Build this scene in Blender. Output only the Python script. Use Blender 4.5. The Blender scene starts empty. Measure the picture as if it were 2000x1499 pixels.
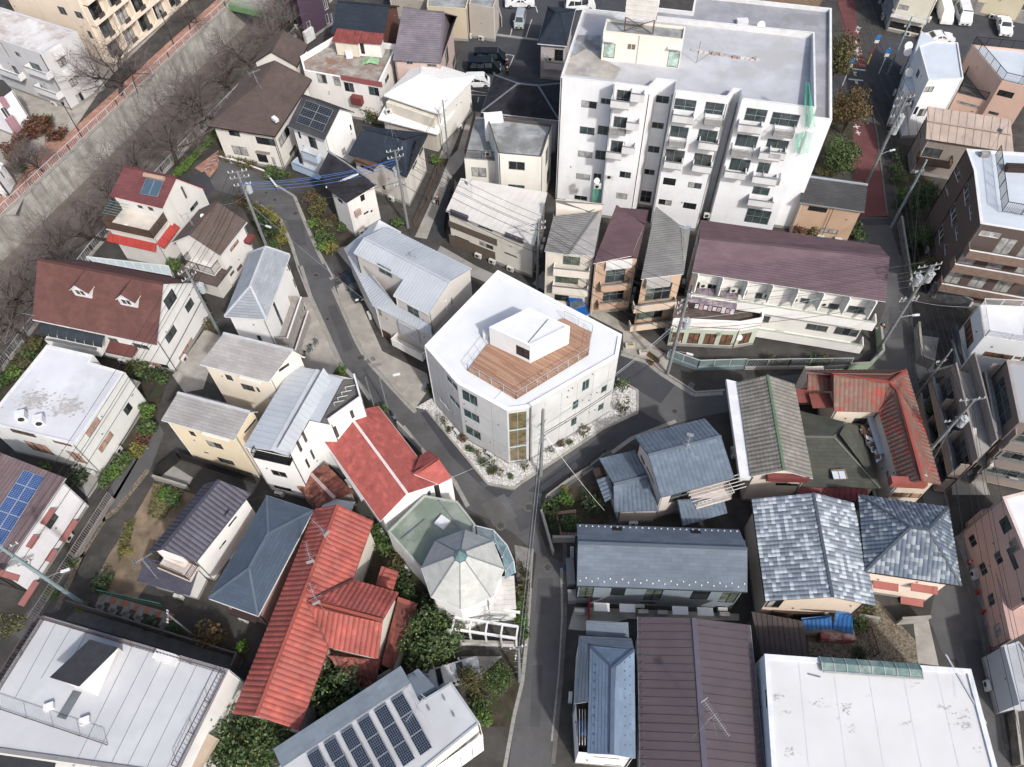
import bpy, math, random
from mathutils import Vector, Matrix
random.seed(7)
PI = math.pi
SC = bpy.context.scene
COL = SC.collection
# ------------------------------------------------------------------ camera
CAM_F, CAM_H = 1500.0, 66.0                # focal length in photograph pixels, metres above the street
PITCH, ROLL = math.radians(55.6), math.radians(-1.5)
FWD = Vector((0, math.cos(PITCH), -math.sin(PITCH)))
_up = Vector((0, math.sin(PITCH), math.cos(PITCH)))
_rt = Vector((1, 0, 0))
RT = math.cos(ROLL) * _rt + math.sin(ROLL) * _up
UP = -math.sin(ROLL) * _rt + math.cos(ROLL) * _up
CAMP = Vector((0, 0, CAM_H))
cd = bpy.data.cameras.new('camera'); cam = bpy.data.objects.new('camera', cd); COL.objects.link(cam)
cd.sensor_width = 36.0; cd.lens = 36.0 * CAM_F / 2000.0; cd.clip_start = 1.0; cd.clip_end = 3000.0
M = Matrix((RT, UP, -FWD)).transposed().to_4x4(); M.translation = CAMP
cam.matrix_world = M
SC.camera = cam
# ------------------------------------------------------------------ light
SUN_AZ = Vector((0.487, -0.873, 0)).normalized(); SUN_EL = math.radians(43)
wd = bpy.data.worlds.new('World'); SC.world = wd; wd.use_nodes = True
nt = wd.node_tree; nt.nodes.clear()
sky = nt.nodes.new('ShaderNodeTexSky'); sky.sky_type = 'NISHITA'; sky.sun_disc = False
sky.sun_elevation = SUN_EL; sky.sun_rotation = math.atan2(SUN_AZ.x, SUN_AZ.y)
sky.air_density = 1.0; sky.dust_density = 4.5; sky.ozone_density = 1.0
bg = nt.nodes.new('ShaderNodeBackground'); bg.inputs[1].default_value = 0.15
wo = nt.nodes.new('ShaderNodeOutputWorld')
nt.links.new(sky.outputs[0], bg.inputs[0]); nt.links.new(bg.outputs[0], wo.inputs[0])
sl = bpy.data.lights.new('sun', 'SUN'); sl.energy = 2.8; sl.angle = math.radians(2.2); sl.color = (1.0, 0.978, 0.952)
so = bpy.data.objects.new('sun', sl); COL.objects.link(so)
sd = SUN_AZ * math.cos(SUN_EL) + Vector((0, 0, math.sin(SUN_EL)))
so.rotation_euler = sd.to_track_quat('Z', 'Y').to_euler()
so.location = sd * 200
SC.view_settings.view_transform = 'Standard'; SC.view_settings.look = 'None'
SC.view_settings.exposure = 0.38; SC.view_settings.gamma = 1.0; SC.view_settings.use_curve_mapping = False
SC.cycles.max_bounces = 4; SC.cycles.diffuse_bounces = 2; SC.cycles.glossy_bounces = 2
SC.cycles.use_adaptive_sampling = True; SC.cycles.adaptive_threshold = .025; SC.cycles.transmission_bounces = 4; SC.cycles.transparent_max_bounces = 8
# ------------------------------------------------------------------ survey: photograph measurements -> metres on the site
REG = dict(a=(0, 0), b=(500, 0), c=(1000, 0), d=(1500, 0), e=(0, 500), f=(500, 500), g=(1000, 500), k=(1500, 500),
           m=(0, 999), n=(500, 999), o=(1000, 999), q=(1500, 999))
def nums(s):
 s = s.strip(); r = s[0]
 v = [float(t) for t in (s[1:] if r.isalpha() else s).split(',')]
 if r == 'p' or not r.isalpha(): return v
 if r == 'z': o, k = (800, 600), 3.944
 else: o, k = REG[r], 2.998
 return [t / k + o[i % 2] for i, t in enumerate(v)]
def ray(p):
 if isinstance(p, str): p = nums(p)
 return FWD + RT * ((p[0] - 1000) / CAM_F) - UP * ((p[1] - 749.5) / CAM_F)
def W(p, z=0.0):
 d = ray(p); t = (z - CAM_H) / d.z
 return CAMP + d * t
def WS(s, z=0.0): return [W(t, z) for t in s.split()]
def hitplane(p, o, n):
 d = ray(p); k = d.dot(n)
 if abs(k) < 1e-6: return None
 return CAMP + d * ((o - CAMP).dot(n) / k)
def lin(h):
 h = h.lstrip('#'); out = []
 for i in (0, 2, 4):
  c = int(h[i:i+2], 16) / 255
  out.append(c / 12.92 if c <= .04045 else ((c + .055) / 1.055) ** 2.4)
 y = .25*out[0] + .65*out[1] + .1*out[2]
 return tuple((.92*c + .08*y) * .72 for c in out)           # swatches were read in sunlight: a little less bright and less saturated
# ------------------------------------------------------------------ materials
MATS = {}
def mat(name, col, rough=.8, kind='plain', amt=.12, scale=.6, col2=None, spec=.3, cell=(.9, .3), metal=0.0, dirt=0.0, bump=0.0, dcol=(.09, .08, .07), c2=(.62, .72), clus=.55, vary=1.0):
 if name in MATS: return MATS[name]
 if isinstance(col, str): col = lin(col)
 if isinstance(col2, str): col2 = lin(col2)
 m = bpy.data.materials.new(name); m.use_nodes = True; t = m.node_tree; N = t.nodes; L = t.links
 b = N['Principled BSDF']; b.inputs['Roughness'].default_value = rough; b.inputs['Metallic'].default_value = metal
 b.inputs['Specular IOR Level'].default_value = spec
 def nd(k, **kw):
  n = N.new(k)
  for a, v in kw.items(): setattr(n, a, v)
  return n
 def math_(op, x, y=None, z=None):
  n = nd('ShaderNodeMath', operation=op)
  for i, v in enumerate((x, y, z)):
   if v is None: continue
   if hasattr(v, 'is_linked') or hasattr(v, 'node'): L.new(v, n.inputs[i])
   else: n.inputs[i].default_value = v
  return n.outputs[0]
 def mix(f, a, c):
  n = nd('ShaderNodeMix', data_type='RGBA')
  if hasattr(f, 'node'): L.new(f, n.inputs[0])
  else: n.inputs[0].default_value = f
  for i, v in ((6, a), (7, c)):
   if hasattr(v, 'node'): L.new(v, n.inputs[i])
   else: n.inputs[i].default_value = (*v, 1)
  return n.outputs[2]
 def ramp(v, lo, hi):
  n = nd('ShaderNodeMapRange'); L.new(v, n.inputs[0]); n.inputs[1].default_value = lo; n.inputs[2].default_value = hi
  return n.outputs[0]
 geo = nd('ShaderNodeNewGeometry'); pos = geo.outputs['Position']
 def noise(sc, det=4, vec=None, rgh=.6, stretch=None):
  n = nd('ShaderNodeTexNoise'); n.inputs['Scale'].default_value = sc; n.inputs['Detail'].default_value = det; n.inputs['Roughness'].default_value = rgh
  v = vec or pos
  if stretch:
   mp = nd('ShaderNodeMapping'); mp.inputs['Scale'].default_value = stretch; L.new(v, mp.inputs[0]); v = mp.outputs[0]
  L.new(v, n.inputs['Vector']); return n.outputs[0]
 dark = tuple(c * (1 - 2.2 * amt) for c in col); lite = tuple(min(.95, c * (1 + amt)) for c in col)
 base = mix(ramp(noise(scale, 3), .3, .7), dark, lite)
 bh = None
 if kind in ('slate', 'tile'):
  uv = nd('ShaderNodeUVMap'); sx = nd('ShaderNodeSeparateXYZ'); L.new(uv.outputs[0], sx.inputs[0])
  row = math_('FLOOR', math_('DIVIDE', sx.outputs[1], cell[1]))
  off = math_('MULTIPLY', math_('MODULO', row, 2.0), .5) if kind == 'slate' else 0.0
  cx = math_('ADD', math_('DIVIDE', sx.outputs[0], cell[0]), off)
  cb = nd('ShaderNodeCombineXYZ'); L.new(math_('FLOOR', cx), cb.inputs[0]); L.new(row, cb.inputs[1])
  wn = nd('ShaderNodeTexWhiteNoise', noise_dimensions='2D'); L.new(cb.outputs[0], wn.inputs[0])
  r = wn.outputs[0]
  k = vary if kind == 'tile' else .8
  base = mix(math_('MULTIPLY', r, .55 * k), base, tuple(c * (.55 if kind == 'tile' else .6) for c in col))
  if col2:
   pn = ramp(noise(.35, 3), .35, .65)
   base = mix(ramp(math_('ADD', math_('MULTIPLY', r, .65), math_('MULTIPLY', pn, clus)), *c2), base, col2)
  if kind == 'slate':
   fr = math_('FRACT', cx); edge = math_('GREATER_THAN', math_('ABSOLUTE', math_('SUBTRACT', fr, .5)), .488)
   base = mix(math_('MULTIPLY', edge, .35), base, tuple(c * .35 for c in col))
 elif col2 is not None:
  base = mix(ramp(noise(scale * .6, 4, rgh=.7), .48, .62), base, col2)
 if dirt:
  st = ramp(noise(.9, 3, stretch=(1, 1, .13)), .5, .78)
  base = mix(math_('MULTIPLY', st, dirt), base, dcol)
 if kind == 'leaf':
  rn = geo.outputs['Random Per Island']
  base = mix(rn, col, col2 or tuple(c * 1.6 for c in col))
  b.inputs['Subsurface Weight'].default_value = 0.0
 if kind == 'asphalt':
  sp = nd('ShaderNodeTexVoronoi'); sp.inputs['Scale'].default_value = 9; L.new(pos, sp.inputs['Vector'])
  base = mix(math_('MULTIPLY', sp.outputs[1] if False else ramp(noise(22, 3), .35, .7), .35), base, tuple(min(1, c * 1.7) for c in col))
  base = mix(math_('MULTIPLY', ramp(noise(.22, 3), .5, .62), .30), base, tuple(c * .6 for c in col))
  bh = noise(30, 2)
 if kind in ('gravel',):
  vo = nd('ShaderNodeTexVoronoi'); vo.inputs['Scale'].default_value = 6; L.new(pos, vo.inputs['Vector'])
  wv = nd('ShaderNodeSeparateColor'); L.new(vo.outputs['Color'], wv.inputs[0])
  base = mix(wv.outputs[0], tuple(c * .75 for c in col), tuple(min(.95, c * 1.15) for c in col))
  base = mix(ramp(vo.outputs['Distance'], .35, .75), base, tuple(c * .45 for c in col)); bh = vo.outputs['Distance']; bump = max(bump, .5)
 L.new(base, b.inputs['Base Color'])
 if bump:
  if bh is None: bh = noise(8, 2)
  bp = nd('ShaderNodeBump'); bp.inputs['Strength'].default_value = bump or .08; bp.inputs['Distance'].default_value = .04
  L.new(bh, bp.inputs['Height']); L.new(bp.outputs[0], b.inputs['Normal'])
 MATS[name] = m
 return m
def wallm(h, dirt=.25, amt=.03): return mat('wall_' + h.strip('#') + '_%d' % int(dirt * 100), tuple(min(.8, c*1.2) for c in lin(h)), .85, 'wall', min(amt, .035), .5, dirt=dirt*.6)
def paint(h, rough=.5, metal=0.0): return mat('paint_' + h.strip('#') + '_%d%d' % (int(rough * 10), int(metal * 10)), h, rough, 'plain', .06, 1.2, metal=metal, spec=.4)
def glassm(name, col, rough=.08):
 if name in MATS: return MATS[name]
 m = mat(name, col, rough, 'flatglass', .25, 1.5, spec=.6); return m
G_DARK = glassm('glass_dark', (.020, .023, .026)); G_GREY = glassm('glass_grey', (.07, .08, .082)); G_TEAL = glassm('glass_teal', (.055, .075, .078))
G_CURT = glassm('glass_curtain', (.36, .36, .35), .25); G_GREEN = glassm('glass_green', (.10, .125, .10)); G_BEIGE = glassm('glass_beige', (.42, .26, .2), .5)
G_WARM = glassm('glass_warm', (.17, .135, .075), .1); G_BROWN = glassm('shutter_brown', (.17, .09, .06), .5)
ALU = paint('#9aa0a2', .4, .4); DARKF = paint('#2a2827', .5); WHITE = paint('#e8e9ea', .5); BROWN = paint('#3a2a24', .6); STEEL = paint('#8d9598', .4, .6); BLACK = paint('#141416', .6)
SL_EDGE_SHADE = mat('slate_edge_shade', (.035, .034, .036), .9, 'flatedge', .1); CONC = mat('concrete', '#a3a19c', .9, 'wall', .1, .9, dirt=.2); CONCD = mat('concrete_dark', '#6f6d69', .9, 'wall', .15, .9, dirt=.3)  # slate edges near black: step shade under each course put into the colour
# ------------------------------------------------------------------ mesh building
class MB:
 def __init__(s): s.v = []; s.f = []; s.uv = []; s.m = []
 def face(s, pts, uv=None, mi=0):
  i = len(s.v); s.v += [tuple(p) for p in pts]; s.f.append(tuple(range(i, i + len(pts))))
  s.uv.append(uv); s.m.append(mi)
 def box(s, c, u, v, w, mi=0):                      # centre, half vectors
  c, u, v, w = Vector(c), Vector(u), Vector(v), Vector(w)
  P = [c + a * u + b * v + d * w for d in (-1, 1) for b in (-1, 1) for a in (-1, 1)]
  i = len(s.v); s.v += [tuple(p) for p in P]
  for q in ((0, 2, 3, 1), (4, 5, 7, 6), (0, 1, 5, 4), (2, 6, 7, 3), (0, 4, 6, 2), (1, 3, 7, 5)):
   s.f.append(tuple(i + k for k in q)); s.uv.append(None); s.m.append(mi)
 def abox(s, x0, x1, y0, y1, z0, z1, mi=0):
  s.box(((x0+x1)/2, (y0+y1)/2, (z0+z1)/2), ((x1-x0)/2, 0, 0), (0, (y1-y0)/2, 0), (0, 0, (z1-z0)/2), mi)
 def beam(s, a, b, w, h, mi=0):                      # rectangular bar along a-b, h measured upright
  a, b = Vector(a), Vector(b); d = b - a
  if d.length < 1e-5: return
  x = d.normalized(); n = Vector((0, 0, 1)) if abs(x.z) < .95 else Vector((1, 0, 0))
  y = n.cross(x).normalized(); z = x.cross(y)
  s.box((a + b) / 2, d / 2, y * w / 2, z * h / 2, mi)
 def tube(s, pts, r, n=6, mi=0, cap=True):
  pts = [Vector(p) for p in pts]
  if not isinstance(r, (list, tuple)): r = [r] * len(pts)
  rings = []
  for i, p in enumerate(pts):
   d = (pts[min(i+1, len(pts)-1)] - pts[max(i-1, 0)])
   d = d.normalized() if d.length > 1e-6 else Vector((0, 0, 1))
   a = d.cross(Vector((.31, .17, .93)));
   if a.length < 1e-3: a = d.cross(Vector((1, 0, 0)))
   a.normalize(); b = d.cross(a); k = len(s.v)
   s.v += [tuple(p + (a * math.cos(2*PI*j/n) + b * math.sin(2*PI*j/n)) * r[i]) for j in range(n)]
   rings.append(k)
  for i in range(len(rings) - 1):
   for j in range(n):
    s.f.append((rings[i]+j, rings[i]+(j+1) % n, rings[i+1]+(j+1) % n, rings[i+1]+j)); s.uv.append(None); s.m.append(mi)
  if cap and n > 3:
   for k in (rings[0], rings[-1]): s.f.append(tuple(range(k, k + n))); s.uv.append(None); s.m.append(mi)
 def prism(s, poly, z0, z1, mi=0, top=True, bottom=False):
  n = len(poly)
  for i in range(n):
   a, b = poly[i], poly[(i+1) % n]
   s.face([(a[0], a[1], z0), (b[0], b[1], z0), (b[0], b[1], z1), (a[0], a[1], z1)], None, mi)
  if top: s.face([(p[0], p[1], z1) for p in poly], [(p[0], p[1]) for p in poly], mi)
  if bottom: s.face([(p[0], p[1], z0) for p in poly], None, mi)
 def mesh(s, name, mats, off=(0, 0, 0), smooth=False):
  me = bpy.data.meshes.new(name); ox, oy, oz = off
  me.from_pydata([(x - ox, y - oy, z - oz) for x, y, z in s.v], [], s.f)
  if not isinstance(mats, (list, tuple)): mats = [mats]
  for m in mats: me.materials.append(m)
  if any(s.m): me.polygons.foreach_set('material_index', s.m)
  if any(u is not None for u in s.uv):
   ul = me.uv_layers.new(name='UVMap'); dat = []
   for f, u in zip(s.f, s.uv):
    if u is None: dat += [0.0] * (2 * len(f))
    else:
     for a in u: dat += [a[0], a[1]]
   ul.data.foreach_set('uv', dat)
  if smooth: me.polygons.foreach_set('use_smooth', [True] * len(me.polygons))
  return me
 def build(s, name, mats, parent=None, smooth=False, kind=None):
  if not s.f: return None
  off = tuple(parent['_o']) if parent is not None else (0, 0, 0)
  o = bpy.data.objects.new(name, s.mesh(name, mats, off, smooth)); COL.objects.link(o)
  if parent is not None: o.parent = parent; o['_o'] = list(off)
  if kind: o['kind'] = kind
  return o
def put(name, me, parent=None, loc=(0, 0, 0), rz=0.0, sc=None):
 o = bpy.data.objects.new(name, me); COL.objects.link(o)
 if parent is not None:
  p = parent['_o']; o.parent = parent; loc = (loc[0]-p[0], loc[1]-p[1], loc[2]-p[2])
 o.location = loc; o.rotation_euler = (0, 0, rz)
 if sc: o.scale = sc if isinstance(sc, (tuple, list)) else (sc, sc, sc)
 o['_o'] = [0, 0, 0]
 return o
LABELS = {}
def tag(o, label, cat, group=None):
 o['label'] = label; o['category'] = cat
 if group: o['group'] = group
 LABELS[label] = LABELS.get(label, 0) + 1
 return o
def empty(name, loc, label, cat, group=None):
 e = bpy.data.objects.new(name, None); COL.objects.link(e); e.location = loc; e['_o'] = list(loc); e.empty_display_size = .3
 tag(e, label, cat, group); return e
def single(name, mb, mats, label, cat, group=None, smooth=False):           # a thing that is one mesh, origin at its base
 xs = [v[0] for v in mb.v]; ys = [v[1] for v in mb.v]; zs = [v[2] for v in mb.v]
 off = ((min(xs)+max(xs))/2, (min(ys)+max(ys))/2, min(zs))
 o = bpy.data.objects.new(name, mb.mesh(name, mats, off, smooth)); COL.objects.link(o); o.location = off; o['_o'] = list(off)
 return tag(o, label, cat, group)
def struct(name, mb, m, kind='structure'):
 o = mb.build(name, m); o['kind'] = kind; return o
ORD = 'first second third fourth fifth sixth seventh eighth ninth tenth eleventh twelfth thirteenth fourteenth fifteenth sixteenth seventeenth eighteenth nineteenth twentieth'.split()
# ------------------------------------------------------------------ windows
WIN = {}
def win_mesh(w, h, style):
 key = (w, h, style)
 if key in WIN: return WIN[key]
 fr = MB(); t = .05; d = .03
 fr.abox(-w/2, w/2, -d, d, -h/2, -h/2+t); fr.abox(-w/2, w/2, -d, d, h/2-t, h/2)
 fr.abox(-w/2, -w/2+t, -d, d, -h/2+t, h/2-t); fr.abox(w/2-t, w/2, -d, d, -h/2+t, h/2-t)
 n = 1 if (w < .75 or style in 'dv') else (2 if w < 2.3 else (3 if w < 3.2 else 4))
 for i in range(1, n): x = -w/2 + w*i/n; fr.abox(x-.03, x+.03, -d*.9, d*.9, -h/2+t, h/2-t)
 if style == 'g' or h > 1.7 and style == 's': fr.abox(-w/2+t, w/2-t, -d*.8, d*.8, -.02, .02)
 fm = fr.mesh('window', {'s': ALU, 'k': DARKF, 'w': WHITE, 'd': BROWN, 'g': ALU, 'b': BROWN, 't': paint('#8fb0b0', .4), 'v': DARKF}[style])
 pw = (w - 2*t) / n
 pm = MB(); pm.face([(-pw/2, 0, -h/2+t), (pw/2, 0, -h/2+t), (pw/2, 0, h/2-t), (-pw/2, 0, h/2-t)])
 pms = {}
 WIN[key] = (fm, n, pw, pm, pms); return WIN[key]
WRND = random.Random(5)
def add_window(root, c, nrm, w, h, style='s', tint=None):
 w = max(.3, round(w * 10) / 10); h = max(.3, round(h * 10) / 10)
 fm, n, pw, pm, pms = win_mesh(w, h, style)
 rz = math.atan2(nrm.x, -nrm.y)
 o = put('window', fm, root, c - nrm * .05, rz)
 base = tint or WRND.choice([G_DARK, G_DARK, G_GREY, G_TEAL, G_CURT, G_DARK])
 for i in range(n):
  m_ = base if tint and n < 3 else (base if WRND.random() < .6 else WRND.choice([G_DARK, G_GREY, G_CURT, G_TEAL] if not tint else [tint, G_DARK]))
  if m_.name not in pms: pms[m_.name] = pm.mesh('pane', m_)
  p = bpy.data.objects.new('pane', pms[m_.name]); COL.objects.link(p); p.parent = o
  p.location = (-w/2 + .05 + pw*(i+.5), .012 * (i % 2), 0)
 return o
# ------------------------------------------------------------------ houses
class House:
 def __init__(s, name, at, label, cat='house', wall='#e4e2dd', dirt=.25, group=None):
  s.o = empty(name, (at.x, at.y, 0), label, cat, group)
  s.wm = wallm(wall, dirt) if isinstance(wall, str) else wall
  s.walls = []; s.n = name
 def body(s, poly, z1, z0=0.0, m=None, apex=None, skip=()):
  """poly: xy list; z1: number or list of top heights; apex {edge:(t,z)}"""
  P = [Vector((p[0], p[1], 0)) for p in poly]
  if sum(P[i].x * P[(i+1) % len(P)].y - P[(i+1) % len(P)].x * P[i].y for i in range(len(P))) < 0: raise_ccw = False
  else: raise_ccw = True
  c = sum(P, Vector()) / len(P)
  zs = z1 if isinstance(z1, (list, tuple)) else [z1] * len(P)
  for i in range(len(P)):
   if i in skip: continue
   a, b = P[i], P[(i+1) % len(P)]; d = b - a
   if d.length < .02: continue
   n = Vector((d.y, -d.x, 0)).normalized()
   if not raise_ccw: n = -n
   prof = [(0, zs[i]), (d.length, zs[(i+1) % len(P)])]
   if apex and i in apex: prof.insert(1, (apex[i][0] * d.length, apex[i][1]))
   s.walls.append(dict(a=a, d=d.normalized(), L=d.length, n=n, z0=z0, prof=prof, m=m or s.wm, ops=[], vis=(CAMP - a).dot(n) > 0))
 def top_at(s, w, u):
  p = w['prof']
  for (u0, z0), (u1, z1) in zip(p, p[1:]):
   if u0 - 1e-6 <= u <= u1 + 1e-6: return z0 + (z1 - z0) * (u - u0) / max(1e-6, u1 - u0)
  return p[-1][1]
 def find(s, px, off=0.0, slack=.3):
  best = None
  for w in s.walls:
   if not w['vis']: continue
   h = hitplane(px, w['a'] + w['n'] * off, w['n'])
   if h is None: continue
   u = (h - w['a']).dot(w['d'])
   if -slack < u < w['L'] + slack and w['z0'] - slack < h.z < s.top_at(w, min(max(u, 0), w['L'])) + slack:
    dist = (h - CAMP).length
    if best is None or dist < best[0]: best = (dist, w)
  return best[1] if best else None
 def uv(s, w, px, off=0.0):
  h = hitplane(px, w['a'] + w['n'] * off, w['n']); return (h - w['a']).dot(w['d']), h.z
 def span(s, q, off=0.0):
  x0, y0, x1, y1 = q
  w = s.find(((x0+x1)/2, (y0+y1)/2), off)
  if w is None: print('MISS', s.n, [round(t) for t in q]); return None
  u0, z1 = s.uv(w, (x0, y0), off); u1, z0 = s.uv(w, (x1, y1), off)
  if u0 > u1: u0, u1 = u1, u0
  if z0 > z1: z0, z1 = z1, z0
  return w, u0, u1, z0, z1
 def wins(s, spec, style='s', tint=None):
  for t in spec.split():
   q = nums(t); r = s.span(q)
   if not r: continue
   w, u0, u1, z0, z1 = r
   u0 = max(.08, u0); u1 = min(w['L'] - .08, u1); z0 = max(w['z0'] + .05, z0)
   if u1 - u0 < .3: c = (u0+u1)/2; u0, u1 = c-.15, c+.15
   if z1 - z0 < .3: c = (z0+z1)/2; z0, z1 = c-.15, c+.15
   W_ = max(.3, round((u1-u0) * 10) / 10); H_ = max(.3, round((z1-z0) * 10) / 10)
   uc, zc = (u0+u1)/2, (z0+z1)/2
   w['ops'].append([uc-W_/2, uc+W_/2, zc-H_/2, zc+H_/2, style, tint])
 def auto(s, rnd, storey=2.8, dens=.5, vis=True, force=False):
  """ordinary windows on walls without measured ones"""
  for w in s.walls:
   if (w['ops'] and not force) or w['L'] < 2.5 or (vis and not w['vis']): continue
   k = 0
   while (k+1) * storey <= min(z for _, z in w['prof']) - w['z0'] + .3:
    u = 1.3
    while u < w['L'] - 1.0:
     if rnd.random() < dens: w['ops'].append([u-.5, u+.5, w['z0'] + k*storey + 1.0, w['z0'] + k*storey + 2.0, 's', None])
     u += 2.6
    k += 1
 def wbox(s, spec, depth, m, name='awning', off=0.0, slope=0.0):
  out = None
  for t in spec.split():
   r = s.span(nums(t), depth)
   if not r: continue
   w, u0, u1, z0, z1 = r; mb = MB()
   A = w['a'] + w['n'] * (off + .003)
   P = lambda u, d, z: A + w['d'] * u + w['n'] * d + Vector((0, 0, z))
   pts = [P(u0, 0, z0), P(u1, 0, z0), P(u1, depth, z0), P(u0, depth, z0), P(u0, 0, z1 + slope), P(u1, 0, z1 + slope), P(u1, depth, z1), P(u0, depth, z1)]
   for q in ((0, 1, 2, 3), (4, 5, 6, 7), (3, 2, 6, 7), (0, 3, 7, 4), (1, 2, 6, 5)): mb.face([pts[i] for i in q])
   out = mb.build(name, m, s.o)
  return out
 def bal(s, p0, p1, depth=1.0, ph=1.0, m=None, style='solid', floor=None, z=None, top=None, doors=None):
  """p0, p1: photograph points of the outer bottom corners of the balcony front"""
  a, b = nums(p0), nums(p1)
  w = s.find(((a[0]+b[0])/2, (a[1]+b[1])/2), depth, .8)
  if w is None: print('BALMISS', s.n, p0); return
  u0, z0 = s.uv(w, a, depth); u1, z1 = s.uv(w, b, depth)
  if u0 > u1: u0, u1 = u1, u0
  zf = z if z is not None else (z0 + z1) / 2
  if doors:
   k = max(1, int((u1-u0)/doors[0]))
   for i in range(k): c = u0 + (u1-u0)*(i+.5)/k; w['ops'].append([c-doors[0]*.36, c+doors[0]*.36, zf+.2, zf+2.3, 's', doors[1]])
  mb = MB(); A = w['a']; d, n = w['d'], w['n']
  P = lambda u, q, z: A + d * u + n * q + Vector((0, 0, z))
  def bx(u0, u1, q0, q1, z0, z1, k): k.box(P((u0+u1)/2, (q0+q1)/2, (z0+z1)/2), d * ((u1-u0)/2), n * ((q1-q0)/2), Vector((0, 0, (z1-z0)/2)))
  bx(u0, u1, .005, depth, zf, zf + .14, mb)
  fl = mb.build('balcony', floor or m or s.wm, s.o)
  mm = m or s.wm
  if style == 'solid':
   for (a0, a1, q0, q1) in ((u0, u1, depth-.1, depth+.004), (u0, u0+.1, .006, depth-.1), (u1-.1, u1, .006, depth-.1)):
    k = MB(); bx(a0, a1, q0, q1, zf + .141, zf + ph, k); k.build('parapet', mm, fl)
   k = MB(); bx(u0-.02, u1+.02, depth-.13, depth+.03, zf + ph + .001, zf + ph + .05, k); k.build('coping', top or ALU, fl)
  else:
   k = MB()
   segs = [(P(u0, .05, 0), P(u0, depth-.05, 0)), (P(u0, depth-.05, 0), P(u1, depth-.05, 0)), (P(u1, depth-.05, 0), P(u1, .05, 0))]
   for p, q in segs: rail_into(k, p, q, zf + .14, ph - .14, .16 if style == 'rail' else .5)
   k.build('railing', mm, fl)
  return fl
 def rows(s, w, floors, bay=3.2, depth=1.1, m=None, tint=None, ph=1.0):
  A, d, n = w['a'], w['d'], w['n']; k = max(1, int(w['L']/bay)); b = w['L']/k
  P = lambda u, q, z: A + d*u + n*q + Vector((0, 0, z))
  for z in floors:
   for i in range(k):
    c = b*(i+.5); w['ops'].append([c-b*.34, c+b*.34, z+.2, z+2.2, 's', tint])
    mb = MB(); mb.box(P(c, depth/2+.003, z+.07), d*(b*.5-.01), n*depth/2, Vector((0, 0, .07))); o = mb.build('balcony', CONC, s.o)
    mb = MB(); mb.box(P(c, depth-.05, z+.14+ph/2), d*(b*.5-.01), n*.06, Vector((0, 0, ph/2))); mb.build('parapet', m or s.wm, o)
    mb = MB(); mb.box(P(c-b*.5+.06, depth/2, z+1.25), d*.05, n*(depth/2-.12), Vector((0, 0, 1.1))); mb.build('partition', m or s.wm, o)
    mb = MB(); mb.box(P(c, depth-.05, z+.17+ph), d*(b*.5-.01), n*.09, Vector((0, 0, .025))); mb.build('coping', ALU, o)
 def finish(s, gm=None, found=True):
  s.found = found
  W_ = {}
  for w in s.walls:
   mb = W_.setdefault(w['m'].name, (MB(), w['m']))[0]
   a, d, n, L = w['a'], w['d'], w['n'], w['L']
   P = lambda u, z, q=0.0: a + d * u + n * q + Vector((0, 0, z))
   us = {0, L}; zs = {w['z0']}
   for (u, z) in w['prof']: us.add(u)
   tops = [z for _, z in w['prof']]; tmin = min(tops)
   good = []
   for op in w['ops']:
    if op[1] - op[0] < .25 or op[0] < 0 or op[1] > L: continue
    ok = op[3] < tmin - .05 and op[2] > w['z0'] and not any(op[0] < g[1] + .03 and op[1] > g[0] - .03 and op[2] < g[3] + .03 and op[3] > g[2] - .03 for g in good)
    if ok: good.append(op); us |= {op[0], op[1]}; zs |= {op[2], op[3]}
    else:
     if any(op[0] < g[1] and op[1] > g[0] and op[2] < g[3] and op[3] > g[2] for g in good): continue
    c = P((op[0]+op[1])/2, (op[2]+op[3])/2, .0 if ok else .09)
    add_window(s.o, c, n, op[1]-op[0], op[3]-op[2], op[4], op[5])
   us = sorted(us); zs = sorted(zs)
   for u0, u1 in zip(us, us[1:]):
    if u1 - u0 < 1e-5: continue
    for z0, z1 in zip(zs, zs[1:]):
     if any(g[0] - 1e-5 <= u0 and u1 <= g[1] + 1e-5 and g[2] - 1e-5 <= z0 and z1 <= g[3] + 1e-5 for g in good): continue
     mb.face([P(u0, z0), P(u1, z0), P(u1, z1), P(u0, z1)])
    zt = zs[-1]; t0, t1 = s.top_at(w, u0 + 1e-5), s.top_at(w, u1 - 1e-5)
    mb.face([P(u0, zt), P(u1, zt), P(u1, t1), P(u0, t0)])
   for g in good:
    q = -.09
    for (p0, p1) in (((g[0], g[2]), (g[1], g[2])), ((g[1], g[2]), (g[1], g[3])), ((g[1], g[3]), (g[0], g[3])), ((g[0], g[3]), (g[0], g[2]))):
     mb.face([P(p0[0], p0[1]), P(p1[0], p1[1]), P(p1[0], p1[1], q), P(p0[0], p0[1], q)])
  for mb, m in W_.values(): mb.build('wall', m, s.o)
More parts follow.
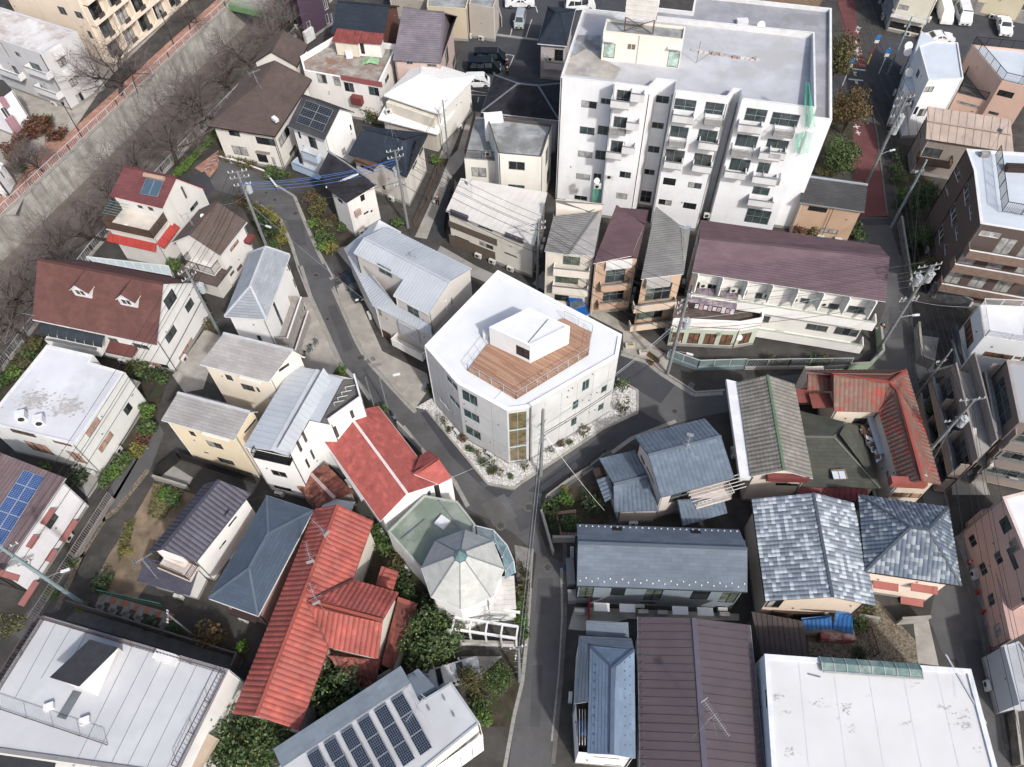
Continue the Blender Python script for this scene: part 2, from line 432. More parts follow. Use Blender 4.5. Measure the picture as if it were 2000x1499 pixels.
  for w in s.walls:                                   # downpipes, outdoor units and vent caps
   if not w['vis'] or w['z0'] > .1 or w['L'] < 2.2 or not found: continue
   t = min(z for _, z in w['prof']); P = lambda u, q, z: w['a'] + w['d']*u + w['n']*q + Vector((0, 0, z)); rz = math.atan2(w['n'].x, -w['n'].y)
   if FR.random() < .7: q = P(.14, .05, 0); pipe(s.o, q.x, q.y, .05, t - .1, FR.choice([ALU, WHITE, BROWN]), .045)
   for k in range(int(w['L']/3.2)):
    u = FR.uniform(.7, w['L'] - .7)
    if FR.random() < .5: put('air_conditioner_unit', ac_mesh(), s.o, P(u, .3, .06), rz)
    z = FR.uniform(2.2, max(2.3, t - .5))
    if not any(g[0] - .2 < u < g[1] + .2 and g[2] - .2 < z < g[3] + .2 for g in w['ops']): q = P(u, 0, z); mb = MB(); mb.tube([q + w['n']*.004, q + w['n']*.09], .08, 8); mb.build('vent_cap', ALU, s.o)
  if found:
   fm = MB()
   for w in s.walls:
    if w['z0'] > .1 or w['L'] < .5: continue
    c = w['a'] + w['d'] * w['L'] / 2 + Vector((0, 0, .2))
    fm.box(c, w['d'] * (w['L']/2 + .02), w['n'] * .02, Vector((0, 0, .2)))
   fm.build('foundation', CONC, s.o)
  return s
def rail_into(mb, p, q, z, h, gap=.15, r=.02, posts=1.5):
 p = Vector((p[0], p[1], z)); q = Vector((q[0], q[1], z)); L = (q-p).length
 if L < .05: return
 up = Vector((0, 0, h))
 mb.beam(p + up, q + up, .06, .05); mb.beam(p + Vector((0, 0, .08)), q + Vector((0, 0, .08)), .03, .03)
 n = max(1, int(L / posts))
 for i in range(n + 1): c = p + (q-p) * i / n; mb.beam(c, c + up, .05, .05)
 n = max(1, int(L / gap))
 for i in range(1, n): c = p + (q-p) * i / n; mb.beam(c + Vector((0, 0, .08)), c + up, r, r)
def inset_poly(poly, d):
 n = len(poly); P = [Vector((p[0], p[1])) for p in poly]
 area = sum(P[i].x * P[(i+1) % n].y - P[(i+1) % n].x * P[i].y for i in range(n)); sg = 1 if area > 0 else -1
 out = []
 for i in range(n):
  a, b, c = P[i-1], P[i], P[(i+1) % n]
  e1 = (b-a).normalized(); e2 = (c-b).normalized()
  n1 = Vector((-e1.y, e1.x)) * sg; n2 = Vector((-e2.y, e2.x)) * sg
  k = n1 + n2; k = k / max(.3, k.dot(n1))
  out.append(Vector((b.x + k.x*d, b.y + k.y*d, 0)))
 return out
# ---------------- roof coverings
def plane_frame(P):
 e = (P[1]-P[0]); e.z = 0 if abs(e.z) < .02 else e.z; e.normalize()
 n = None
 for i in range(2, len(P)):
  k = e.cross(P[i]-P[0])
  if k.length > .05: n = k.normalized(); break
 if n.z < 0: n = -n
 s = n.cross(e)
 if s.z < 0: s = -s
 return e, s, n
def interval(Q, y):
 xs = []
 for i in range(len(Q)):
  (x0, y0), (x1, y1) = Q[i], Q[(i+1) % len(Q)]
  if abs(y1-y0) < 1e-7:
   if abs(y-y0) < 1e-6: xs += [x0, x1]
  elif min(y0, y1) - 1e-6 <= y <= max(y0, y1) + 1e-6: xs.append(x0 + (x1-x0) * (y-y0)/(y1-y0))
 return (min(xs), max(xs)) if xs else None
def roof_plane(root, P, m, style='slate', name='roof', th=.10, cw=None, ch=None, fascia=None):
 """P: convex polygon, first edge is the eave"""
 P = [Vector(p) for p in P]; e, s, n = plane_frame(P); O = P[0]
 Q = [((p-O).dot(e), (p-O).dot(s)) for p in P]
 mb = MB()
 dn = Vector((0, 0, -th))
 mb.face([p - n*.015 for p in P], Q)
 mb.face([p + dn for p in P], None, 1)
 for i in range(len(P)):
  a, b = P[i] - n*.015, P[(i+1) % len(P)] - n*.015
  mb.face([a, b, b + dn, a + dn], None, 1)
 slab = mb.build(name, [m, fascia or m], root)
 y0 = min(q[1] for q in Q); y1 = max(q[1] for q in Q)
 X = lambda x, y, h=0.0: O + e*x + s*y + n*h
 cov = MB()
 if style in ('slate', 'tile'):
  ch = ch or (.30 if style == 'slate' else .34); cw = cw or .40
  k = max(1, round((y1-y0) / ch)); hh = (y1-y0) / k
  for r in range(k):
   a = y0 + r*hh; b = a + hh; ia, ib = interval(Q, a + 1e-5), interval(Q, b - 1e-5)
   if not ia or not ib: continue
   if style == 'slate':
    t = .034
    p = [X(ia[0], a, t), X(ia[1], a, t), X(ib[1], b, .004), X(ib[0], b, .004)]
    vv = (r + .25)*ch; v2 = (r + .75)*ch
    cov.face(p, [(ia[0], vv), (ia[1], vv), (ib[1], v2), (ib[0], v2)])
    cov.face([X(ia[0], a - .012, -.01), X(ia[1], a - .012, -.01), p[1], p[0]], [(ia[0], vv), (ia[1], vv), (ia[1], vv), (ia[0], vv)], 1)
   else:
    lo = min(ia[0], ib[0]); hi = max(ia[1], ib[1])
    sub = cw / 4; pr = (0.0, .045, .06, .035)
    i0 = math.floor(lo/sub); i1 = math.ceil(hi/sub)
    prev = None; vv = (r+.5)*ch
    for j in range(i0, i1 + 1):
     x = j*sub; h = pr[j % 4]
     xa = min(max(x, ia[0]), ia[1]); xb = min(max(x, ib[0]), ib[1])
     cur = (X(xa, a, h + .035), X(xb, b, h), X(xa, a, h - .03))
     if prev is not None:
      um = (math.floor((j-1)/4) + .5) * cw
      if (prev[0]-cur[0]).length > 1e-4 or (prev[1]-cur[1]).length > 1e-4:
       cov.face([prev[0], cur[0], cur[1], prev[1]], [(um, vv)]*4)
       if (prev[0]-cur[0]).length > 1e-4: cov.face([prev[2], cur[2], cur[0], prev[0]], [(um, vv)]*4)
     prev = cur
  cov.build('roof_tiles', [m, SL_EDGE_SHADE], slab, kind='stuff')
 elif style in ('seam', 'rib'):
  cw = cw or .45
  x0 = min(q[0] for q in Q); x1 = max(q[0] for q in Q); k = max(1, round((x1-x0)/cw)); w = (x1-x0)/k
  QT = [(q[1], q[0]) for q in Q]
  for i in range(k):
   a, b = x0 + i*w, x0 + (i+1)*w
   ia, ib = interval(QT, a + 1e-4), interval(QT, b - 1e-4)
   if not ia or not ib: continue
   t = cov if style == 'rib' else MB()
   t.face([X(a, ia[0], .006), X(b, ib[0], .006), X(b, ib[1], .006), X(a, ia[1], .006)])
   for sx, (l0, l1) in ((a, ia), (b, ib)):
    if sx == b and i < k-1: continue
    c0, c1 = X(sx, l0, .03), X(sx, l1, .03)
    if (c1-c0).length > .05: t.box((c0+c1)/2, (c1-c0)/2, e*.022, n*.027)
   if style == 'seam': t.build('roof_panel', m, slab)
  if style == 'rib': cov.build('roof_ribs', m, slab, kind='stuff')
 return slab
def ridge(root, pts, m, w=.24, h=.12, name='ridge_cap', lift=.03):
 mb = MB()
 for a, b in zip(pts, pts[1:]): mb.beam(Vector(a) + Vector((0, 0, lift)), Vector(b) + Vector((0, 0, lift)), w, h)
 return mb.build(name, m, root)
def gutter(root, a, b, m=None, r=.055, drop=.09):
 mb = MB(); d = Vector((0, 0, -drop)); mb.beam(Vector(a) + d, Vector(b) + d, 2*r, 2*r); return mb.build('gutter', m or WHITE, root)
def pipe(root, x, y, z0, z1, m=None, r=.04):
 mb = MB(); mb.tube([(x, y, z0), (x, y, z1)], r, 6); return mb.build('downpipe', m or ALU, root)
class R4:                                   # rectangle from three measured corners, squared up
 def __init__(s, A, B, C, z, zc=None, para=False):
  a, b, c = W(A, z), W(B, z), W(C, z if zc is None else zc); c.z = z; s.zc = zc
  u = b - a; s.L = u.length; s.u = u.normalized(); v = Vector((-s.u.y, s.u.x, 0)); k = (c-b).dot(v)
  s.v = v if k > 0 else -v; s.W = abs(k); s.A = a; s.z = z
  s.skew = (c-b).dot(s.u)
  if para: s.v = (c-b).normalized(); s.W = (c-b).length
  s.nu = Vector((s.v.y, -s.v.x, 0)); s.nu = s.nu if s.nu.dot(s.u) > 0 else -s.nu
 def p(s, x, y, z=None): return Vector((0, 0, (z if z is not None else s.z))) + (s.A + s.u*x + s.v*y) * 1.0 - Vector((0, 0, s.z))
 def mid(s): return s.p(s.L/2, s.W/2, 0)
 def poly(s, i=0.0, j=None):
  j = i if j is None else j
  return [s.p(j, i, 0), s.p(s.L-j, i, 0), s.p(s.L-j, s.W-i, 0), s.p(j, s.W-i, 0)]
LOG = []
def gable(H, r, rp, style='slate', m=None, ov=.35, gov=.25, cap=None, zr=None, frac=None, z0=0.0, fascia=None, gut=True, wm=None, cw=None, ch=None, body=True, at='B'):
 pl = r.p(r.L if at == 'B' else 0, 0); h = hitplane(rp, pl, r.nu) if rp else None
 if h is not None:
  fr = (h - r.A).dot(r.v) / r.W; z_ = h.z
  LOG.append((H.n, 'L%.1f W%.1f ze%.1f fr%.2f zr%.2f sk%.1f' % (r.L, r.W, r.z, fr, z_, r.skew)))
 frac = frac if frac is not None else min(max(fr, .2), .8); zr = zr if zr is not None else min(max(z_, r.z + .5), r.z + .8*r.W)
 f = frac * r.W; z2 = r.zc if r.zc is not None else r.z
 A, B, C, D = r.p(0, 0), r.p(r.L, 0), r.p(r.L, r.W, z2), r.p(0, r.W, z2); RA, RB = r.p(0, f, zr), r.p(r.L, f, zr)
 roof_plane(H.o, [A, B, RB, RA], m, style, fascia=fascia, cw=cw, ch=ch); roof_plane(H.o, [C, D, RA, RB], m, style, fascia=fascia, cw=cw, ch=ch)
 ridge(H.o, [RA, RB], cap or m)
 if gut: gutter(H.o, A, B, fascia); gutter(H.o, C, D, fascia)
 if body:
  s1 = (zr - r.z) / f; s2 = (zr - z2) / (r.W - f)
  za, zb = r.z + s1*ov - .11, z2 + s2*ov - .11
  t = (f - ov) / (r.W - 2*ov)
  H.body(r.poly(ov, gov), [za, za, zb, zb], z0, wm, {1: (t, zr - .11), 3: (1-t, zr - .11)})
 H.zr = zr; H.f = f
 return H
def hip(H, r, r1, r2, style='slate', m=None, ov=.4, cap=None, z0=0.0, fascia=None, zr=None, wm=None, cw=None, ch=None, body=True, us=None):
 if us is None:
  us = []; zz = []
  for px in (r1, r2):
   h = hitplane(px, r.p(0, r.W/2), r.v); us.append((h - r.A).dot(r.u)); zz.append(h.z)
  LOG.append((H.n, 'hip L%.1f W%.1f us %.1f %.1f z %.2f %.2f sk%.1f' % (r.L, r.W, us[0], us[1], zz[0], zz[1], r.skew)))
  if zr is None: zr = min(max(sum(zz)/2, r.z + .6), r.z + .42*r.W)
  us = [min(max(us[0], .2), r.L-.2), min(max(us[1], us[0] + .02), r.L-.2)]
 A, B, C, D = (r.p(0, 0), r.p(r.L, 0), r.p(r.L, r.W), r.p(0, r.W)); R1, R2 = r.p(us[0], r.W/2, zr), r.p(us[1], r.W/2, zr)
 for P in ([A, B, R2, R1], [C, D, R1, R2], [B, C, R2], [D, A, R1]): roof_plane(H.o, P, m, style, fascia=fascia, cw=cw, ch=ch)
 cp = cap or m
 ridge(H.o, [R1, R2], cp)
 for a, b in ((A, R1), (D, R1), (B, R2), (C, R2)): ridge(H.o, [a, b], cp, .2, .1, 'hip_cap')
 for a, b in ((A, B), (B, C), (C, D), (D, A)): gutter(H.o, a, b, fascia)
 if body: H.body(r.poly(ov), r.z - .05, z0, wm)
 return H
def flat(H, P, z, par=.35, pw=.2, m=None, cop=None, z0=0.0, wm=None, body=True, floor=True):
 poly = [Vector((p.x, p.y, 0)) for p in P]
 inn = inset_poly(poly, pw); n = len(poly)
 if body: H.body(poly, z, z0, wm)
 c = MB()
 for i in range(n):
  j = (i+1) % n; a, b, d, e = poly[i], poly[j], inn[j], inn[i]
  up = lambda p, h: (p.x, p.y, h)
  c.face([up(a, z+.03), up(b, z+.03), up(d, z+.03), up(e, z+.03)]); c.face([up(a, z-.02), up(b, z-.02), up(b, z+.03), up(a, z+.03)])
  c.face([up(e, z+.03), up(d, z+.03), up(d, z-par), up(e, z-par)])
 c.build('parapet', cop or H.wm, H.o)
 if floor:
  k = MB(); k.face([(p.x, p.y, z - par + .002) for p in inn], [(p.x, p.y) for p in inn]); return k.build('roof', m, H.o)
def poly_roof(H, pts, m, style='slate', **k): return roof_plane(H.o, pts, m, style, **k)
def rbox(H, px, z, w, d, h, m, rz=0.0, name='roof_hatch'):
 c = W(px, z); mb = MB(); u = Vector((math.cos(rz), math.sin(rz), 0)); v = Vector((-u.y, u.x, 0))
 mb.box(c + Vector((0, 0, h/2)), u*w/2, v*d/2, Vector((0, 0, h/2))); return mb.build(name, m, H.o)
def antenna(H, px, z, h=2.2, yaw=.6, n=9, L=1.5):
 c = W(px, z); mb = MB(); t = c + Vector((0, 0, h)); mb.tube([c - Vector((0, 0, .3)), t], .022, 5)
 u = Vector((math.cos(yaw), math.sin(yaw), 0)); v = Vector((-u.y, u.x, 0))
 p = t - Vector((0, 0, .15)); mb.beam(p - u*L*.4, p + u*L*.6, .03, .03)
 for i in range(n):
  q = p + u * (L * (i/(n-1) - .4)); k = .16 + .10*(1 - i/(n-1)); mb.beam(q - v*k, q + v*k, .014, .014)
 q = p - u*L*.42; mb.box(q, u*.015, v*.3, Vector((0, 0, .22)))
 p2 = t - Vector((0, 0, .8)); mb.beam(p2 - v*.5, p2 + v*.5, .02, .02)
 for i in range(4): a = i*PI/2 + .7; mb.tube([t - Vector((0, 0, .7)), c + Vector((math.cos(a)*1.3, math.sin(a)*1.3, -.25))], .006, 3)
 return mb.build('antenna', paint('#c9ccd0', .4, .5), H.o)
def dish(H, px, z, r=.25, yaw=-.8):
 c = W(px, z); mb = MB(); u = Vector((math.cos(yaw), math.sin(yaw), .6)).normalized(); a = u.cross(Vector((0, 0, 1))).normalized(); b = u.cross(a)
 ring = [c + (a*math.cos(2*PI*i/12) + b*math.sin(2*PI*i/12))*r for i in range(12)]
 for i in range(12): mb.face([c - u*.08, ring[i], ring[(i+1) % 12]])
 mb.tube([c - u*.08, c - Vector((0, 0, .5))], .02, 5); mb.tube([c - u*.08, c + u*.25], .012, 4)
 return mb.build('satellite_dish', WHITE, H.o)
AC_ME = None; FR = random.Random(17)
def ac_mesh():
 global AC_ME
 if AC_ME is None:
  mb = MB(); mb.abox(-.4, .4, -.15, .15, .08, .65); mb.abox(-.38, -.3, -.13, .13, 0, .08); mb.abox(.3, .38, -.13, .13, 0, .08)
  for k in range(10):
   a, b = 2*PI*k/10, 2*PI*(k+1)/10; mb.face([(-.08, -.153, .37), (-.08+.22*math.cos(a), -.153, .37+.22*math.sin(a)), (-.08+.22*math.cos(b), -.153, .37+.22*math.sin(b))], None, 1)
  AC_ME = mb.mesh('air_conditioner_unit', [paint('#d8d8d3', .5), DARKF])
 return AC_ME
def ac(H, px, z, rz=0.0): return put('air_conditioner_unit', ac_mesh(), H.o, W(px, z), rz)
def pv_mesh(w, h, nx, ny):
 mb = MB(); mb.abox(-w/2, w/2, -h/2, h/2, 0, .03, 1)
 g = .007
 for i in range(nx):
  for j in range(ny):
   x0 = -w/2 + .03 + (w-.06)*i/nx + g; x1 = -w/2 + .03 + (w-.06)*(i+1)/nx - g; y0 = -h/2 + .03 + (h-.06)*j/ny + g; y1 = -h/2 + .03 + (h-.06)*(j+1)/ny - g
   mb.face([(x0, y0, .034), (x1, y0, .034), (x1, y1, .034), (x0, y1, .034)])
 return mb
def pv_grid(H, corners, nx, ny, w_gap=.03, cells=(6, 8), blue='#16243f', lift=.1, frame='#aeb4bb', name='solar_panel'):
 """corners: four world points in order; splits the quad in nx x ny panels, each an object"""
 a, b, c, d = corners
 u = (b-a); v = (d-a); n = u.cross(v).normalized()
 if n.z < 0: n = -n
 w = u.length/nx - w_gap; h = v.length/ny - w_gap
 ux = u.normalized(); vy = n.cross(ux)
 if vy.dot(v) < 0: vy = -vy;
 R = Matrix((ux, vy, ux.cross(vy))).transposed()
 if R.determinant() < 0: R = Matrix((ux, vy, -ux.cross(vy))).transposed()
 flipz = (R @ Vector((0, 0, 1))).z < 0
 me = pv_mesh(w, h, *cells);
 if flipz: me.v = [(x, y, -z) for x, y, z in me.v]
 me = me.mesh(name, [paint(blue, .25), paint(frame, .4, .4)])
 for i in range(nx):
  for j in range(ny):
   p = a + u*(i+.5)/nx + v*(j+.5)/ny + n*lift
   o = put(name, me, H.o, p); o.rotation_euler = R.to_euler()
# ================================================================== the setting
ASPH = mat('asphalt', '#5d5d5e', .95, 'asphalt', .12, .35); ASPN = mat('asphalt_fresh', '#46484d', .95, 'asphalt', .1, .4)
ASPR = mat('asphalt_red', '#6e4344', .95, 'asphalt', .12, .5); GROUND = mat('yard_ground', '#504e4b', .95, 'wall', .15, .5, col2='#3f3d3a', dirt=0)
PAVE = mat('pale_concrete', '#b3aea5', .9, 'wall', .12, .5, col2='#9d9890'); DIRT = mat('bare_earth', '#8f7c66', .95, 'wall', .18, .7, col2='#6f6250')
SOIL = mat('garden_soil', '#4a4238', .95, 'wall', .25, 1.2, col2='#3a4228'); GRAV = mat('white_stone_gravel', '#e9e8e4', .9, 'gravel', .05, 1.0)
BRICKP = mat('red_brick_path', '#ae7f6d', .9, 'wall', .12, 1.5, col2='#bb9484'); GRAVB = mat('brown_gravel', '#8d8270', .95, 'gravel', .12, 1.0)
BED = mat('river_bed', '#7d756b', .95, 'wall', .15, .4, col2='#6a6258'); KERB = mat('kerb_stone', '#a9a59c', .9, 'wall', .12, .8)
MARK = mat('road_paint', '#d4d4d0', .8, 'plain', .12, 3.0, col2='#a9a9a6'); GRASSG = mat('grass_ground', '#5f6338', .95, 'wall', .25, 1.5, col2='#7a6b4a')
FAR = [(-135.0, -103), (-67.5, 60.5), (-62.8, 71.9), (-57.7, 84.3), (-53.9, 93.7), (-49.3, 104.9), (-43.5, 118.4), (163, 600)]
NEAR = [(-96, -103), (-54.5, 48.4), (-52.7, 55.1), (-49.6, 65.8), (-44.5, 79.5), (-40.1, 90.5), (-32.1, 109.0), (182, 600)]
RIVZ = -4.4
mb = MB()
mb.face([(x, y, 0) for x, y in NEAR] + [(1500, 600, 0), (1500, -300, 0), (-160, -300, 0)])
mb.face([(x, y, 0) for x, y in FAR] + [(200, 1500, 0), (-1500, 1500, 0), (-1500, -300, 0), (-180, -300, 0)])
mb.face([(163, 600, 0), (182, 600, 0), (1500, 600, 0), (1500, 1500, 0), (200, 1500, 0)])
struct('ground', mb, GROUND)
mb = MB(); mb.face([(x, y, RIVZ) for x, y in FAR] + [(x, y, RIVZ) for x, y in NEAR[::-1]]); struct('river_bed', mb, BED)
def polyL(poly, z):
 mb = MB(); mb.face([(p[0], p[1], z) for p in poly], [(p[0], p[1]) for p in poly]); return mb
SHEETZ = [0.004]
def sheet(name, pts, m, z):
 P = WS(pts); return struct(name, polyL(P, z), m)
# retaining walls of the river: the far one of pale concrete blocks with open joints
def river_wall(name, line, m, label, blocks):
 o = empty(name, (line[3][0], line[3][1], RIVZ), label, 'wall')
 back = MB(); blk = MB(); cop = MB()
 for (x0, y0), (x1, y1) in zip(line, line[1:]):
  a, b = Vector((x0, y0, 0)), Vector((x1, y1, 0)); d = (b-a).normalized(); n = Vector((d.y, -d.x, 0))
  if not blocks: n = -n
  back.face([a + Vector((0, 0, RIVZ)), b + Vector((0, 0, RIVZ)), b, a])
  cop.box((a+b)/2 - n*.12 + Vector((0, 0, .07)), (b-a)/2, n*.2, Vector((0, 0, .09)))
  if blocks and -10 < y0 < 125 or blocks and -10 < y1 < 125:
   L = (b-a).length; k = 0
   while k*.9 < L:
    p = a + d*(k*.9 + .44)
    if 30 < p.y < 130:
     for j in range(6):
      z = RIVZ + .37 + j*.72
      blk.box(p + Vector((0, 0, z)) + n*random.uniform(.02, .05), d*.425, n*.03, Vector((0, 0, .35)))
    k += 1
 back.build('wall_core', m, o); cop.build('coping', KERB, o)
 if blk.f: blk.build('concrete_blocks', mat('river_wall_blocks', '#bdbcb6', .9, 'wall', .14, .4, col2='#9b9a92', dirt=.75, dcol=(.12, .11, .1)), o, kind='stuff')
river_wall('retaining_wall', FAR, mat('river_wall_core', '#8f8e88', .9, 'wall', .2, .5, dirt=.6), 'pale concrete block retaining wall along the far side of the river', True)
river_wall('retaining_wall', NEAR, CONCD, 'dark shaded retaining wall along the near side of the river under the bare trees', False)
# walkways along the river
def offs(line, d):
 out = []
 for i, (x, y) in enumerate(line):
  x0, y0 = line[max(0, i-1)]; x1, y1 = line[min(len(line)-1, i+1)]; L = math.hypot(x1-x0, y1-y0); out.append((x - (y1-y0)/L*d, y + (x1-x0)/L*d))
 return out
mid = [(x, y) for x, y in FAR[1:7]]; mid = [(-90, 6)] + mid + [(-25, 161)]
struct('path', polyL(offs(mid, .25) + offs(mid, 3.0)[::-1], .012), BRICKP)
sheet('path', 'a230,880 a300,795 a400,800 a280,1000 a130,1000', BRICKP, .016)
mb = MB(); nb = offs(NEAR, -.05); nf = offs(NEAR, 4.2)  # added sloping strip; the shade along the near river bed put in its colour
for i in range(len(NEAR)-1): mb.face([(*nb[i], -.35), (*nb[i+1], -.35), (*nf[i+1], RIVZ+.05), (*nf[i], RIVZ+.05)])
struct('river_shade_strip', mb, mat('painted_river_shade', '#2e2a27', .95, 'wall', .3, .8, col2='#3d3630'))
# roads
sheet('road', 'a1270,1000 p428,312 p470,322 p500,335 p545,366 p577,385 p600,440 p622,490 p652,545 p655,562 p700,667 p720,702 p800,790 p834,803 p952,946 p1003,956 p1047,1019 p1048,1082 p1000,1040 p945,1010 p910,993 p883,940 p827,887 p783,833 p750,800 p720,783 p700,753 p663,713 p627,633 p602,578 p584,520 p570,475 p550,430 p500,395 p400,365', ASPH, .012)
sheet('road', 'p952,946 p1003,956 p1020,943 p1180,838 p1245,808 p1245,765 p1205,745 p1216,685 p1267,703 p1290,723 p1358,767 p1420,762 p1500,738 p1700,716 p1745,716 p1800,790 p1690,760 p1500,790 p1393,810 p1320,827 p1233,862 p1147,925 p1075,975 p1055,1005 p1050,1060 p1000,1040', ASPH, .016)
sheet('road', 'p1045,1015 p1072,1085 p1100,1100 p1103,1206 p1097,1316 p1083,1449 p1072,1560 p985,1560 p1007,1399 p1023,1333 p1032,1249 p1040,1149 p1048,1082 p1030,1050', ASPH, .020)
sheet('road', 'p1690,480 p1680,425 p1733,423 p1757,500 p1777,583 p1781,647 p1783,707 p1793,767 p1820,867 p1853,1000 p1860,1049 p1910,1186 p1943,1333 p1970,1480 p1990,1600 p1930,1600 p1900,1430 p1870,1290 p1845,1285 p1815,1210 p1822,1175 p1835,1130 p1800,960 p1760,800 p1735,735 p1690,720 p1715,690 p1713,640 p1730,597', ASPH, .012)
sheet('road', 'p1630,-40 p1635,0 p1647,60 p1662,130 p1640,140 p1620,165 p1640,180 p1668,185 p1665,330 p1676,425 p1735,425 p1713,267 p1700,197 p1691,130 p1683,100 p1668,0 p1662,-40', ASPR, .012)
sheet('road', 'p1660,133 p1692,132 p1706,205 p1712,250 p1672,235 p1667,190 p1615,180 p1620,160', ASPN, .016)
sheet('road', 'e960,1040 e880,1250 e700,1480 m560,80 m330,590 m230,600 m130,760 m60,700 m320,420 m480,250 m600,60 e590,1450 e680,1300 e800,1150 e930,980', ASPH, .012)
sheet('road', 'p1213,690 p1320,750 p1290,789 p1247,763 p1200,735', ASPN, .0205)
sheet('road', 'p820,805 p836,805 p905,890 p955,950 p1003,960 p985,985 p930,940 p880,890', ASPN, .0165)
sheet('road', 'p1245,800 p1300,830 p1233,858 p1147,921 p1075,968 p1030,960 p1100,905 p1180,848', ASPN, .0205)
sheet('road', 'p1740,440 p1690,440 p1672,428 p1735,427', ASPN, .0165)
# car parks and lanes at the back
sheet('car_park', 'p910,60 p960,0 p970,-60 p1260,-60 p1250,60 p1120,80 p1090,160 p1040,240 p900,240 p880,190 p895,120', ASPN, .006)
sheet('car_park', 'p1790,90 p1830,-40 p2040,-40 p2060,130 p1890,110', ASPN, .006)
sheet('car_park', 'p1700,75 p1790,75 p1760,180 p1716,200 p1700,130', ASPN, .008)
sheet('path', 'b1250,650 b1320,660 b1210,960 b1130,1060 b1000,1400 b930,1390 b1080,1060 b1130,930 b1180,880', PAVE, .008)
sheet('path', 'b1130,1060 b1165,1080 b1100,1380 b1020,1400', ASPN, .012)
sheet('pavement', 'f470,180 f540,140 f620,290 f740,560 f1000,690 f1020,770 f930,900 f800,770 f650,600 f500,300', PAVE, .03)
sheet('pavement', 'f310,240 f490,640 f440,700 f280,660 f240,560 f200,400 f220,250', PAVE, .006)
sheet('pavement', 'p1040,555 p1120,600 p1217,650 p1217,690 p1265,702 p1290,722 p1300,730 p1310,700 p1230,640 p1060,530', PAVE, .008)
sheet('path', 'a1280,880 a1140,985 a1230,1040 a1300,950', BRICKP, .008); sheet('pavement', 'p370,345 p400,335 p420,370 p385,395', ASPN, .016)
# planted and earth plots
sheet('garden_bed', 'p580,400 p650,420 p690,450 p680,480 p640,490 p622,480 p600,430', SOIL, .008)
sheet('garden_bed', 'p520,390 p570,440 p580,500 p520,510 p480,420', SOIL, .008)
sheet('yard', 'm540,440 m640,250 m770,60 e900,1330 e1150,1400 m1000,100 m880,400 m800,520', DIRT, .006)
sheet('yard', 'q500,540 q640,520 q1000,900 q240,840 q230,720', GRAVB, .006)
sheet('pavement', 'q850,640 q940,640 q1000,905 q880,890', PAVE, .009)
sheet('garden_bed', 'p1065,985 p1120,950 p1170,950 p1190,1020 p1120,1045 p1085,1050', SOIL, .008)
sheet('yard', 'p130,-60 p430,-60 p225,140 p200,170 p140,260 p90,300 p30,420 p-60,420 p-60,200', PAVE, .006)
sheet('garden_bed', 'p1640,160 p1668,185 p1665,335 p1600,340 p1580,300 p1620,240', SOIL, .008)
sheet('garden_bed', 'p1757,280 p1790,290 p1850,420 p1845,530 p1790,540 p1757,440', SOIL, .008)
sheet('pavement', 'k850,460 k1000,480 k960,720 k880,720 k850,620', PAVE, .008)
sheet('pavement', 'q1090,150 q1160,120 q1260,560 q1330,760 q1380,900 q1330,930 q1220,560', mat('grey_pavers', '#8f8d8a', .9, 'wall', .15, 2.0), .03)
sheet('pavement', 'p1005,1065 p1041,1073 p1038,1130 p1010,1140', mat('grey_pavers', '#8f8d8a'), .024)
sheet('garden_bed', 'p1010,1140 p1036,1130 p1030,1250 p1015,1330 p1000,1420 p960,1420 p930,1330 p1005,1260', SOIL, .010)
sheet('garden_bed', 'p400,1440 p640,1260 p760,1000 p800,1090 p870,1200 p900,1320 p800,1320 p700,1400 p520,1499', SOIL, .010)
sheet('garden_bed', 'm520,560 m1150,700 m1450,850 m1400,900 m430,560', SOIL, .008)
sheet('garden_bed', 'e60,680 e290,480 e200,640 e0,900 e-60,860', SOIL, .008); sheet('garden_bed', 'e700,650 e900,680 e990,700 e900,1000 e700,1280 e560,1400 e620,1280 e800,900', SOIL, .008)
for i, q in enumerate(('e1010,700 e1200,430 e1290,470 e1190,780 e1080,800', 'e985,1210 e1130,1300 e1110,1340 e930,1290', 'n1200,850 n1499,850 n1440,1180 n1360,1260 n1320,1100', 'k1060,1180 k1250,1240 k1300,1400 k1080,1400', 'o365,560 o1330,600 o1330,640 o680,630 o420,700 o330,690', 'b1180,640 b1250,640 b1130,930 b1070,930', 'p690,530 p640,470 p660,470 p720,520', 'p860,480 p930,520 p1040,570 p1030,585 p920,540 p850,500', 'q1330,760 q1400,1140 q1480,1120 q1400,780', 'e480,1180 e620,1280 e520,1420 e400,1300')): sheet('pavement', q, CONC if i % 2 else PAVE, .0045 + i*.0002)
# kerbs
def kerb(pts, h=.13, w=.16, name='kerb', m=None):
 P = WS(pts) if isinstance(pts, str) else pts; mb = MB()
 for a, b in zip(P, P[1:]):
  L = (b-a).length; n = max(1, int(L/.9)); d = (b-a)/n
  for i in range(n):
   p = a + d*i; q = a + d*(i+1) - d.normalized()*.015
   mb.beam(p + Vector((0, 0, h/2)), q + Vector((0, 0, h/2)), w, h)
 return struct(name, mb, m or KERB)
kerb('f455,185 f600,500 f660,605 f900,870 f935,905'); kerb('p834,803 p952,946 p1003,956 p1020,943 p1180,838 p1245,808 p1245,765 p1205,742', .22, .2)
kerb('f240,60 f310,240 f490,640'); kerb('p1213,687 p1267,703 p1290,723 p1358,767 p1415,763'); kerb('o310,180 o310,620 o290,950 o240,1480', .06, .35, m=CONCD)
kerb('p1757,500 p1777,583 p1781,647 p1783,707 p1793,767 p1820,867 p1853,1000', .1, .3, m=CONCD); kerb('p1733,423 p1713,267 p1700,197', .1, .2, m=CONCD)
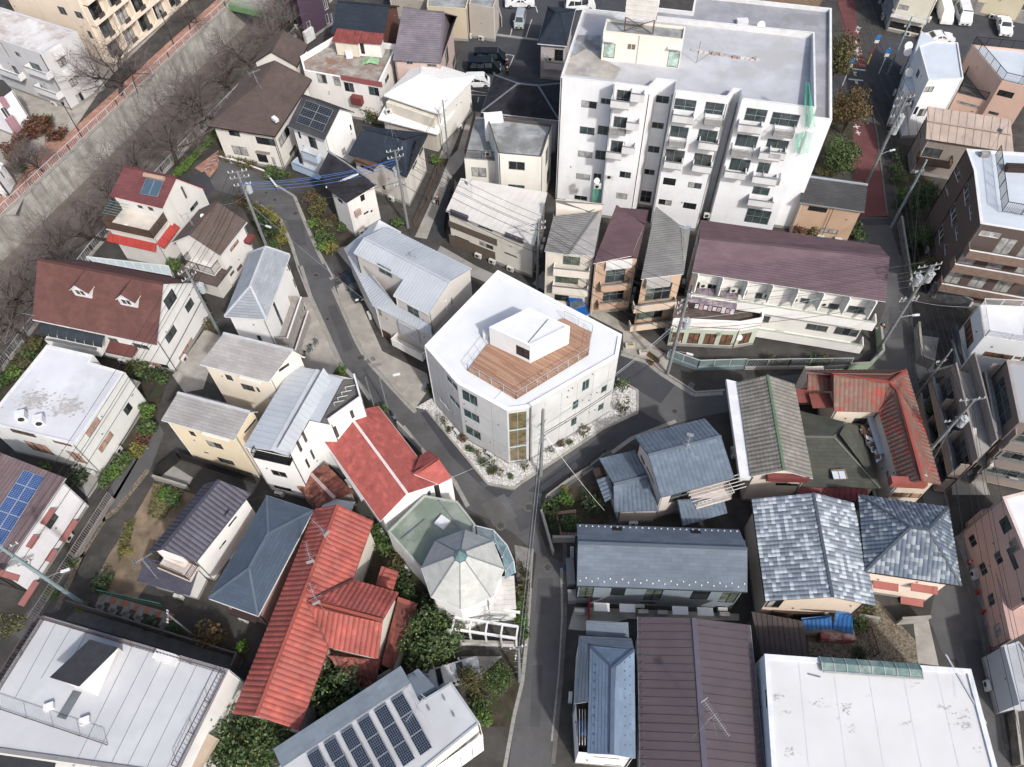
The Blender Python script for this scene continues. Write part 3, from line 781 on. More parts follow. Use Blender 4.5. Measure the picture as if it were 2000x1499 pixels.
kerb('q1080,150 q1230,560 q1330,1000 q1400,1400', .1, .3, m=CONCD); kerb('p577,385 p600,440 p622,490 p652,545', .1, .2); kerb('p500,395 p550,430 p570,475 p584,520', .1, .2)
kerb('p1041,1073 p1036,1150 p1030,1250', .1, .12); kerb('p960,68 p1052,80', .15, .4, m=CONC)
# white stone bed round the concrete building
GB = WS('z45,780 z135,800 z600,1362 z800,1392 z870,1348 z1500,940 z1750,820 z1752,655 z1640,600 z1400,700 z700,1100 z190,700'); struct('gravel_bed', polyL(GB, .15), GRAV, 'structure')
def in_poly(p, poly):
 c = False; n = len(poly)
 for i in range(n):
  a, b = poly[i], poly[i-1]
  if (a[1] > p[1]) != (b[1] > p[1]) and p[0] < (b[0]-a[0]) * (p[1]-a[1]) / (b[1]-a[1]) + a[0]: c = not c
 return c
rnd = random.Random(3); mb = MB()
x0, x1 = min(p.x for p in GB), max(p.x for p in GB); y0, y1 = min(p.y for p in GB), max(p.y for p in GB)
n = 0
while n < 8000:
 p = (rnd.uniform(x0, x1), rnd.uniform(y0, y1))
 if not in_poly(p, GB): continue
 n += 1; r = rnd.uniform(.035, .075); a = rnd.uniform(0, PI); u = Vector((math.cos(a), math.sin(a), rnd.uniform(-.3, .3)))*r; v = Vector((-math.sin(a), math.cos(a), rnd.uniform(-.3, .3)))*r*.7
 c = Vector((p[0], p[1], .16)); t = c + Vector((0, 0, r*.7))
 for s_, t_ in ((u, v), (v, -u), (-u, -v), (-v, u)): mb.face([c + s_, c + t_, t])
struct('white_stones', mb, mat('white_stone', '#edecea', .85, 'leaf', col2='#c9c7c2'), 'stuff')
# manhole covers, gully grates, painted marks
def disc(c, r, z, n=20): return [(c.x + r*math.cos(2*PI*i/n), c.y + r*math.sin(2*PI*i/n), z) for i in range(n)]
CAST = mat('cast_iron', '#6d6a66', .7, 'plain', .2, 6.0, metal=.3)
MH = [('p617,538', .42, 'in the street at the top bend, larger of the pair'), ('p637,515', .28, 'small, in the street at the top bend'), ('p660,545', .36, 'at the top bend beside the pale metal roofed house'), ('p704,700', .45, 'in the street left of the concrete building'), ('p640,624', .25, 'small, in the street beside the white house with bicycles'),
      ('p1033,991', .5, 'at the crossing nearest the garden wall'), ('p978,1027', .5, 'at the crossing beside the octagonal roof'), ('p1070,1109', .45, 'in the shaded street below the crossing'), ('p1318,804', .4, 'in the street right of the concrete building'), ('p520,377', .32, 'in the upper lane, first from the bend'), ('p537,391', .32, 'in the upper lane, second from the bend'), ('p577,417', .42, 'in the upper lane under the blue cables')]
for px, r, t in MH:
 c = W(px); o = empty('manhole_cover', (c.x, c.y, 0), 'round iron manhole cover ' + t, 'manhole', 'round manhole covers in the streets')
 mb = MB(); mb.face(disc(c, r, .026));
 for a, b in zip(disc(c, r, .026), disc(c, r, .026)[1:] + disc(c, r, .026)[:1]): mb.face([a, b, (b[0], b[1], .02), (a[0], a[1], .02)])
 mb.build('collar', CONCD, o); mb = MB(); mb.prism(disc(c, r*.8, 0), .027, .031); mb.build('lid', CAST, o)
 mb = MB()
 for k in range(8): a = k*PI/4; mb.beam(c + Vector((math.cos(a)*r*.15, math.sin(a)*r*.15, .034)), c + Vector((math.cos(a)*r*.7, math.sin(a)*r*.7, .034)), .05, .006)
 mb.build('ribs', DARKF, o)
for px, w, d, a, t in (('f670,612', .5, 1.0, -1.0, 'in the kerb left of the concrete building'), ('f1345,1330', .7, .7, .75, 'at the tip of the white gravel bed'), ('f1470,1445', .8, .8, .75, 'at the crossing'), ('f465,185', .4, .8, -1.0, 'at the top of the pale pavement'), ('g1040,775', .5, 1.4, -.6, 'in the kerb by the glass fence')):
 c = W(px); mb = MB(); u = Vector((math.cos(a), math.sin(a), 0)); v = Vector((-u.y, u.x, 0))
 for i in range(7): mb.box(c + u*(w*(i/6-.5)*.86) + Vector((0, 0, .03)), u*w*.035, v*d*.46, Vector((0, 0, .015)))
 for s_ in (-1, 1): mb.box(c + v*s_*d*.48 + Vector((0, 0, .03)), u*w*.5, v*.03, Vector((0, 0, .018))); mb.box(c + u*s_*w*.48 + Vector((0, 0, .03)), u*.03, v*d*.5, Vector((0, 0, .017)))
 single('drain_grate', mb, STEEL, 'rectangular steel drain grate ' + t, 'grate')
def mark(pts, z=.024, name='road_marking'): return struct(name, polyL(WS(pts), z), MARK)
def line(a, b, w=.12, z=.014, name='road_marking'):
 a, b = W(a), W(b); d = (b-a).normalized(); n = Vector((-d.y, d.x, 0))*w/2; return struct(name, polyL([a-n, b-n, b+n, a+n], z), MARK)
line('p1664,135', 'p1690,138', .35, .024); line('p1657,155', 'p1686,158', .3, .024); line('p1672,156', 'p1673,164', .35, .026); line('p1668,142', 'p1673,142', .3, .024); line('p1668,147', 'p1673,148', .2, .025); line('p1668,141', 'p1669,147', .2, .027)
# worn painted characters on the red road
for px, w in (('p1673,115', .9), ('p1675,106', 1.2), ('p1674,100', 1.4), ('p1674,94', 1.0), ('p1673,84', .9), ('p1674,62', .7), ('p1677,55', .8), ('p1673,248', .9), ('p1676,260', .7)):
 c = W(px); mb = MB()
 mb.face([(c.x-w/2, c.y-.1, .022), (c.x+w/2, c.y-.1, .022), (c.x+w/2, c.y+.1, .022), (c.x-w/2, c.y+.1, .022)]); mb.face([(c.x-.1, c.y-.5, .0225), (c.x+.1, c.y-.5, .0225), (c.x+.1, c.y+.5, .0225), (c.x-.1, c.y+.5, .0225)])
 struct('road_marking', mb, MARK)
for a, b in (('p997,70', 'p1000,56'), ('p1027,74', 'p1039,38'), ('p984,106', 'p1004,109'), ('p1004,109', 'p993,135'), ('p905,175', 'p950,182'), ('p912,185', 'p950,187'), ('p935,190', 'p933,200'), ('p922,60', 'p938,30'), ('p930,60', 'p939,30'), ('p1046,12', 'p1050,25')): line(a, b, .13, .011)
# pale concrete gutters along the road edges, trench patches
def strip(pts, w=.4, z=.021, m=None, name='gutter_strip'):
 P = WS(pts); mb = MB()
 for a, b in zip(P, P[1:]):
  d_ = (b-a).normalized(); n_ = Vector((-d_.y, d_.x, 0))*w/2; k = max(1, int((b-a).length/.6))
  for i in range(k): p, q = a + (b-a)*i/k, a + (b-a)*(i+.97)/k; mb.face([(v.x, v.y, z + .001*(i % 2)) for v in (p-n_, q-n_, q+n_, p+n_)])
 return struct(name, mb, m or CONC)
ASPM = mat('asphalt_mid', '#535356', .95, 'asphalt', .1, .4)
strip('p588,520 p606,578 p631,633 p667,713 p703,751 p724,781'); strip('p650,564 p696,668 p716,704 p797,792 p812,806'); strip('p787,833 p831,887 p887,940 p914,990'); strip('p1320,823 p1233,857 p1147,920 p1075,970'); strip('p1036,1149 p1029,1249 p1020,1333 p1004,1399 p986,1500', .3, .026); strip('p1098,1110 p1100,1206 p1094,1316 p1080,1449', .35, .026); strip('p1755,500 p1774,583 p1778,647 p1780,707 p1790,767 p1817,867 p1850,1000 p1857,1049 p1907,1186 p1940,1333 p1966,1480', .45, .018, CONCD); strip('p1712,640 p1716,690 p1695,716', .35, .018); strip('p1213,692 p1264,708 p1287,728 p1355,772 p1412,768', .45, .025); strip('p548,432 p568,478 p582,520', .3); strip('p540,362 p574,383 p597,440 p619,490 p648,547', .3)
strip('m330,420 m490,250 m610,60 e600,1450', .25, .018, GRAVB); strip('e870,1250 e690,1480 m550,90 m330,580', .5, .018, GRAVB)
for i, (pts, m_) in enumerate((('p640,600 p655,595 p690,680 p672,690', ASPM), ('p606,520 p650,515 p655,540 p612,548', ASPM), ('p700,740 p716,730 p760,780 p742,790', ASPM), ('p1000,1000 p1040,985 p1050,1020 p1015,1040', ASPM), ('p1050,1130 p1080,1130 p1078,1200 p1046,1200', ASPM), ('p1040,1300 p1060,1300 p1055,1420 p1035,1420', ASPM), ('p1150,905 p1190,880 p1200,890 p1160,915', ASPH), ('p1735,600 p1760,600 p1765,660 p1740,665', ASPM), ('p1095,945 p1130,920 p1140,930 p1105,955', mat('asphalt_pale', '#656463', .95, 'asphalt', .1, .5)), ('p940,985 p985,965 p1010,1010 p965,1030', mat('asphalt_pale', '')), ('p560,430 p590,430 p600,480 p575,480', ASPM), ('p1880,1250 p1915,1250 p1925,1330 p1892,1330', ASPM))): sheet('road_patch', pts, m_, .0225 + .0004*i)
# ================================================================== the white concrete building in the middle
WR = mat('white_roof_coating', '#e4e7ea', .6, 'plain', .03, .5); EXC = mat('fair_faced_concrete', '#d9dbdb', .8, 'wall', .045, .45, dirt=.3, dcol=(.33, .33, .32)); WPL = wallm('#e4e6e8', .06, .03)
ZC = 9.7
PC = WS('p829,676 p893,750 p990,803 p1032,797 p1208,696 p1215,654 p972,528', ZC)
H = House('concrete_building', sum(PC, Vector())/7, 'white three storey concrete building with a wooden roof deck on the corner plot', 'building', EXC)
flat(H, PC, ZC, .12, .35, WR, WPL)
T = paint('#9fc0bd', .35, .2)
H.wins('z278,510,372,660 z302,662,392,800', 't', G_TEAL); H.wins('z398,630,525,775 z412,775,540,905 z428,905,550,1035', 't', G_TEAL)
H.wins('z230,690,312,810', 'w', G_GREY)
H.wins('z762,822,900,935 z765,960,900,1062 z770,1088,900,1172', 't', G_WARM)
H.wins('z1335,580,1378,625 z1258,735,1298,772 z1245,868,1285,900 z1480,620,1515,645 z1455,758,1490,785', 't', G_TEAL)
for q in ('z1408,515', 'z1222,642', 'z1252,622', 'z1395,672', 'z1440,656', 'z1330,715', 'z1380,715', 'z1198,885', 'z1380,808', 'z1425,790', 'z425,745', 'z440,880', 'z690,905', 'z345,820', 'z390,873'):
 p = nums(q); w = H.find(p); u, z = H.uv(w, p); mb = MB(); c = w['a'] + w['d']*u + Vector((0, 0, z)); mb.tube([c + w['n']*.002, c + w['n']*.1], .07, 8); mb.build('vent_cap', ALU, H.o)
H.finish()
# panel joints and tie holes of the formwork: shallow strips
mb = MB()
for w in H.walls:
 if w['L'] < 2: continue
 for zz in (3.1, 6.3): mb.box(w['a'] + w['d']*w['L']/2 + w['n']*.001 + Vector((0, 0, zz)), w['d']*w['L']/2, w['n']*.003, Vector((0, 0, .014)))
 k = 1
 while k*1.8 < w['L']: mb.box(w['a'] + w['d']*k*1.8 + w['n']*.001 + Vector((0, 0, 4.6)), w['d']*.014, w['n']*.0025, Vector((0, 0, 4.5))); k += 1
mb.build('panel_joints', mat('joint_grey', '#979a9c', .9), H.o)
# roof room
ZP0, ZP1 = ZC - .1, ZC + 2.6
PP = WS('z612,155 z930,302 z1236,150 z812,-60', ZP1); PP[3] = PP[0] + PP[2] - PP[1]
flat(H, PP, ZP1, .12, .22, WR, WPL, z0=ZP0, wm=WPL); H2 = H
n0 = len(H.walls) - 4; sub = House.__new__(House); sub.__dict__ = dict(H.__dict__); sub.walls = H.walls[n0:]; sub.wins('z820,290,922,410', 'k', G_DARK); sub.finish(found=False)
a, b = W('z905,285', ZP1 - .1), W('z1075,85', ZP1 - .1); mb = MB(); mb.beam(a, b, .08, .08); a2 = W('z940,300', ZP1 - .1); b2 = W('z1200,160', ZP1 - .1); mb.beam(a2, b2, .08, .08); mb.build('roof_upstand', ALU, H.o)
mb = MB(); c = W('z645,250', ZC + .5); mb.box(c, RT*.28, Vector((0, 1, 0))*.2, Vector((0, 0, .5))); mb.build('air_conditioner_unit', WHITE, H.o)
mb = MB(); c = W('z590,225', ZC); mb.box(c + Vector((0, 0, .35)), RT*.3, Vector((0, 1, 0))*.25, Vector((0, 0, .35))); mb.build('air_conditioner_unit', WHITE, H.o)
# deck of narrow boards
ZD = ZC + .02; DK = WS('z600,290 z447,490 z820,710 z1375,370 z1405,195 z1190,90 z1000,200', ZD)
cx = [p for p in DK]; A, B = DK[1], DK[2]; d = (B-A).normalized(); n = Vector((-d.y, d.x, 0));
DECK = mat('deck_boards', '#98705a', .75, 'leaf', col2='#b8937a');
S = [((p-A).dot(d), (p-A).dot(n)) for p in DK]
hull = [S[1], S[2], S[3], S[4], S[5], S[0]]
y0 = min(s[1] for s in hull); y1 = max(s[1] for s in hull); k = int((y1-y0)/.145); mb = MB(); rnd = random.Random(2)
for i in range(k):
 ya = y0 + i*.145; iv = interval(hull, ya + .07)
 if not iv: continue
 x = iv[0];
 while x < iv[1] - .05:
  xe = min(iv[1], x + rnd.uniform(1.6, 3.6));
  P = [A + d*xx + n*yy + Vector((0, 0, .06)) for xx, yy in ((x, ya), (xe - .006, ya), (xe - .006, ya + .135), (x, ya + .135))]
  mb.face(P); mb.face([P[0], P[1], P[1] - Vector((0, 0, .1)), P[0] - Vector((0, 0, .1))]); x = xe
dk = mb.build('deck', DECK, H.o, kind='stuff')
mb = MB(); mb.face([p + Vector((0, 0, -.02)) for p in (DK[1], DK[2], DK[3], DK[4], DK[5], DK[0])]); mb.build('deck_frame', DARKF, H.o)
RL = [DK[0], DK[1], DK[2], DK[3], DK[4], DK[5]]; mb = MB()
for a, b in zip(RL, RL[1:]):
 for zz in (1.1, .65): mb.beam(a + Vector((0, 0, zz)), b + Vector((0, 0, zz)), .035 if zz > 1 else .012, .035 if zz > 1 else .012)
 m_ = max(1, int((b-a).length/1.1))
 for i in range(m_ + 1): c = a + (b-a)*i/m_; mb.beam(c, c + Vector((0, 0, 1.1)), .04, .04)
mb.build('railing', paint('#c3ccd0', .4, .3), H.o)
mb = MB()
for p, q in (('z645,725', 'z710,655'), ('z725,770', 'z935,765')): mb.beam(W(p, ZC - .06), W(q, ZC - .06), .05, .05)
mb.build('roof_upstand', WPL, H.o)
# ================================================================== houses, upper half of the view
SL_BROWN = mat('slate_brown', '#655752', .85, 'slate', .1, .4, cell=(.9, .3)); SL_DARK = mat('slate_dark', '#4c4d50', .85, 'slate', .18, .4, cell=(.9, .3), col2=None)
SL_NAVY = mat('slate_navy', '#2d3846', .8, 'slate', .12, .5, cell=(.8, .3)); SL_BLACK = mat('slate_black', '#33333a', .85, 'slate', .3, .8, cell=(.8, .3))
SL_MAUVE = mat('slate_mauve', '#837d86', .85, 'slate', .12, .5, cell=(.7, .35)); SL_GREY = mat('slate_grey', '#8f8e8c', .85, 'slate', .1, .4, cell=(.9, .3)); SL_LGREY = mat('slate_light_grey', '#a9a7a6', .85, 'slate', .1, .4, cell=(.9, .3))
SL_PURP = mat('slate_purple', '#79636b', .85, 'slate', .08, .4, cell=(.9, .3)); SL_REDB = mat('slate_redbrown', '#714c47', .85, 'slate', .12, .5, cell=(.45, .36)); SL_PURPB = mat('slate_purple_brown', '#6b545a', .85, 'slate', .1, .4, cell=(.9, .3))
MT_LG = mat('metal_light_grey', '#c0c7cf', .5, 'plain', .05, .4, metal=.1); MT_WHITE = mat('metal_white', '#f0f0ee', .55, 'plain', .04, .5); MT_BEIGE = mat('metal_beige', '#b7a69a', .55, 'plain', .08, .6); MT_CREAM = mat('metal_cream', '#dedbd5', .55, 'plain', .05, .5)
RF_GREY = mat('flat_roof_grey', '#b4b8bf', .8, 'wall', .1, .3, col2='#a6a8ad', dirt=0); RF_OLD = mat('flat_roof_mottled', '#a3a7a8', .85, 'wall', .2, .5, col2='#7f8180'); RF_RUST = mat('flat_roof_rusty', '#a9a49c', .85, 'wall', .2, .8, col2='#93705f')
RF_BLUE = mat('flat_roof_pale_blue', '#ccd6e0', .7, 'wall', .04, .4); RF_WHITE = mat('flat_roof_white', '#e3e6ea', .7, 'wall', .06, .3, col2='#dcdde0')
REDP = paint('#a5594e', .6); REDD = paint('#7c3f3d', .7); TAN = paint('#c9a58e', .7)
def hx(name, spec, label, wall, dirt=.25, cat='house'): return House(name, sum(WS(spec), Vector())/len(spec.split()), label, cat, wall, dirt)
# --- brown hipped house above the bend
r = R4('b325,470', 'b110,800', 'a1255,685', 5.7); H = House('hipped_house', r.mid(), 'cream two storey house with big brown hipped slate roof above the street bend', wall='#dcd9d2')
hip(H, r, 'b130,340', 'b0,500', 'slate', SL_BROWN, .5, paint('#5b4d48', .8), fascia=BROWN)
r2 = R4('b305,262', 'b240,390', 'b20,300', 5.7); gable(H, r2, 'b95,330', 'slate', SL_BROWN, fascia=BROWN, at='B', zr=7.6, frac=.5)
H.wins('p444,252,470,268 p451,284,487,306 p498,267,542,287 p500,300,525,319 p529,307,540,322', 'b'); H.wins('p543,272,567,262 p565,300,580,292', 'b')
H.wbox('p498,297,526,302', .35, paint('#8a7a72', .7), 'canopy'); H.finish(); antenna(H, 'b10,500', 7.6, 2.0); ridge(H.o, [W('b100,690', 6.9), W('b100,690', 6.9) + Vector((.6, -.6, -.1))], WHITE, .5, .4, 'dormer_vent')
pipe(H.o, *r.p(r.L-.4, .35)[:2], .3, 5.6, BROWN)
# --- red roofed house by the river with a solar water heater
H = hx('red_roof_house', 'a720,1500 a950,1600', 'tall white house with red slate roof, solar water heater and brown balcony by the river', '#dcdad5')
RS = mat('slate_red_purple', '#7e4a4c', .85, 'slate', .12, .5, cell=(.6, .3))
r = R4('a645,1142', 'a950,1215', 'a1225,1112', 7.4, 4.2); gable(H, r, 'a1030,1043', 'slate', RS, .2, .2, fascia=paint('#a8434a', .6)); fr_ = lambda q: hitplane(q, r.p(0, 0), r.u.cross(r.p(0, H.f, H.zr) - r.p(0, 0)).normalized())
rl = R4('a625,1350', 'a905,1412', 'a1010,1290', 4.9); H.body(rl.poly(.15), 4.9)
mb = MB(); P = rl.poly(0); mb.prism(P, 4.95, 5.1); mb.build('terrace', mat('terrace_floor', '#d9d1c6', .8, 'wall', .08), H.o)
mb = MB(); k = rl.poly(.08)
for a, b in ((k[3], k[0]), (k[0], k[1]), (k[1], k[2])):
 rail_into(mb, a, b, 5.1, 1.25, .12, .06)
mb.build('railing', mat('brown_slats', '#5d4a40', .8), H.o)
TR = mat('metal_red', '#b5423a', .6, 'plain', .1, 1.0)
for i, (a, b) in enumerate(((P[0], P[1]), (P[1], P[2]))):
 o_ = (b-a).cross(Vector((0, 0, 1))).normalized();
 if o_.dot(r.mid() - a) > 0: o_ = -o_
 roof_plane(H.o, [a + o_*.7 + Vector((0, 0, 3.9)), b + o_*.7 + Vector((0, 0, 3.9)), b + Vector((0, 0, 4.5)), a + Vector((0, 0, 4.5))], TR, 'seam', cw=.6)
H.wins('a1055,1100,1095,1155 a1110,1225,1165,1195', 's'); H.wins('a730,1425,860,1465', 'b', G_BEIGE); H.wins('a800,1200,840,1225 a860,1210,905,1240', 's'); H.finish()
cs = [fr_(q) for q in ('a820,1140', 'a925,1158', 'a960,1070', 'a860,1050')]
pv_grid(H, cs, 2, 1, cells=(1, 1), blue='#4d6478', lift=.12, name='solar_collector'); mb = MB(); up_ = Vector((0, 0, .25)); mb.tube([fr_('a850,1035') + up_, fr_('a965,1058') + up_], .28, 10); mb.build('water_tank', paint('#b59a86', .6), H.o)
mb = MB()
for k_ in range(6): a = W('a%d,%d' % (600 + k_*8, 1245 - k_*14), 6.6); mb.beam(a, a + r.u*2.6, .03, .03)
mb.build('drying_poles', paint('#6fb3b5', .5), H.o); dish(H, 'a735,1325', 6.0)
# --- brown gable house beside it
r = R4('a1445,1300', 'a1290,1499', 'a1010,1415', 5.4); H = House('gable_house', r.mid(), 'white house with brown gable roof and railed balcony beside the red roofed house', wall='#e6e3de')
gable(H, r, 'a1108,1438', 'slate', mat('slate_umber', '#6e5f58', .85, 'slate', .1, .5, cell=(.9, .3)), fascia=WHITE, at='B', frac=.5, zr=7.5)
H.wins('e1345,110,1375,95 e1385,80,1420,60', 'b', G_BROWN); H.wins('a1345,1460,1400,1420', 'b', G_BEIGE)
H.wbox('a1460,1420,1499,1395', .8, REDD, 'porch_roof'); H.finish(); dish(H, 'a1185,1265', 7.2); antenna(H, 'a1120,1310', 7.0, 1.6)
rb = R4('e1080,60', 'e1255,115', 'e1320,20', 3.1); mb = MB(); mb.prism(rb.poly(0), 2.95, 3.1); t = mb.build('terrace', paint('#e3dfd8', .8), H.o); mb = MB(); k = rb.poly(.05)
for a, b in ((k[3], k[0]), (k[0], k[1]), (k[1], k[2])): rail_into(mb, a, b, 3.1, 1.1, .14, .025)
mb.build('railing', DARKF, H.o)
rp = R4('e1030,110', 'e1270,180', 'e1350,60', 2.7); roof_plane(H.o, [rp.p(0, 0), rp.p(rp.L, 0), rp.p(rp.L, rp.W*.6, 3.0), rp.p(0, rp.W*.6, 3.0)], mat('slate_umber', ''), 'slate'); roof_plane(H.o, [rp.p(rp.L, 0), rp.p(rp.L, rp.W), rp.p(rp.L*.7, rp.W, 3.0), rp.p(rp.L*.7, rp.W*.6, 3.0)], mat('slate_umber', ''), 'slate')
mb = MB(); mb.prism(rp.poly(.5), 0, 2.7); mb.build('ground_floor', wallm('#d8d4cc'), H.o)
# --- purple brown townhouse at the top
r = R4('b250,190', 'b450,130', 'b430,-160', 9.5)
H = hx('townhouse', 'b300,190', 'dark purple narrow three storey house with white window frames at the top edge', '#4a3a4b', .1)
P = WS('b205,-60 b330,235 b355,215 b450,130 b470,-90', 0); P = [W('b230,145'), W('b300,250'), W('b455,140'), W('b400,40')]; H.body(P, 10.5)
H.wins('b295,135,325,165 b405,90,432,135 b435,80,460,115 b390,0,425,50', 'w', G_GREY); mb = MB(); mb.beam(W('b318,0', 8.2), W('b350,215', .5), .06, .06); H.wbox('b285,195,350,225', .5, WHITE, 'canopy'); H.finish()
mb = MB(); mb.prism(P, 10.5, 10.6); mb.build('roof', SL_DARK, H.o)
# --- navy gable roof and brown gable wall
r = R4('b440,195', 'b745,225', 'b875,40', 6.4); H = House('gable_house', r.mid(), 'brown house with plain navy slate gable roof at the top edge', wall='#66443a', dirt=.1)
gable(H, r, 'b785,25', 'slate', SL_NAVY, fascia=paint('#5a3a30', .7), zr=8.6, frac=.5); H.finish()
# --- mauve roof with pinkish wall
r = R4('b800,355', 'b1080,370', 'b1220,100', 7.0); H = House('mansard_house', r.mid(), 'pinkish house with broad mauve slate roof behind the white roofed house', wall='#c2aba3', dirt=.15)
H.body(r.poly(.2), [7.0, 7.0, 7.0, 7.0]); a, b, c, d = r.p(0, 0), r.p(r.L, 0), r.p(r.L, r.W), r.p(0, r.W)
R1, R2, R3, R4_ = W('b860,55', 10.4), W('b1100,75', 10.4), W('b1180,95', 10.0), W('b880,40', 10.4)
roof_plane(H.o, [a, b, R2, R1], SL_MAUVE, 'slate'); roof_plane(H.o, [b, c, R3, R2], SL_MAUVE, 'slate'); roof_plane(H.o, [d, a, R1, R4_], SL_MAUVE, 'slate'); mb = MB(); mb.face([R1, R2, R3, R4_]); mb.build('roof', SL_MAUVE, H.o); ridge(H.o, [b, R2], SL_MAUVE); ridge(H.o, [R1, R2], SL_MAUVE)
H.wins('b1105,320,1130,350 b1185,180,1210,195 b1150,370,1170,390', 'k'); H.wins('b1000,375,1060,395 b880,350,920,375'); H.finish()
# --- white house with rusty flat roof
H = hx('flat_roof_house', 'b500,450 b650,500', 'white house with rusty flat roof, red roofed stair hut and green tarpaulin', '#e2e0dc')
P = WS('b258,332 b455,215 b830,262 b720,495 b280,415', 6.2); flat(H, P, 6.2, .7, .25, RF_RUST, wallm('#e6e5e2', .15))
H.wins('b355,430,420,490 b450,445,500,505 b510,480,580,545 b655,505,735,570', 's'); H.wins('b755,470,780,455 b810,395,830,375'); H.wbox('b500,470,735,485', .12, paint('#9b5a58', .7), 'band'); H.wbox('b550,570,620,625', .8, REDD, 'porch_roof'); H.finish()
hut = House.__new__(House); hut.__dict__ = dict(H.__dict__); hut.walls = []
rh = R4('b455,230', 'b590,245', 'b610,195', 7.9); hut.body(rh.poly(.05), 7.7, 5.6, wallm('#d6cdbd', .6)); rh2 = R4('b575,235', 'b725,248', 'b740,210', 7.9); hut.body(rh2.poly(.05), 7.7, 5.6); hut.wins('b605,240,640,315', 'd', G_DARK); hut.finish(found=False)
for q in (rh, rh2): roof_plane(H.o, [q.p(-.2, -.2, 7.75), q.p(q.L+.2, -.2, 7.75), q.p(q.L+.2, q.W+.2, 8.1), q.p(-.2, q.W+.2, 8.1)], mat('metal_oxide', '#8f4a45', .7, 'plain', .15, 1.0), 'rib', cw=.5)
rbox(H, 'b548,335', 5.55, .9, .8, .8, WHITE, .2, 'water_tank')
mb = MB(); c = W('b670,365', 5.55); rr = random.Random(1)
g = [[c + Vector((i*.28-1.1, j*.28-.7, .5*max(0, 1-((i-4)**2+(j-2.5)**2)/14) + rr.uniform(0, .12))) for i in range(9)] for j in range(6)]
for j in range(5):
 for i in range(8): mb.face([g[j][i], g[j][i+1], g[j+1][i+1], g[j+1][i]])
single('tarpaulin', mb, mat('green_tarp', '#8fbb8f', .6, 'plain', .1, 2.0), 'crumpled pale green tarpaulin lying on the rusty flat roof', 'tarpaulin')
# --- white hipped roof in two tiers
r = R4('b750,560', 'b1075,670', 'b1195,420', 5.6); H = House('hipped_house', r.mid(), 'white painted two tier hipped roof house beside the concrete lane', wall='#e6e3dc')
hip(H, r, 'b880,375', 'b1030,610', 'rib', MT_WHITE, .5, MT_WHITE, fascia=WHITE, us=[r.L*.35, r.L*.66], zr=6.9)
rl = R4('b715,700', 'b1065,790', 'b1120,700', 3.2); roof_plane(H.o, [rl.p(0, 0), rl.p(rl.L, 0), rl.p(rl.L, rl.W*.8, 3.9), rl.p(0, rl.W*.8, 3.9)], MT_WHITE, 'rib', cw=.4); roof_plane(H.o, [rl.p(rl.L, 0), rl.p(rl.L+.1, rl.W*1.6), rl.p(rl.L-.8, rl.W*1.6, 3.7), rl.p(rl.L-.8, .9, 3.7)], MT_WHITE, 'rib', cw=.4)
H.wins('b775,620,860,650 b905,640,1040,680', 'b', G_BROWN); H.wins('b1140,555,1170,530 b1105,600,1120,590'); H.wbox('b770,655,1040,695', .9, wallm('#d9d3c4', .5), 'balcony'); H.finish()
mb = MB(); mb.prism(rl.poly(.5), 0, 3.2); mb.build('ground_floor', wallm('#bfb9ae', .5), H.o); ac(H, 'b1025,715', 3.75, .3); ac(H, 'b780,665', 3.75, .3)
# --- solar panelled white house
r = R4('b405,820', 'b185,740', 'b365,570', 6.9); H = House('solar_house', r.mid(), 'white three storey house with one solar array and pale blue balconies', wall='#e8e8e6', dirt=.15)
rr_ = R4('b185,740', 'b400,822', 'b580,660', 6.6); gable(H, rr_, 'b575,655', 'slate', SL_DARK, fascia=paint('#8e98a3', .5), zr=8.6, frac=.62, at='B')
cs = [rr_.p(.9, .7, 6.6 + 2*.7/(rr_.W*.62) + .05), rr_.p(rr_.L-.6, .7, 6.6 + 2*.7/(rr_.W*.62) + .05), rr_.p(rr_.L-.6, rr_.W*.55, 6.6 + 2*.55/.62 + .05), rr_.p(.9, rr_.W*.55, 6.6 + 2*.55/.62 + .05)]
pv_grid(H, cs, 2, 3, cells=(6, 4), blue='#262b33', lift=.08)
H.wins('b240,765,268,815 b300,795,365,880 b285,915,310,935', 'k'); H.wins('b548,735,562,760 b500,880,528,895', 'k');
H.bal('b270,905', 'b370,985', .9, 1.05, wallm('#b9c8d8', .1)); H.bal('b215,990', 'b370,1060', 1.3, 1.1, wallm('#a9bed4', .1)); H.finish()
# --- dark blue slate house between
r = R4('b540,905', 'b880,1040', 'b1000,800', 5.4); H = House('slate_house', r.mid(), 'old white house with dark blue slate roof and cluttered side wall above the lane', wall='#d7d3cb', dirt=.55)
P0, P1, P2, P3 = W('b540,905', 5.3), W('b880,1040', 5.2), W('b1005,790', 5.3), W('b625,765', 5.3)
RA, RB, = W('b640,760', 7.0), W('b880,815', 7.2)
roof_plane(H.o, [P0, W('b715,965', 5.2), W('b860,820', 7.2), W('b630,770', 6.6)], SL_NAVY, 'slate'); roof_plane(H.o, [W('b700,950', 5.0), P1, W('b890,810', 7.2), W('b850,830', 7.2)], SL_NAVY, 'slate'); roof_plane(H.o, [P1, P2, W('b1000,785', 5.6), W('b885,815', 7.2)], SL_NAVY, 'slate'); roof_plane(H.o, [P2 + Vector((0, 0, .2)), P3 + Vector((0, 0, .6)), W('b640,760', 6.6), W('b885,815', 7.2)], SL_NAVY, 'slate'); ridge(H.o, [W('b640,765', 6.7), W('b885,815', 7.22)], SL_NAVY)
H.body(inset_poly([P0, P1, P2, P3], .5), 5.2); H.wins('b955,900,985,870 b915,985,945,950 b735,1085,760,1115'); H.wins('b610,965,690,1010', 'b', G_DARK)
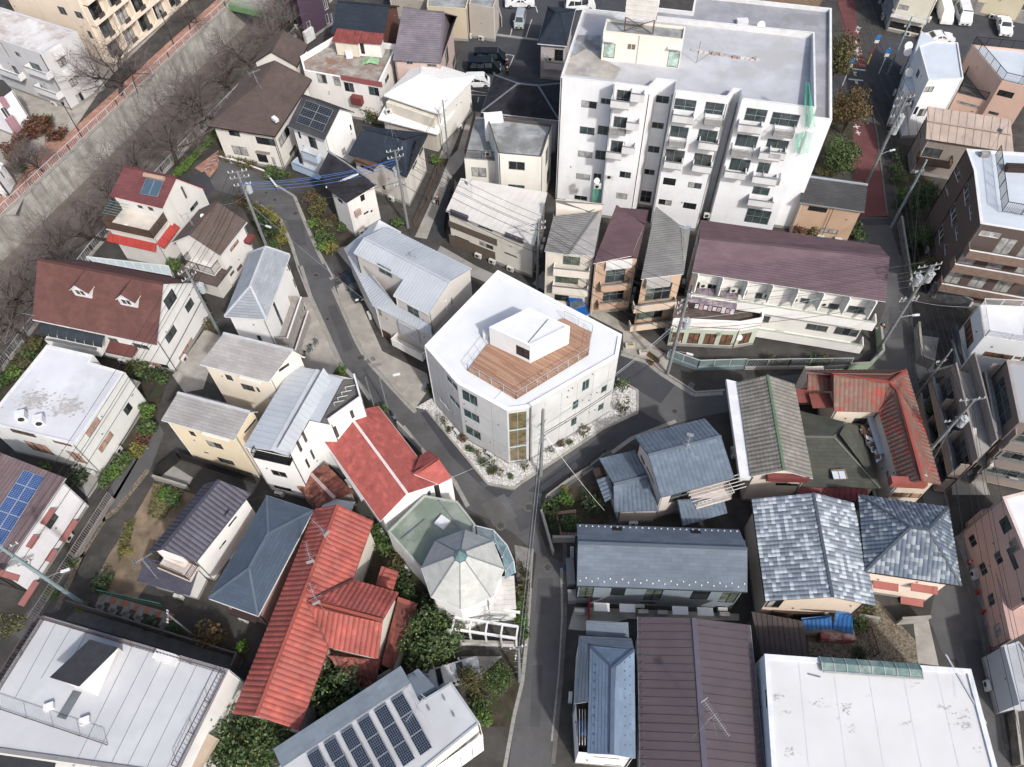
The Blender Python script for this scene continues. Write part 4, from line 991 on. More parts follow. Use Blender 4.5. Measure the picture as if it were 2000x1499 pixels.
H.wbox('b575,945,690,975', .8, mat('old_timber', '#6b5243', .9, 'wall', .2, 2.0), 'lean_to_roof'); H.finish(); antenna(H, 'b800,800', 7.1, 2.2)
# --- white house with dark mono pitch roof
r = R4('b370,1000', 'b530,1185', 'b705,1080', 6.3); H = House('gable_house', r.mid(), 'white two storey house with sooty dark gable roof under the blue cables', wall='#dedcd8', dirt=.3)
P = [W('b408,1100', 5.8), W('b530,1185', 5.8), W('b705,1080', 5.8), W('b560,960', 5.8)]
ra, rb_ = W('b420,885', 7.0), W('b600,1025', 7.0)
roof_plane(H.o, [W('b408,1100', 5.7), W('b530,1187', 5.7), W('b705,1080', 5.9), W('b590,1010', 6.9)], SL_BLACK, 'slate'); roof_plane(H.o, [W('b365,1010', 6.1), W('b420,1100', 6.0), W('b600,1020', 6.95), W('b425,888', 7.1)], SL_BLACK, 'slate'); roof_plane(H.o, [W('b705,1080', 5.9), W('b510,930', 6.0), W('b425,888', 7.0), W('b590,1012', 6.95)], SL_BLACK, 'slate')
ridge(H.o, [W('b420,885', 7.15), W('b700,1080', 6.0)], paint('#8d8f93', .7)); ridge(H.o, [W('b410,1098', 5.8), W('b600,1020', 7.0)], WHITE)
H.body(inset_poly([W('b430,1110', 5.6), W('b530,1187', 5.6), W('b700,1085', 5.6), W('b440,900', 5.6)], .15), 5.7)
H.wins('b608,1150,640,1170 b630,1250,660,1245 b672,1235,682,1240', 'k'); H.wins('b475,1155,510,1200 b490,1290,530,1330', 'k'); H.wbox('b580,1245,620,1255', .3, paint('#b59a90', .7), 'awning'); H.finish()
# --- black hipped roof
r = R4('b1320,655', 'c275,705', 'c275,480', 5.6); H = House('hipped_house', r.mid(), 'house with sooty black hipped roof and pale ridge caps beside the big apartment block', wall='#c9c4bc')
hip(H, r, 'c40,505', 'c130,515', 'slate', SL_BLACK, .45, paint('#7c7f86', .7), us=[r.L*.4, r.L*.66], zr=7.4); H.finish()
# --- white and cream house with mottled flat roof
H = hx('flat_roof_house', 'b1380,1100 c60,1100', 'white and cream three storey house with mottled grey flat roof and railed terrace', '#e3e1d8', .2)
P = WS('b1418,898 c172,920 c235,728 b1350,680', 8.6); flat(H, P, 8.6, .3, .15, RF_OLD, paint('#5b5450', .7))
H.wins('c-20,945,75,1000 c-25,1080,75,1118', 's'); H.wins('c198,890,210,940 c205,1010,218,1040'); ra = R4('b1220,930', 'b1420,945', 'b1440,700', 5.7); H.body(ra.poly(0), 5.7); H.wins('b1260,980,1350,1040', 'k'); H.finish()
mb = MB(); mb.prism(ra.poly(-.02), 5.7, 5.8); mb.build('terrace', RF_OLD, H.o); mb = MB(); k = ra.poly(.1);
for a, b in ((k[3], k[0]), (k[0], k[1])): rail_into(mb, a, b, 5.8, 1.1, .14, .025)
mb.build('railing', BROWN, H.o); rbox(H, 'b1395,800', 5.8, 2.2, 1.6, 2.9, wallm('#e6e5e2', .1), .1, 'stair_hut'); ac(H, 'b1360,915', 5.8); ac(H, 'b1405,880', 5.8)
# --- navy hipped house by the car park
r = R4('c150,255', 'c320,270', 'c440,60', 5.6); H = House('hipped_house', r.mid(), 'grey house with navy hipped roof next to the car park at the top', wall='#b9afab', dirt=.1)
hip(H, r, 'c285,150', 'c300,100', 'slate', SL_NAVY, .4, SL_NAVY, us=[r.L*.45, r.L*.6], zr=7.5); H.wins('c250,290,300,360', 'k'); H.bal('c185,410', 'c300,410', .9, 1.0); H.finish(); ac(H, 'c225,360', 3.2); dish(H, 'c190,325', 4.5)
# --- small buildings along the top edge
def topblock(name, spec, z, label, wall, m, wins='', cat='building', par=.3, dirt=.2):
 H = hx(name, spec, label, wall, dirt, cat); flat(H, WS(spec, z), z, par, .2, m)
 if wins: H.wins(wins)
 return H.finish()
topblock('shed', 'b780,-20 b1000,10 b1010,-90 b790,-100', 3.4, 'low grey roofed building at the top edge behind the mauve roof', '#a9a39a', RF_OLD)
H = topblock('house', 'b1000,40 b1230,55 b1260,-60 b1010,-80', 5.0, 'beige house with curved yellow entrance canopy at the top edge', '#c4b79f', RF_OLD); H.wbox('b1090,25,1220,42', .5, paint('#d9d3a5', .6), 'canopy')
topblock('house', 'b1245,25 b1390,50 b1420,-40 b1270,-60', 5.2, 'small grey house with green framed doors at the top edge beside the covered car', '#b6aea4', RF_OLD)
r = R4('d-200,35', 'd225,185', 'd330,-60', 5.5); H = House('slate_house', r.mid(), 'house with wide tan roof behind the big apartment block at the top', wall='#cfc4b4'); RT_TAN = mat('slate_tan', '#8d765c', .85, 'slate', .08, .4, cell=(.9, .3));
P = WS('c1390,100 d230,190 d330,-10 c1430,-120', 5.5); roof_plane(H.o, [P[0], P[1], P[2] + Vector((0, 0, 1.4)), P[3] + Vector((0, 0, 1.4))], RT_TAN, 'slate'); H.body(inset_poly(P, .3), 5.4); H.finish(); rbox(H, 'd30,50', 6.2, 1.6, .8, .7, DARKF, -.2, 'skylight'); rbox(H, 'd265,90', 5.6, 1.3, 7, .5, RF_WHITE, -.15, 'roof_edge')
# --- cream apartments at the upper right
H = hx('apartment_house', 'd700,190 d900,200', 'cream apartment house with white railed balcony above an open carport, top right', '#d9d5c4', .2, 'building')
P = WS('d690,180 d880,222 d1000,-10 d640,-100', 0); H.body(P, 7.0); mb = MB(); mb.prism(inset_poly(P, -.2), 7.0, 7.2); mb.build('roof', RF_WHITE, H.o)
H.wins('d770,25,815,65 d820,30,940,90 d660,-5,740,40', 's', G_CURT); H.wins('d705,120,890,200', 'k', G_DARK); H.bal('d715,100', 'd925,145', .7, .9, WHITE, 'rail'); H.finish()
topblock('house', 'd1260,-75 d1520,-15 d1580,-150 d1300,-180', 4.0, 'cream building behind the car park wall at the top right corner', '#cfc7ab', RF_OLD)
# --- white angular house
H = hx('angular_house', 'd850,650', 'white angular three storey house with three round satellite dishes at its side', '#e4e6e8', .15)
P = WS('d885,270 d960,243 d1112,250 d1145,460 d940,470', 8.6); flat(H, P, 8.6, .12, .15, RF_BLUE, WHITE)
H.wins('d925,510,960,540 d825,630,865,670 d890,640,915,680', 'k');
PL = [W('d685,740'), W('d740,745'), W('d870,560'), W('d790,300')]; H.body([W('d690,745'), W('d905,730'), W('d960,520'), W('d800,400')], 5.6); H.auto(random.Random(2), 2.7, .8); H.finish()
mb = MB(); mb.prism([W('d690,745'), W('d905,730'), W('d960,520'), W('d800,400')], 5.6, 5.66); mb.build('roof', RF_BLUE, H.o)
for q in ('d825,270', 'd818,305', 'd828,425'): dish(H, q, 6.6, .55, -1.6)
# --- salmon house
H = hx('terrace_house', 'd1300,600', 'salmon pink three storey house with pale blue roof terrace and black railings', '#cdac9b', .12)
P = WS('d1370,475 d1560,520 d1580,300 d1190,260', 8.4); flat(H, P, 8.4, .25, .2, RF_BLUE, wallm('#d3b8aa', .1)); mb = MB(); k = inset_poly(P, .1)
for a, b in zip(k, k[1:] + k[:1]): rail_into(mb, a, b, 8.4, 1.1, .16, .02)
mb.build('railing', BLACK, H.o); rw = R4('d1110,545', 'd1280,590', 'd1370,400', 5.2); H.body(rw.poly(), 5.2); H.wins('d1355,525,1425,580 d1295,650,1345,680', 'k'); H.wins('d1110,590,1230,640', 's', G_CURT); H.finish()
mb = MB(); mb.prism(rw.poly(-.02), 5.2, 5.25); mb.build('terrace', CONCD, H.o); mb = MB(); k = rw.poly(.08)
for a, b in ((k[3], k[0]), (k[0], k[1]), (k[1], k[2])): rail_into(mb, a, b, 5.25, 1.0, .14, .03)
mb.build('railing', BLACK, H.o)
# --- beige metal roof
r = R4('d925,800', 'd1440,890', 'd1420,700', 5.8); H = House('metal_roof_house', r.mid(), 'old house with beige standing seam roof and laundry balcony', wall='#8f857d', dirt=.5)
P = [W('d925,815', 5.4), W('d1440,895', 5.4), W('d1420,700', 6.9), W('d935,625', 6.9)]; roof_plane(H.o, P, MT_BEIGE, 'seam', cw=.9, fascia=paint('#5c3a30', .7)); ridge(H.o, [W('d935,710', 6.3), W('d1430,790', 6.3)], MT_BEIGE, .2, .08)
H.body(inset_poly(P, .3), [5.4, 5.4, 6.7, 6.7]); H.wins('d905,860,1000,930 d885,760,905,790', 'b'); H.bal('d870,960', 'd1060,995', 1.4, 1.0, BROWN, 'rail'); H.finish(); antenna(H, 'd1300,880', 6.0, 3.2)
# --- slate house with orange wall
r = R4('d185,1185', 'd565,1240', 'd575,1070', 5.2); H = House('gable_house', r.mid(), 'orange walled house with grey slate gable roof by the red road', wall='#bfa187', dirt=.15)
gable(H, r, 'd575,1105', 'slate', SL_DARK, fascia=paint('#9aa0a6', .5), zr=6.4, frac=.62, cap=paint('#a7adb5', .5)); H.wins('d240,1205,340,1250 d350,1215,455,1265 d310,1335,400,1375', 'b'); H.finish(); pipe(H.o, *W('d320,1370', 1)[:2], 0, 5, BROWN)
# --- dark brown tiled apartment
H = hx('tile_apartment', 'd1300,1500', 'dark brown tiled apartment block with pale blue flat roof and balconies', '#5b4f4b', .1, 'building')
P = WS('d1205,1000 d1243,1312 d1720,1390 d1640,905 d1160,873', 11.2); flat(H, P, 11.2, .15, .3, RF_BLUE, WHITE)
H.wins('d1075,965,1130,1040 d1035,1095,1060,1140 d1140,1085,1180,1170 d1065,1215,1105,1290 d1175,1215,1195,1280 d995,1330,1030,1395 d1095,1340,1115,1395 d1030,1440,1045,1490', 'w', G_GREY)
H.wins('d1250,1350,1350,1400 d1330,1370,1440,1420', 'w', G_CURT)
TL = mat('balcony_tile', '#8a7468', .8, 'wall', .1, 2.0)
for a, b in (('d1160,1499', 'k1560,100'), ('k1080,75', 'k1560,200'), ('k1005,185', 'k1560,330')): H.bal(a, b, 1.3, 1.1, TL, top=WHITE, doors=(2.2, G_CURT))
H.finish(); mb = MB(); k = WS('d1330,910 d1370,1240 d1700,1300 d1640,905', 11.3)
for a, b in zip(k, k[1:]): rail_into(mb, a, b, 11.3, 1.3, .2, .03)
mb.build('railing', DARKF, H.o); rbox(H, 'd1500,1000', 11.1, 4, .8, .6, BROWN, -.1, 'roof_duct'); rbox(H, 'd1265,915', 11.1, .9, .5, .5, CONC, -.1, 'antenna_base')
# ================================================================== the big white apartment block
WA = wallm('#e6e8eb', .22, .05)
H = hx('apartment_block', 'c285,1200 c1500,1300', 'big stained white six storey apartment block with staggered balconies and roof hut', '#e6e7e9', .3, 'building'); H.wm = WA
ZA = 17.2
P1 = WS('c285,450 c605,490', ZA); d = (P1[1]-P1[0]).normalized(); n = Vector((-d.y, d.x, 0)); n = n if n.y > 0 else -n
FLEN = (W('d262,640', ZA) - P1[0]).dot(d); DEP = 13.5
p = lambda u, v: P1[0] + d*u + n*v
u1 = (P1[1]-P1[0]).dot(d)
def at_u(px, z, v): h = hitplane(px, p(0, v), n); return (h-P1[0]).dot(d)
ub = [u1, at_u('c838,460', 18.6, -.5), at_u('c965,470', 18.6, -.5), at_u('c1300,500', 18.6, -.5), at_u('c1362,500', 18.6, -.5), FLEN]
fp = [p(0, 0), p(u1, 0)]; tops = []
poly = [p(0, 0), p(u1, 0), p(u1, -1.7), p(ub[1]-.4, -1.7), p(ub[1]+.3, 1.1), p(ub[2]-.1, 1.1), p(ub[2], -1.7), p(ub[3]-.4, -1.7), p(ub[3]+.3, 1.0), p(ub[4]-.1, 1.0), p(ub[4], -1.7), p(FLEN, -1.7), p(FLEN, DEP), p(0, DEP)]
H.body(poly, [ZA, ZA, 18.4, 18.4, 17.6, 17.6, 18.4, 18.4, 17.6, 17.6, 18.4, 18.4, 17.4, ZA])
fl = MB(); fl.face([q + Vector((0, 0, 16.7 - q.z)) for q in poly]); fl.build('roof', mat('apartment_roof', '#c0c3ca', .85, 'wall', .08, .3, col2='#b3b4b6'), H.o)
mb = MB()
for i in range(len(poly)):                     # inner parapet skin and coping
 a, b = poly[i], poly[(i+1) % len(poly)]; q = inset_poly(poly, .2); a2, b2 = q[i], q[(i+1) % len(poly)]
 T = [ZA, ZA, 18.4, 18.4, 17.6, 17.6, 18.4, 18.4, 17.6, 17.6, 18.4, 18.4, 17.4, ZA]; za, zb = T[i], T[(i+1) % len(poly)]
 f = lambda v, z: (v.x, v.y, z)
 mb.face([f(a, za+.01), f(b, zb+.01), f(b2, zb+.01), f(a2, za+.01)]); mb.face([f(a2, za), f(b2, zb), f(b2, 16.7), f(a2, 16.7)])
mb.build('parapet', WHITE, H.o)
H.wins('c408,588,493,640 c397,740,482,795 c387,882,468,930 c375,1015,457,1060 c365,1142,440,1180', 's')
H.wins('c520,575,578,615 c505,735,560,795 c490,880,545,940 c478,1015,520,1060', 's', G_GREY)
H.wins('c615,525,692,610 c598,680,672,757 c582,822,652,900', 's', G_GREY); H.wins('c822,555,915,610 c797,710,885,760 c775,850,860,900 c750,985,832,1030 c633,1003,692,1048 c612,1128,672,1172 c725,1110,810,1190', 's')
H.wins('c955,575,1070,655 c1135,595,1235,680 c930,735,1025,815 c1095,755,1195,840', 's', G_TEAL); H.wins('c895,870,1000,960 c1070,895,1160,985', 's', G_GREY); H.wins('c888,1040,955,1090 c1035,1065,1105,1110 c862,1165,930,1208 c1005,1185,1075,1230', 'k')
H.wins('c1375,632,1478,720 c1320,785,1425,870 c1285,925,1380,1010 c1445,950,1499,1020 d30,655,165,750 d0,810,110,880 d-20,960,60,1040 c1415,1090,1499,1150 c1380,1220,1495,1320', 's', G_TEAL)
BF = wallm('#d3d4d6', .5, .08)
for a, b, st in (('c575,620', 'c680,665', 's'), ('c565,775', 'c660,812', 'r'), ('c548,925', 'c635,950', 's'), ('c935,715', 'c1055,742', 's'), ('c1118,733', 'c1230,752', 'r'), ('c912,860', 'c1010,878', 'r'), ('c1085,880', 'c1200,890', 's'), ('c885,985', 'c988,1005', 's'), ('c1050,1008', 'c1160,1026', 's'),
                 ('c1318,770', 'c1450,800', 's'), ('c1278,910', 'c1400,935', 'r'), ('c1238,1045', 'c1360,1062', 's'), ('d25,800', 'd140,818', 'r'), ('d0,930', 'd90,948', 's'), ('d-40,1075', 'd60,1090', 'r'), ('c1440,935', 'c1560,955', 's'), ('c1400,1075', 'c1540,1095', 's'), ('c1375,1210', 'c1520,1225', 's')):
 H.bal(a, b, 1.0, .95, BF if st == 's' else paint('#c2c8cc', .5, .3), 'solid' if st == 's' else 'rail', floor=CONC)
sh = [('c770,600', 'c820,545'), ('c740,765', 'c790,705'), ('c715,905', 'c765,850')]
for a, b in sh: H.bal(a.replace('770', '690').replace('740', '665').replace('715', '640'), a, 1.0, .9, BF, 'solid')
H.finish()
for q, z in (('c1010,870', 11.0), ('c1130,870', 11.0), ('c500,1105', 5.8), ('c570,1050', 5.9), ('c1280,1030', 8.3), ('c1140,1275', 2.2), ('c960,700', 14), ('c1475,1180', 5)): ac(H, q, z, -.1)
for q, z in (('c1320,715', 14.2), ('c497,1060', 7.0)): dish(H, q, z, .35, -1.2)
for u in (u1-.15, ub[2]-.2, ub[4]-.2): pipe(H.o, *(p(u, -.05 if u < u1 else .35))[:2], 0, 16.5, ALU, .07)
k = MB(); k.face([q + Vector((0, 0, 16.712 - q.z)) for q in WS('c345,215 c530,225 c525,345 c640,400 c600,470 c310,435', 16.7)]); k.build('roof_screed', mat('mottled_screed', '#bab5ad', .9, 'wall', .12, .5, col2='#9a9896'), H.o); k = MB(); k.face([q + Vector((0, 0, 16.714 - q.z)) for q in WS('c350,205 c520,210 c515,300 c430,290 c340,340', 16.7)]); k.build('roof_screed', mat('peeling_coat', '#9ea2a8', .9, 'wall', .2, .8, col2='#7d7c7b'), H.o)
# roof hut, tank on a steel frame, low annex at the back
rp = R4('c535,185', 'c1005,235', 'c1015,160', 20.0); hut = House.__new__(House); hut.__dict__ = dict(H.__dict__); hut.walls = []
flat(hut, rp.poly(), 20.0, .2, .15, RF_OLD, wallm('#ded9cc', .2), z0=16.7, wm=wallm('#e6e1d4', .2)); hut.wins('c675,255,722,298', 'w', G_WARM); hut.wins('c540,250,598,345 c920,295,978,400', 'd', glassm('door_pale_green', (.38, .5, .45), .5)); hut.finish(found=False); pipe(H.o, *rp.p(rp.L*.46, -.06)[:2], 16.7, 20, WHITE)
hut.wbox('c535,240,600,252 c912,285,985,297', .4, WHITE, 'canopy')
mb = MB(); c = W('c750,150', 20.0);
for sx in (-1, 1):
 for sy in (-1, 1): q = c + d*sx*1.5 + n*sy*1.3; mb.beam(q, q + Vector((0, 0, 1.5)), .12, .12)
for sx in (-1, 1): mb.beam(c + d*sx*1.5 - n*1.3, c - d*sx*1.5 - n*1.3 + Vector((0, 0, 1.5)), .06, .06)
mb.build('tank_frame', paint('#6f4a3c', .8), H.o)
mb = MB(); mb.box(c + Vector((0, 0, 2.7)), d*1.6, n*1.4, Vector((0, 0, 1.15)))
for i in range(4): mb.box(c + Vector((0, 0, 1.9 + i*.55)), d*1.63, n*1.43, Vector((0, 0, .03)))
mb.build('water_tank', paint('#e9e7e2', .6), H.o)
AX = House.__new__(House); AX.__dict__ = dict(H.__dict__); AX.walls = []
PA2 = [p(FLEN+.05, 1.0), p((W('d375,615', 15.4)-P1[0]).dot(d), 1.0), p((W('d375,615', 15.4)-P1[0]).dot(d), DEP+9), p(at_u('c1060,40', 15.4, DEP+9), DEP+9), p(at_u('c1060,40', 15.4, DEP+9), DEP+5), p(6, DEP+5), p(6, DEP+.05), p(FLEN+.05, DEP+.05)]
flat(AX, PA2, 15.4, .4, .25, mat('annex_roof', '#a2a4ab', .85, 'wall', .1, .4, col2='#8f9096'), WHITE); AX.finish()
SKY = mat('skylight_dome', '#a9c0d8', .15, 'plain', .1, 2.0)
for q in ('c1175,215', 'c1330,220'):
 c = W(q, 15.1); mb = MB(); mb.box(c + Vector((0, 0, .35)), d*1.1, n*1.1, Vector((0, 0, .35))); s_ = mb.build('skylight', CONC, H.o); mb = MB(); t = c + Vector((0, 0, 1.35)); k = [c + d*a*1.0 + n*b*1.0 + Vector((0, 0, .71)) for a, b in ((-1, -1), (1, -1), (1, 1), (-1, 1))]
 for i in range(4): mb.face([k[i], k[(i+1) % 4], t])
 mb.build('dome', SKY, s_)
rbox(H, 'c1345,140', 15.0, 1.3, .8, .5, WHITE, .0, 'roof_hatch'); dish(H, 'c1460,150', 15.6, .5, -1.4); dish(H, 'd175,275', 15.8, .5, -1.4)
mb = MB(); c = W('c1080,370', 16.8); mb.tube([c, c + Vector((0, 0, 2.5))], .03, 5); mb.tube([c + Vector((0, 0, .1)), c + d*1.5 + Vector((0, 0, 1.6))], .025, 4)
for i in range(7): mb.beam(c + Vector((-.35, 0, .5+i*.28)), c + Vector((.05, .1, .5+i*.28)), .015, .015)
mb.build('antenna', ALU, H.o)
rr = random.Random(4); mb = MB()
for i in range(26): c = W('c%d,%d' % (1060 + i*15, 300 + i*2.2 + rr.uniform(-6, 6)), 16.7); mb.abox(c.x-.2, c.x+.2, c.y-.12, c.y+.12, 16.71, 16.71 + rr.uniform(.08, .25))
mb.build('rubble', mat('brick_rubble', '#a58a80', .9, 'leaf', col2='#d6d2cc'), H.o, kind='stuff')
NET = bpy.data.materials.new('green_net'); NET.use_nodes = True; b_ = NET.node_tree.nodes['Principled BSDF']; b_.inputs['Base Color'].default_value = (.06, .42, .27, 1); b_.inputs['Alpha'].default_value = .42; b_.inputs['Roughness'].default_value = .9
def net(spec, off, label):
 P = []
 for t in spec.split(): P.append(hitplane(t, p(0, off), n))
 mb = MB(); N = 6
 for i in range(N):
  for j in range(N):
   def Q(a, b):
    q = (P[0]*(1-a) + P[1]*a)*(1-b) + (P[3]*(1-a) + P[2]*a)*b; return q - n*(.25*math.sin(a*9 + b*3))
   mb.face([Q(i/N, j/N), Q((i+1)/N, j/N), Q((i+1)/N, (j+1)/N), Q(i/N, (j+1)/N)])
 single('safety_net', mb, NET, label, 'net')
net('d215,480 d240,480 d280,750 d215,750', -1.9, 'upper green safety net hanging at the right end of the white apartment block'); net('d160,780 d270,770 d235,905 d150,900', -1.9, 'lower green safety net on the right balconies of the white apartment block'); net('c475,1080 c600,1075 c605,1195 c470,1185', -1.3, 'green net around the low balcony at the left end of the white apartment block')
# ================================================================== three narrow houses and the long purple roof
BEI = '#d6cfc3'
H = hx('narrow_house', 'g300,330', 'beige narrow three storey house with curved balconies over a blue car', BEI, .2)
P = WS('c190,1470 c480,1499 c535,1195 c255,1170', 8.4)
roof_plane(H.o, [P[0], W('c330,1490', 8.4), W('c505,1240', 8.9), W('c245,1280', 8.4)], SL_GREY, 'slate', fascia=WHITE); roof_plane(H.o, [W('c330,1490', 8.4), P[1], W('c530,1230', 8.2), W('c505,1240', 8.9)], SL_LGREY, 'slate', fascia=WHITE); ridge(H.o, [W('c330,1490', 8.45), W('c505,1240', 8.95)], SL_GREY, .2, .06); roof_plane(H.o, [W('c455,1240', 9.0), P[2], W('c535,1195', 9.2), W('c255,1170', 9.2), W('c255,1180', 9.1)], SL_GREY, 'none')
H.body(inset_poly(P, .12), [8.2, 8.2, 8.2, 8.2]); mb = MB(); q = WS('c255,1230 c450,1240 c535,1195 c255,1168', 8.9); mb.prism(inset_poly(q, .05), 8.0, 8.98); mb.build('upper_wall', H.wm, H.o)
H.wins('c270,1235,292,1252'); H.wins('g300,0,395,60 g255,100,385,170', 's', G_GREEN); H.wins('g250,225,330,270', 'k', G_DARK); H.bal('g240,120', 'g450,135', .9, 1.1, wallm('#e3ddd2', .15)); H.bal('g235,215', 'g440,245', .9, 1.1, wallm('#e3ddd2', .15)); H.finish(); pipe(H.o, *W('g452,330')[:2], 0, 8.2, BROWN)
H = hx('narrow_house', 'g570,330', 'orange narrow three storey house with purple brown roof, middle of three', '#bfa189', .15)
P = WS('g475,45 g735,15 c800,1232 c612,1215', 8.3); roof_plane(H.o, [P[0], W('c700,1499', 8.7), W('c775,1320', 8.9), P[3]], SL_PURPB, 'slate', fascia=WHITE); roof_plane(H.o, [P[3], W('c775,1310', 8.9), P[2]], SL_PURPB, 'slate'); roof_plane(H.o, [W('c700,1499', 8.7), P[1], P[2], W('c775,1315', 8.9)], SL_PURPB, 'slate')
H.body(inset_poly(P, .15), 8.25); H.wins('g552,75,655,150 g535,200,650,255', 's', G_TEAL); H.wins('g560,320,640,360', 'k', G_DARK); H.wbox('g552,48,700,70', .3, WHITE, 'canopy'); H.bal('g520,200', 'g690,215', .8, 1.0, wallm('#bfa189', .15)); H.bal('g508,295', 'g675,325', .8, 1.0, wallm('#bfa189', .15)); H.finish()
H = hx('narrow_house', 'g800,430', 'orange and white narrow house with grey slate roof, nearest the purple roof', '#c2a68c', .15)
P = WS('g755,135 g1005,105 c1045,1330 c832,1245', 8.3); roof_plane(H.o, [P[0], P[1], W('c1010,1340', 8.9), P[3]], SL_GREY, 'slate', fascia=WHITE); roof_plane(H.o, [P[1], P[2], W('c990,1338', 9.0)], SL_GREY, 'slate', fascia=WHITE); ridge(H.o, [W('c832,1245', 8.4), W('c1000,1338', 8.95), W('c1045,1330', 8.4)], paint('#9fb0bf', .5), .25, .08)
H.body(inset_poly(P, .15), 8.2); H.wins('g790,175,920,250 g735,298,875,360', 's', G_GREEN); H.wins('g690,400,830,455', 'w', G_BEIGE); H.wbox('g790,150,925,180', .5, paint('#b9b6b3', .6), 'canopy'); H.bal('g715,310', 'g950,335', .8, 1.1, wallm('#cdbba8', .2)); H.bal('g695,410', 'g930,450', .8, 1.0, wallm('#d6c2ab', .2)); H.finish()
H = hx('purple_roof_building', 'g1200,650 k300,560', 'long white three storey building with purple roof and shared balconies', '#e3e2dd', .2, 'building')
Q = WS('g1055,95 k690,268 k712,38 c1100,1400', 8.3); A, B = W('g1055,95', 8.3), W('k690,268', 8.3); C_, D_ = W('k712,10', 9.4), W('c1098,1395', 9.4); E_, F_ = W('d655,1440', 8.2), W('c1105,1290', 8.2)
roof_plane(H.o, [A, B, C_, D_], SL_PURP, 'slate', fascia=WHITE); roof_plane(H.o, [E_, F_, D_, C_], SL_PURPB, 'slate', fascia=WHITE); ridge(H.o, [D_, C_], SL_PURP, .2, .06)
d1 = (B-A).normalized(); n1 = Vector((-d1.y, d1.x, 0)); n1 = n1 if n1.y > 0 else -n1; ln = (B-A).dot(d1)
q = lambda u, v: A + d1*u + n1*v
bk_ = (F_-A).dot(n1) - .4; H.body([q(.2, .9), q(ln-.3, .9), q(ln-.3, bk_), q(.2, bk_)], 8.2)
H.wins('g1090,155,1210,205 g1270,185,1370,235 g1430,215,1499,260 k130,235,235,285 k295,265,405,320 k475,290,580,350', 's', G_GREY); H.wins('g1410,340,1499,395 k0,350,140,420 k230,395,340,450 k400,415,520,480', 's', G_GREY)
WB = wallm('#e9e8e4', .12)
H.bal('g1035,272', 'k610,440', 1.3, 1.25, WB, top=paint('#b9c3ae', .6)); H.bal('g1360,480', 'k545,558', 1.3, 1.25, WB, top=paint('#b9c3ae', .6))
for x in (0, 1, 2, 3, 4, 5, 6, 7): c = q(.6 + x*(ln-1.5)/7, .3); mb = MB(); mb.abox(c.x-.06, c.x+.06, c.y-.5, c.y+.6, 5.6, 8.1); mb.build('partition', WB, H.o)
xt = WS('g985,478 g1335,540 k-180,440 g1060,330', 3.4); ext = [q(-.9, -3.2), q(5.8, -2.2), q(8.0, -1.2), q(8.0, .88), q(-.9, .88)]; H.body(ext, 3.3, 0, wallm('#b9c4b2', .2));
for w_ in H.walls[-5:-2]:
 k = int(w_['L']/1.5)
 for i in range(k): c = w_['L']*(i+.5)/k; w_['ops'].append([c-.6, c+.6, .5, 2.3, 'b', G_BROWN])
H.finish()
mb = MB(); mb.prism(inset_poly(ext, -.05), 3.3, 3.45); mb.build('terrace', mat('terrace_brown', '#6f625c', .9, 'wall', .2, 1.0), H.o); mb = MB(); e2 = inset_poly(ext, -.05); e3 = inset_poly(ext, .12)
for i in (0, 1, 2):
 a, b, c, e = e2[i], e2[i+1], e3[i+1], e3[i]; f = lambda v, z: (v.x, v.y, z)
 mb.face([f(a, 3.0), f(b, 3.0), f(b, 4.5), f(a, 4.5)]); mb.face([f(a, 4.5), f(b, 4.5), f(c, 4.5), f(e, 4.5)]); mb.face([f(e, 3.4), f(c, 3.4), f(c, 4.5), f(e, 4.5)])
a, b = e2[4], e2[0]; mb.face([f(a, 3.0), f(b, 3.0), f(b, 4.5), f(a, 4.5)]); mb.build('parapet', WB, H.o)
PGL = mat('purple_polycarbonate', '#857a86', .25, 'plain', .12, 1.0, col2='#a4979b'); mb = MB(); a0, b0 = q(.3, .8), q(5.2, .8)
for i in range(8):
 a, b = a0 + (b0-a0)*i/8, a0 + (b0-a0)*(i+1)/8; o_ = n1*-1.9; u_ = (b-a)*.03
 mb.face([a + u_ + Vector((0, 0, 5.5 - a.z)), b - u_ + Vector((0, 0, 5.5 - a.z)), b - u_ + o_ + Vector((0, 0, 5.0 - a.z)), a + u_ + o_ + Vector((0, 0, 5.0 - a.z))])
mb.build('terrace_canopy', PGL, H.o)
mb = MB(); rr = random.Random(8)
for i in range(9): c = q(1.2 + i*.45, -1.4) + Vector((0, 0, 4.9 - 8.3)); mb.box(c, d1*.18, n1*.02, Vector((0, 0, rr.uniform(.25, .42))), i % 2)
mb.build('laundry', [paint('#e2dfe3', .9), paint('#c4a5b2', .9)], H.o); dish(H, 'g1335,480', 4.8, .3, -1.2)
for x, v in ((1.5, .55), (4.6, .55), (7.9, .55), (10.8, .55), (13.6, .55)): put('air_conditioner_unit', AC_ME, H.o, q(x, v) + Vector((0, 0, 5.7 - 8.3)), 0)
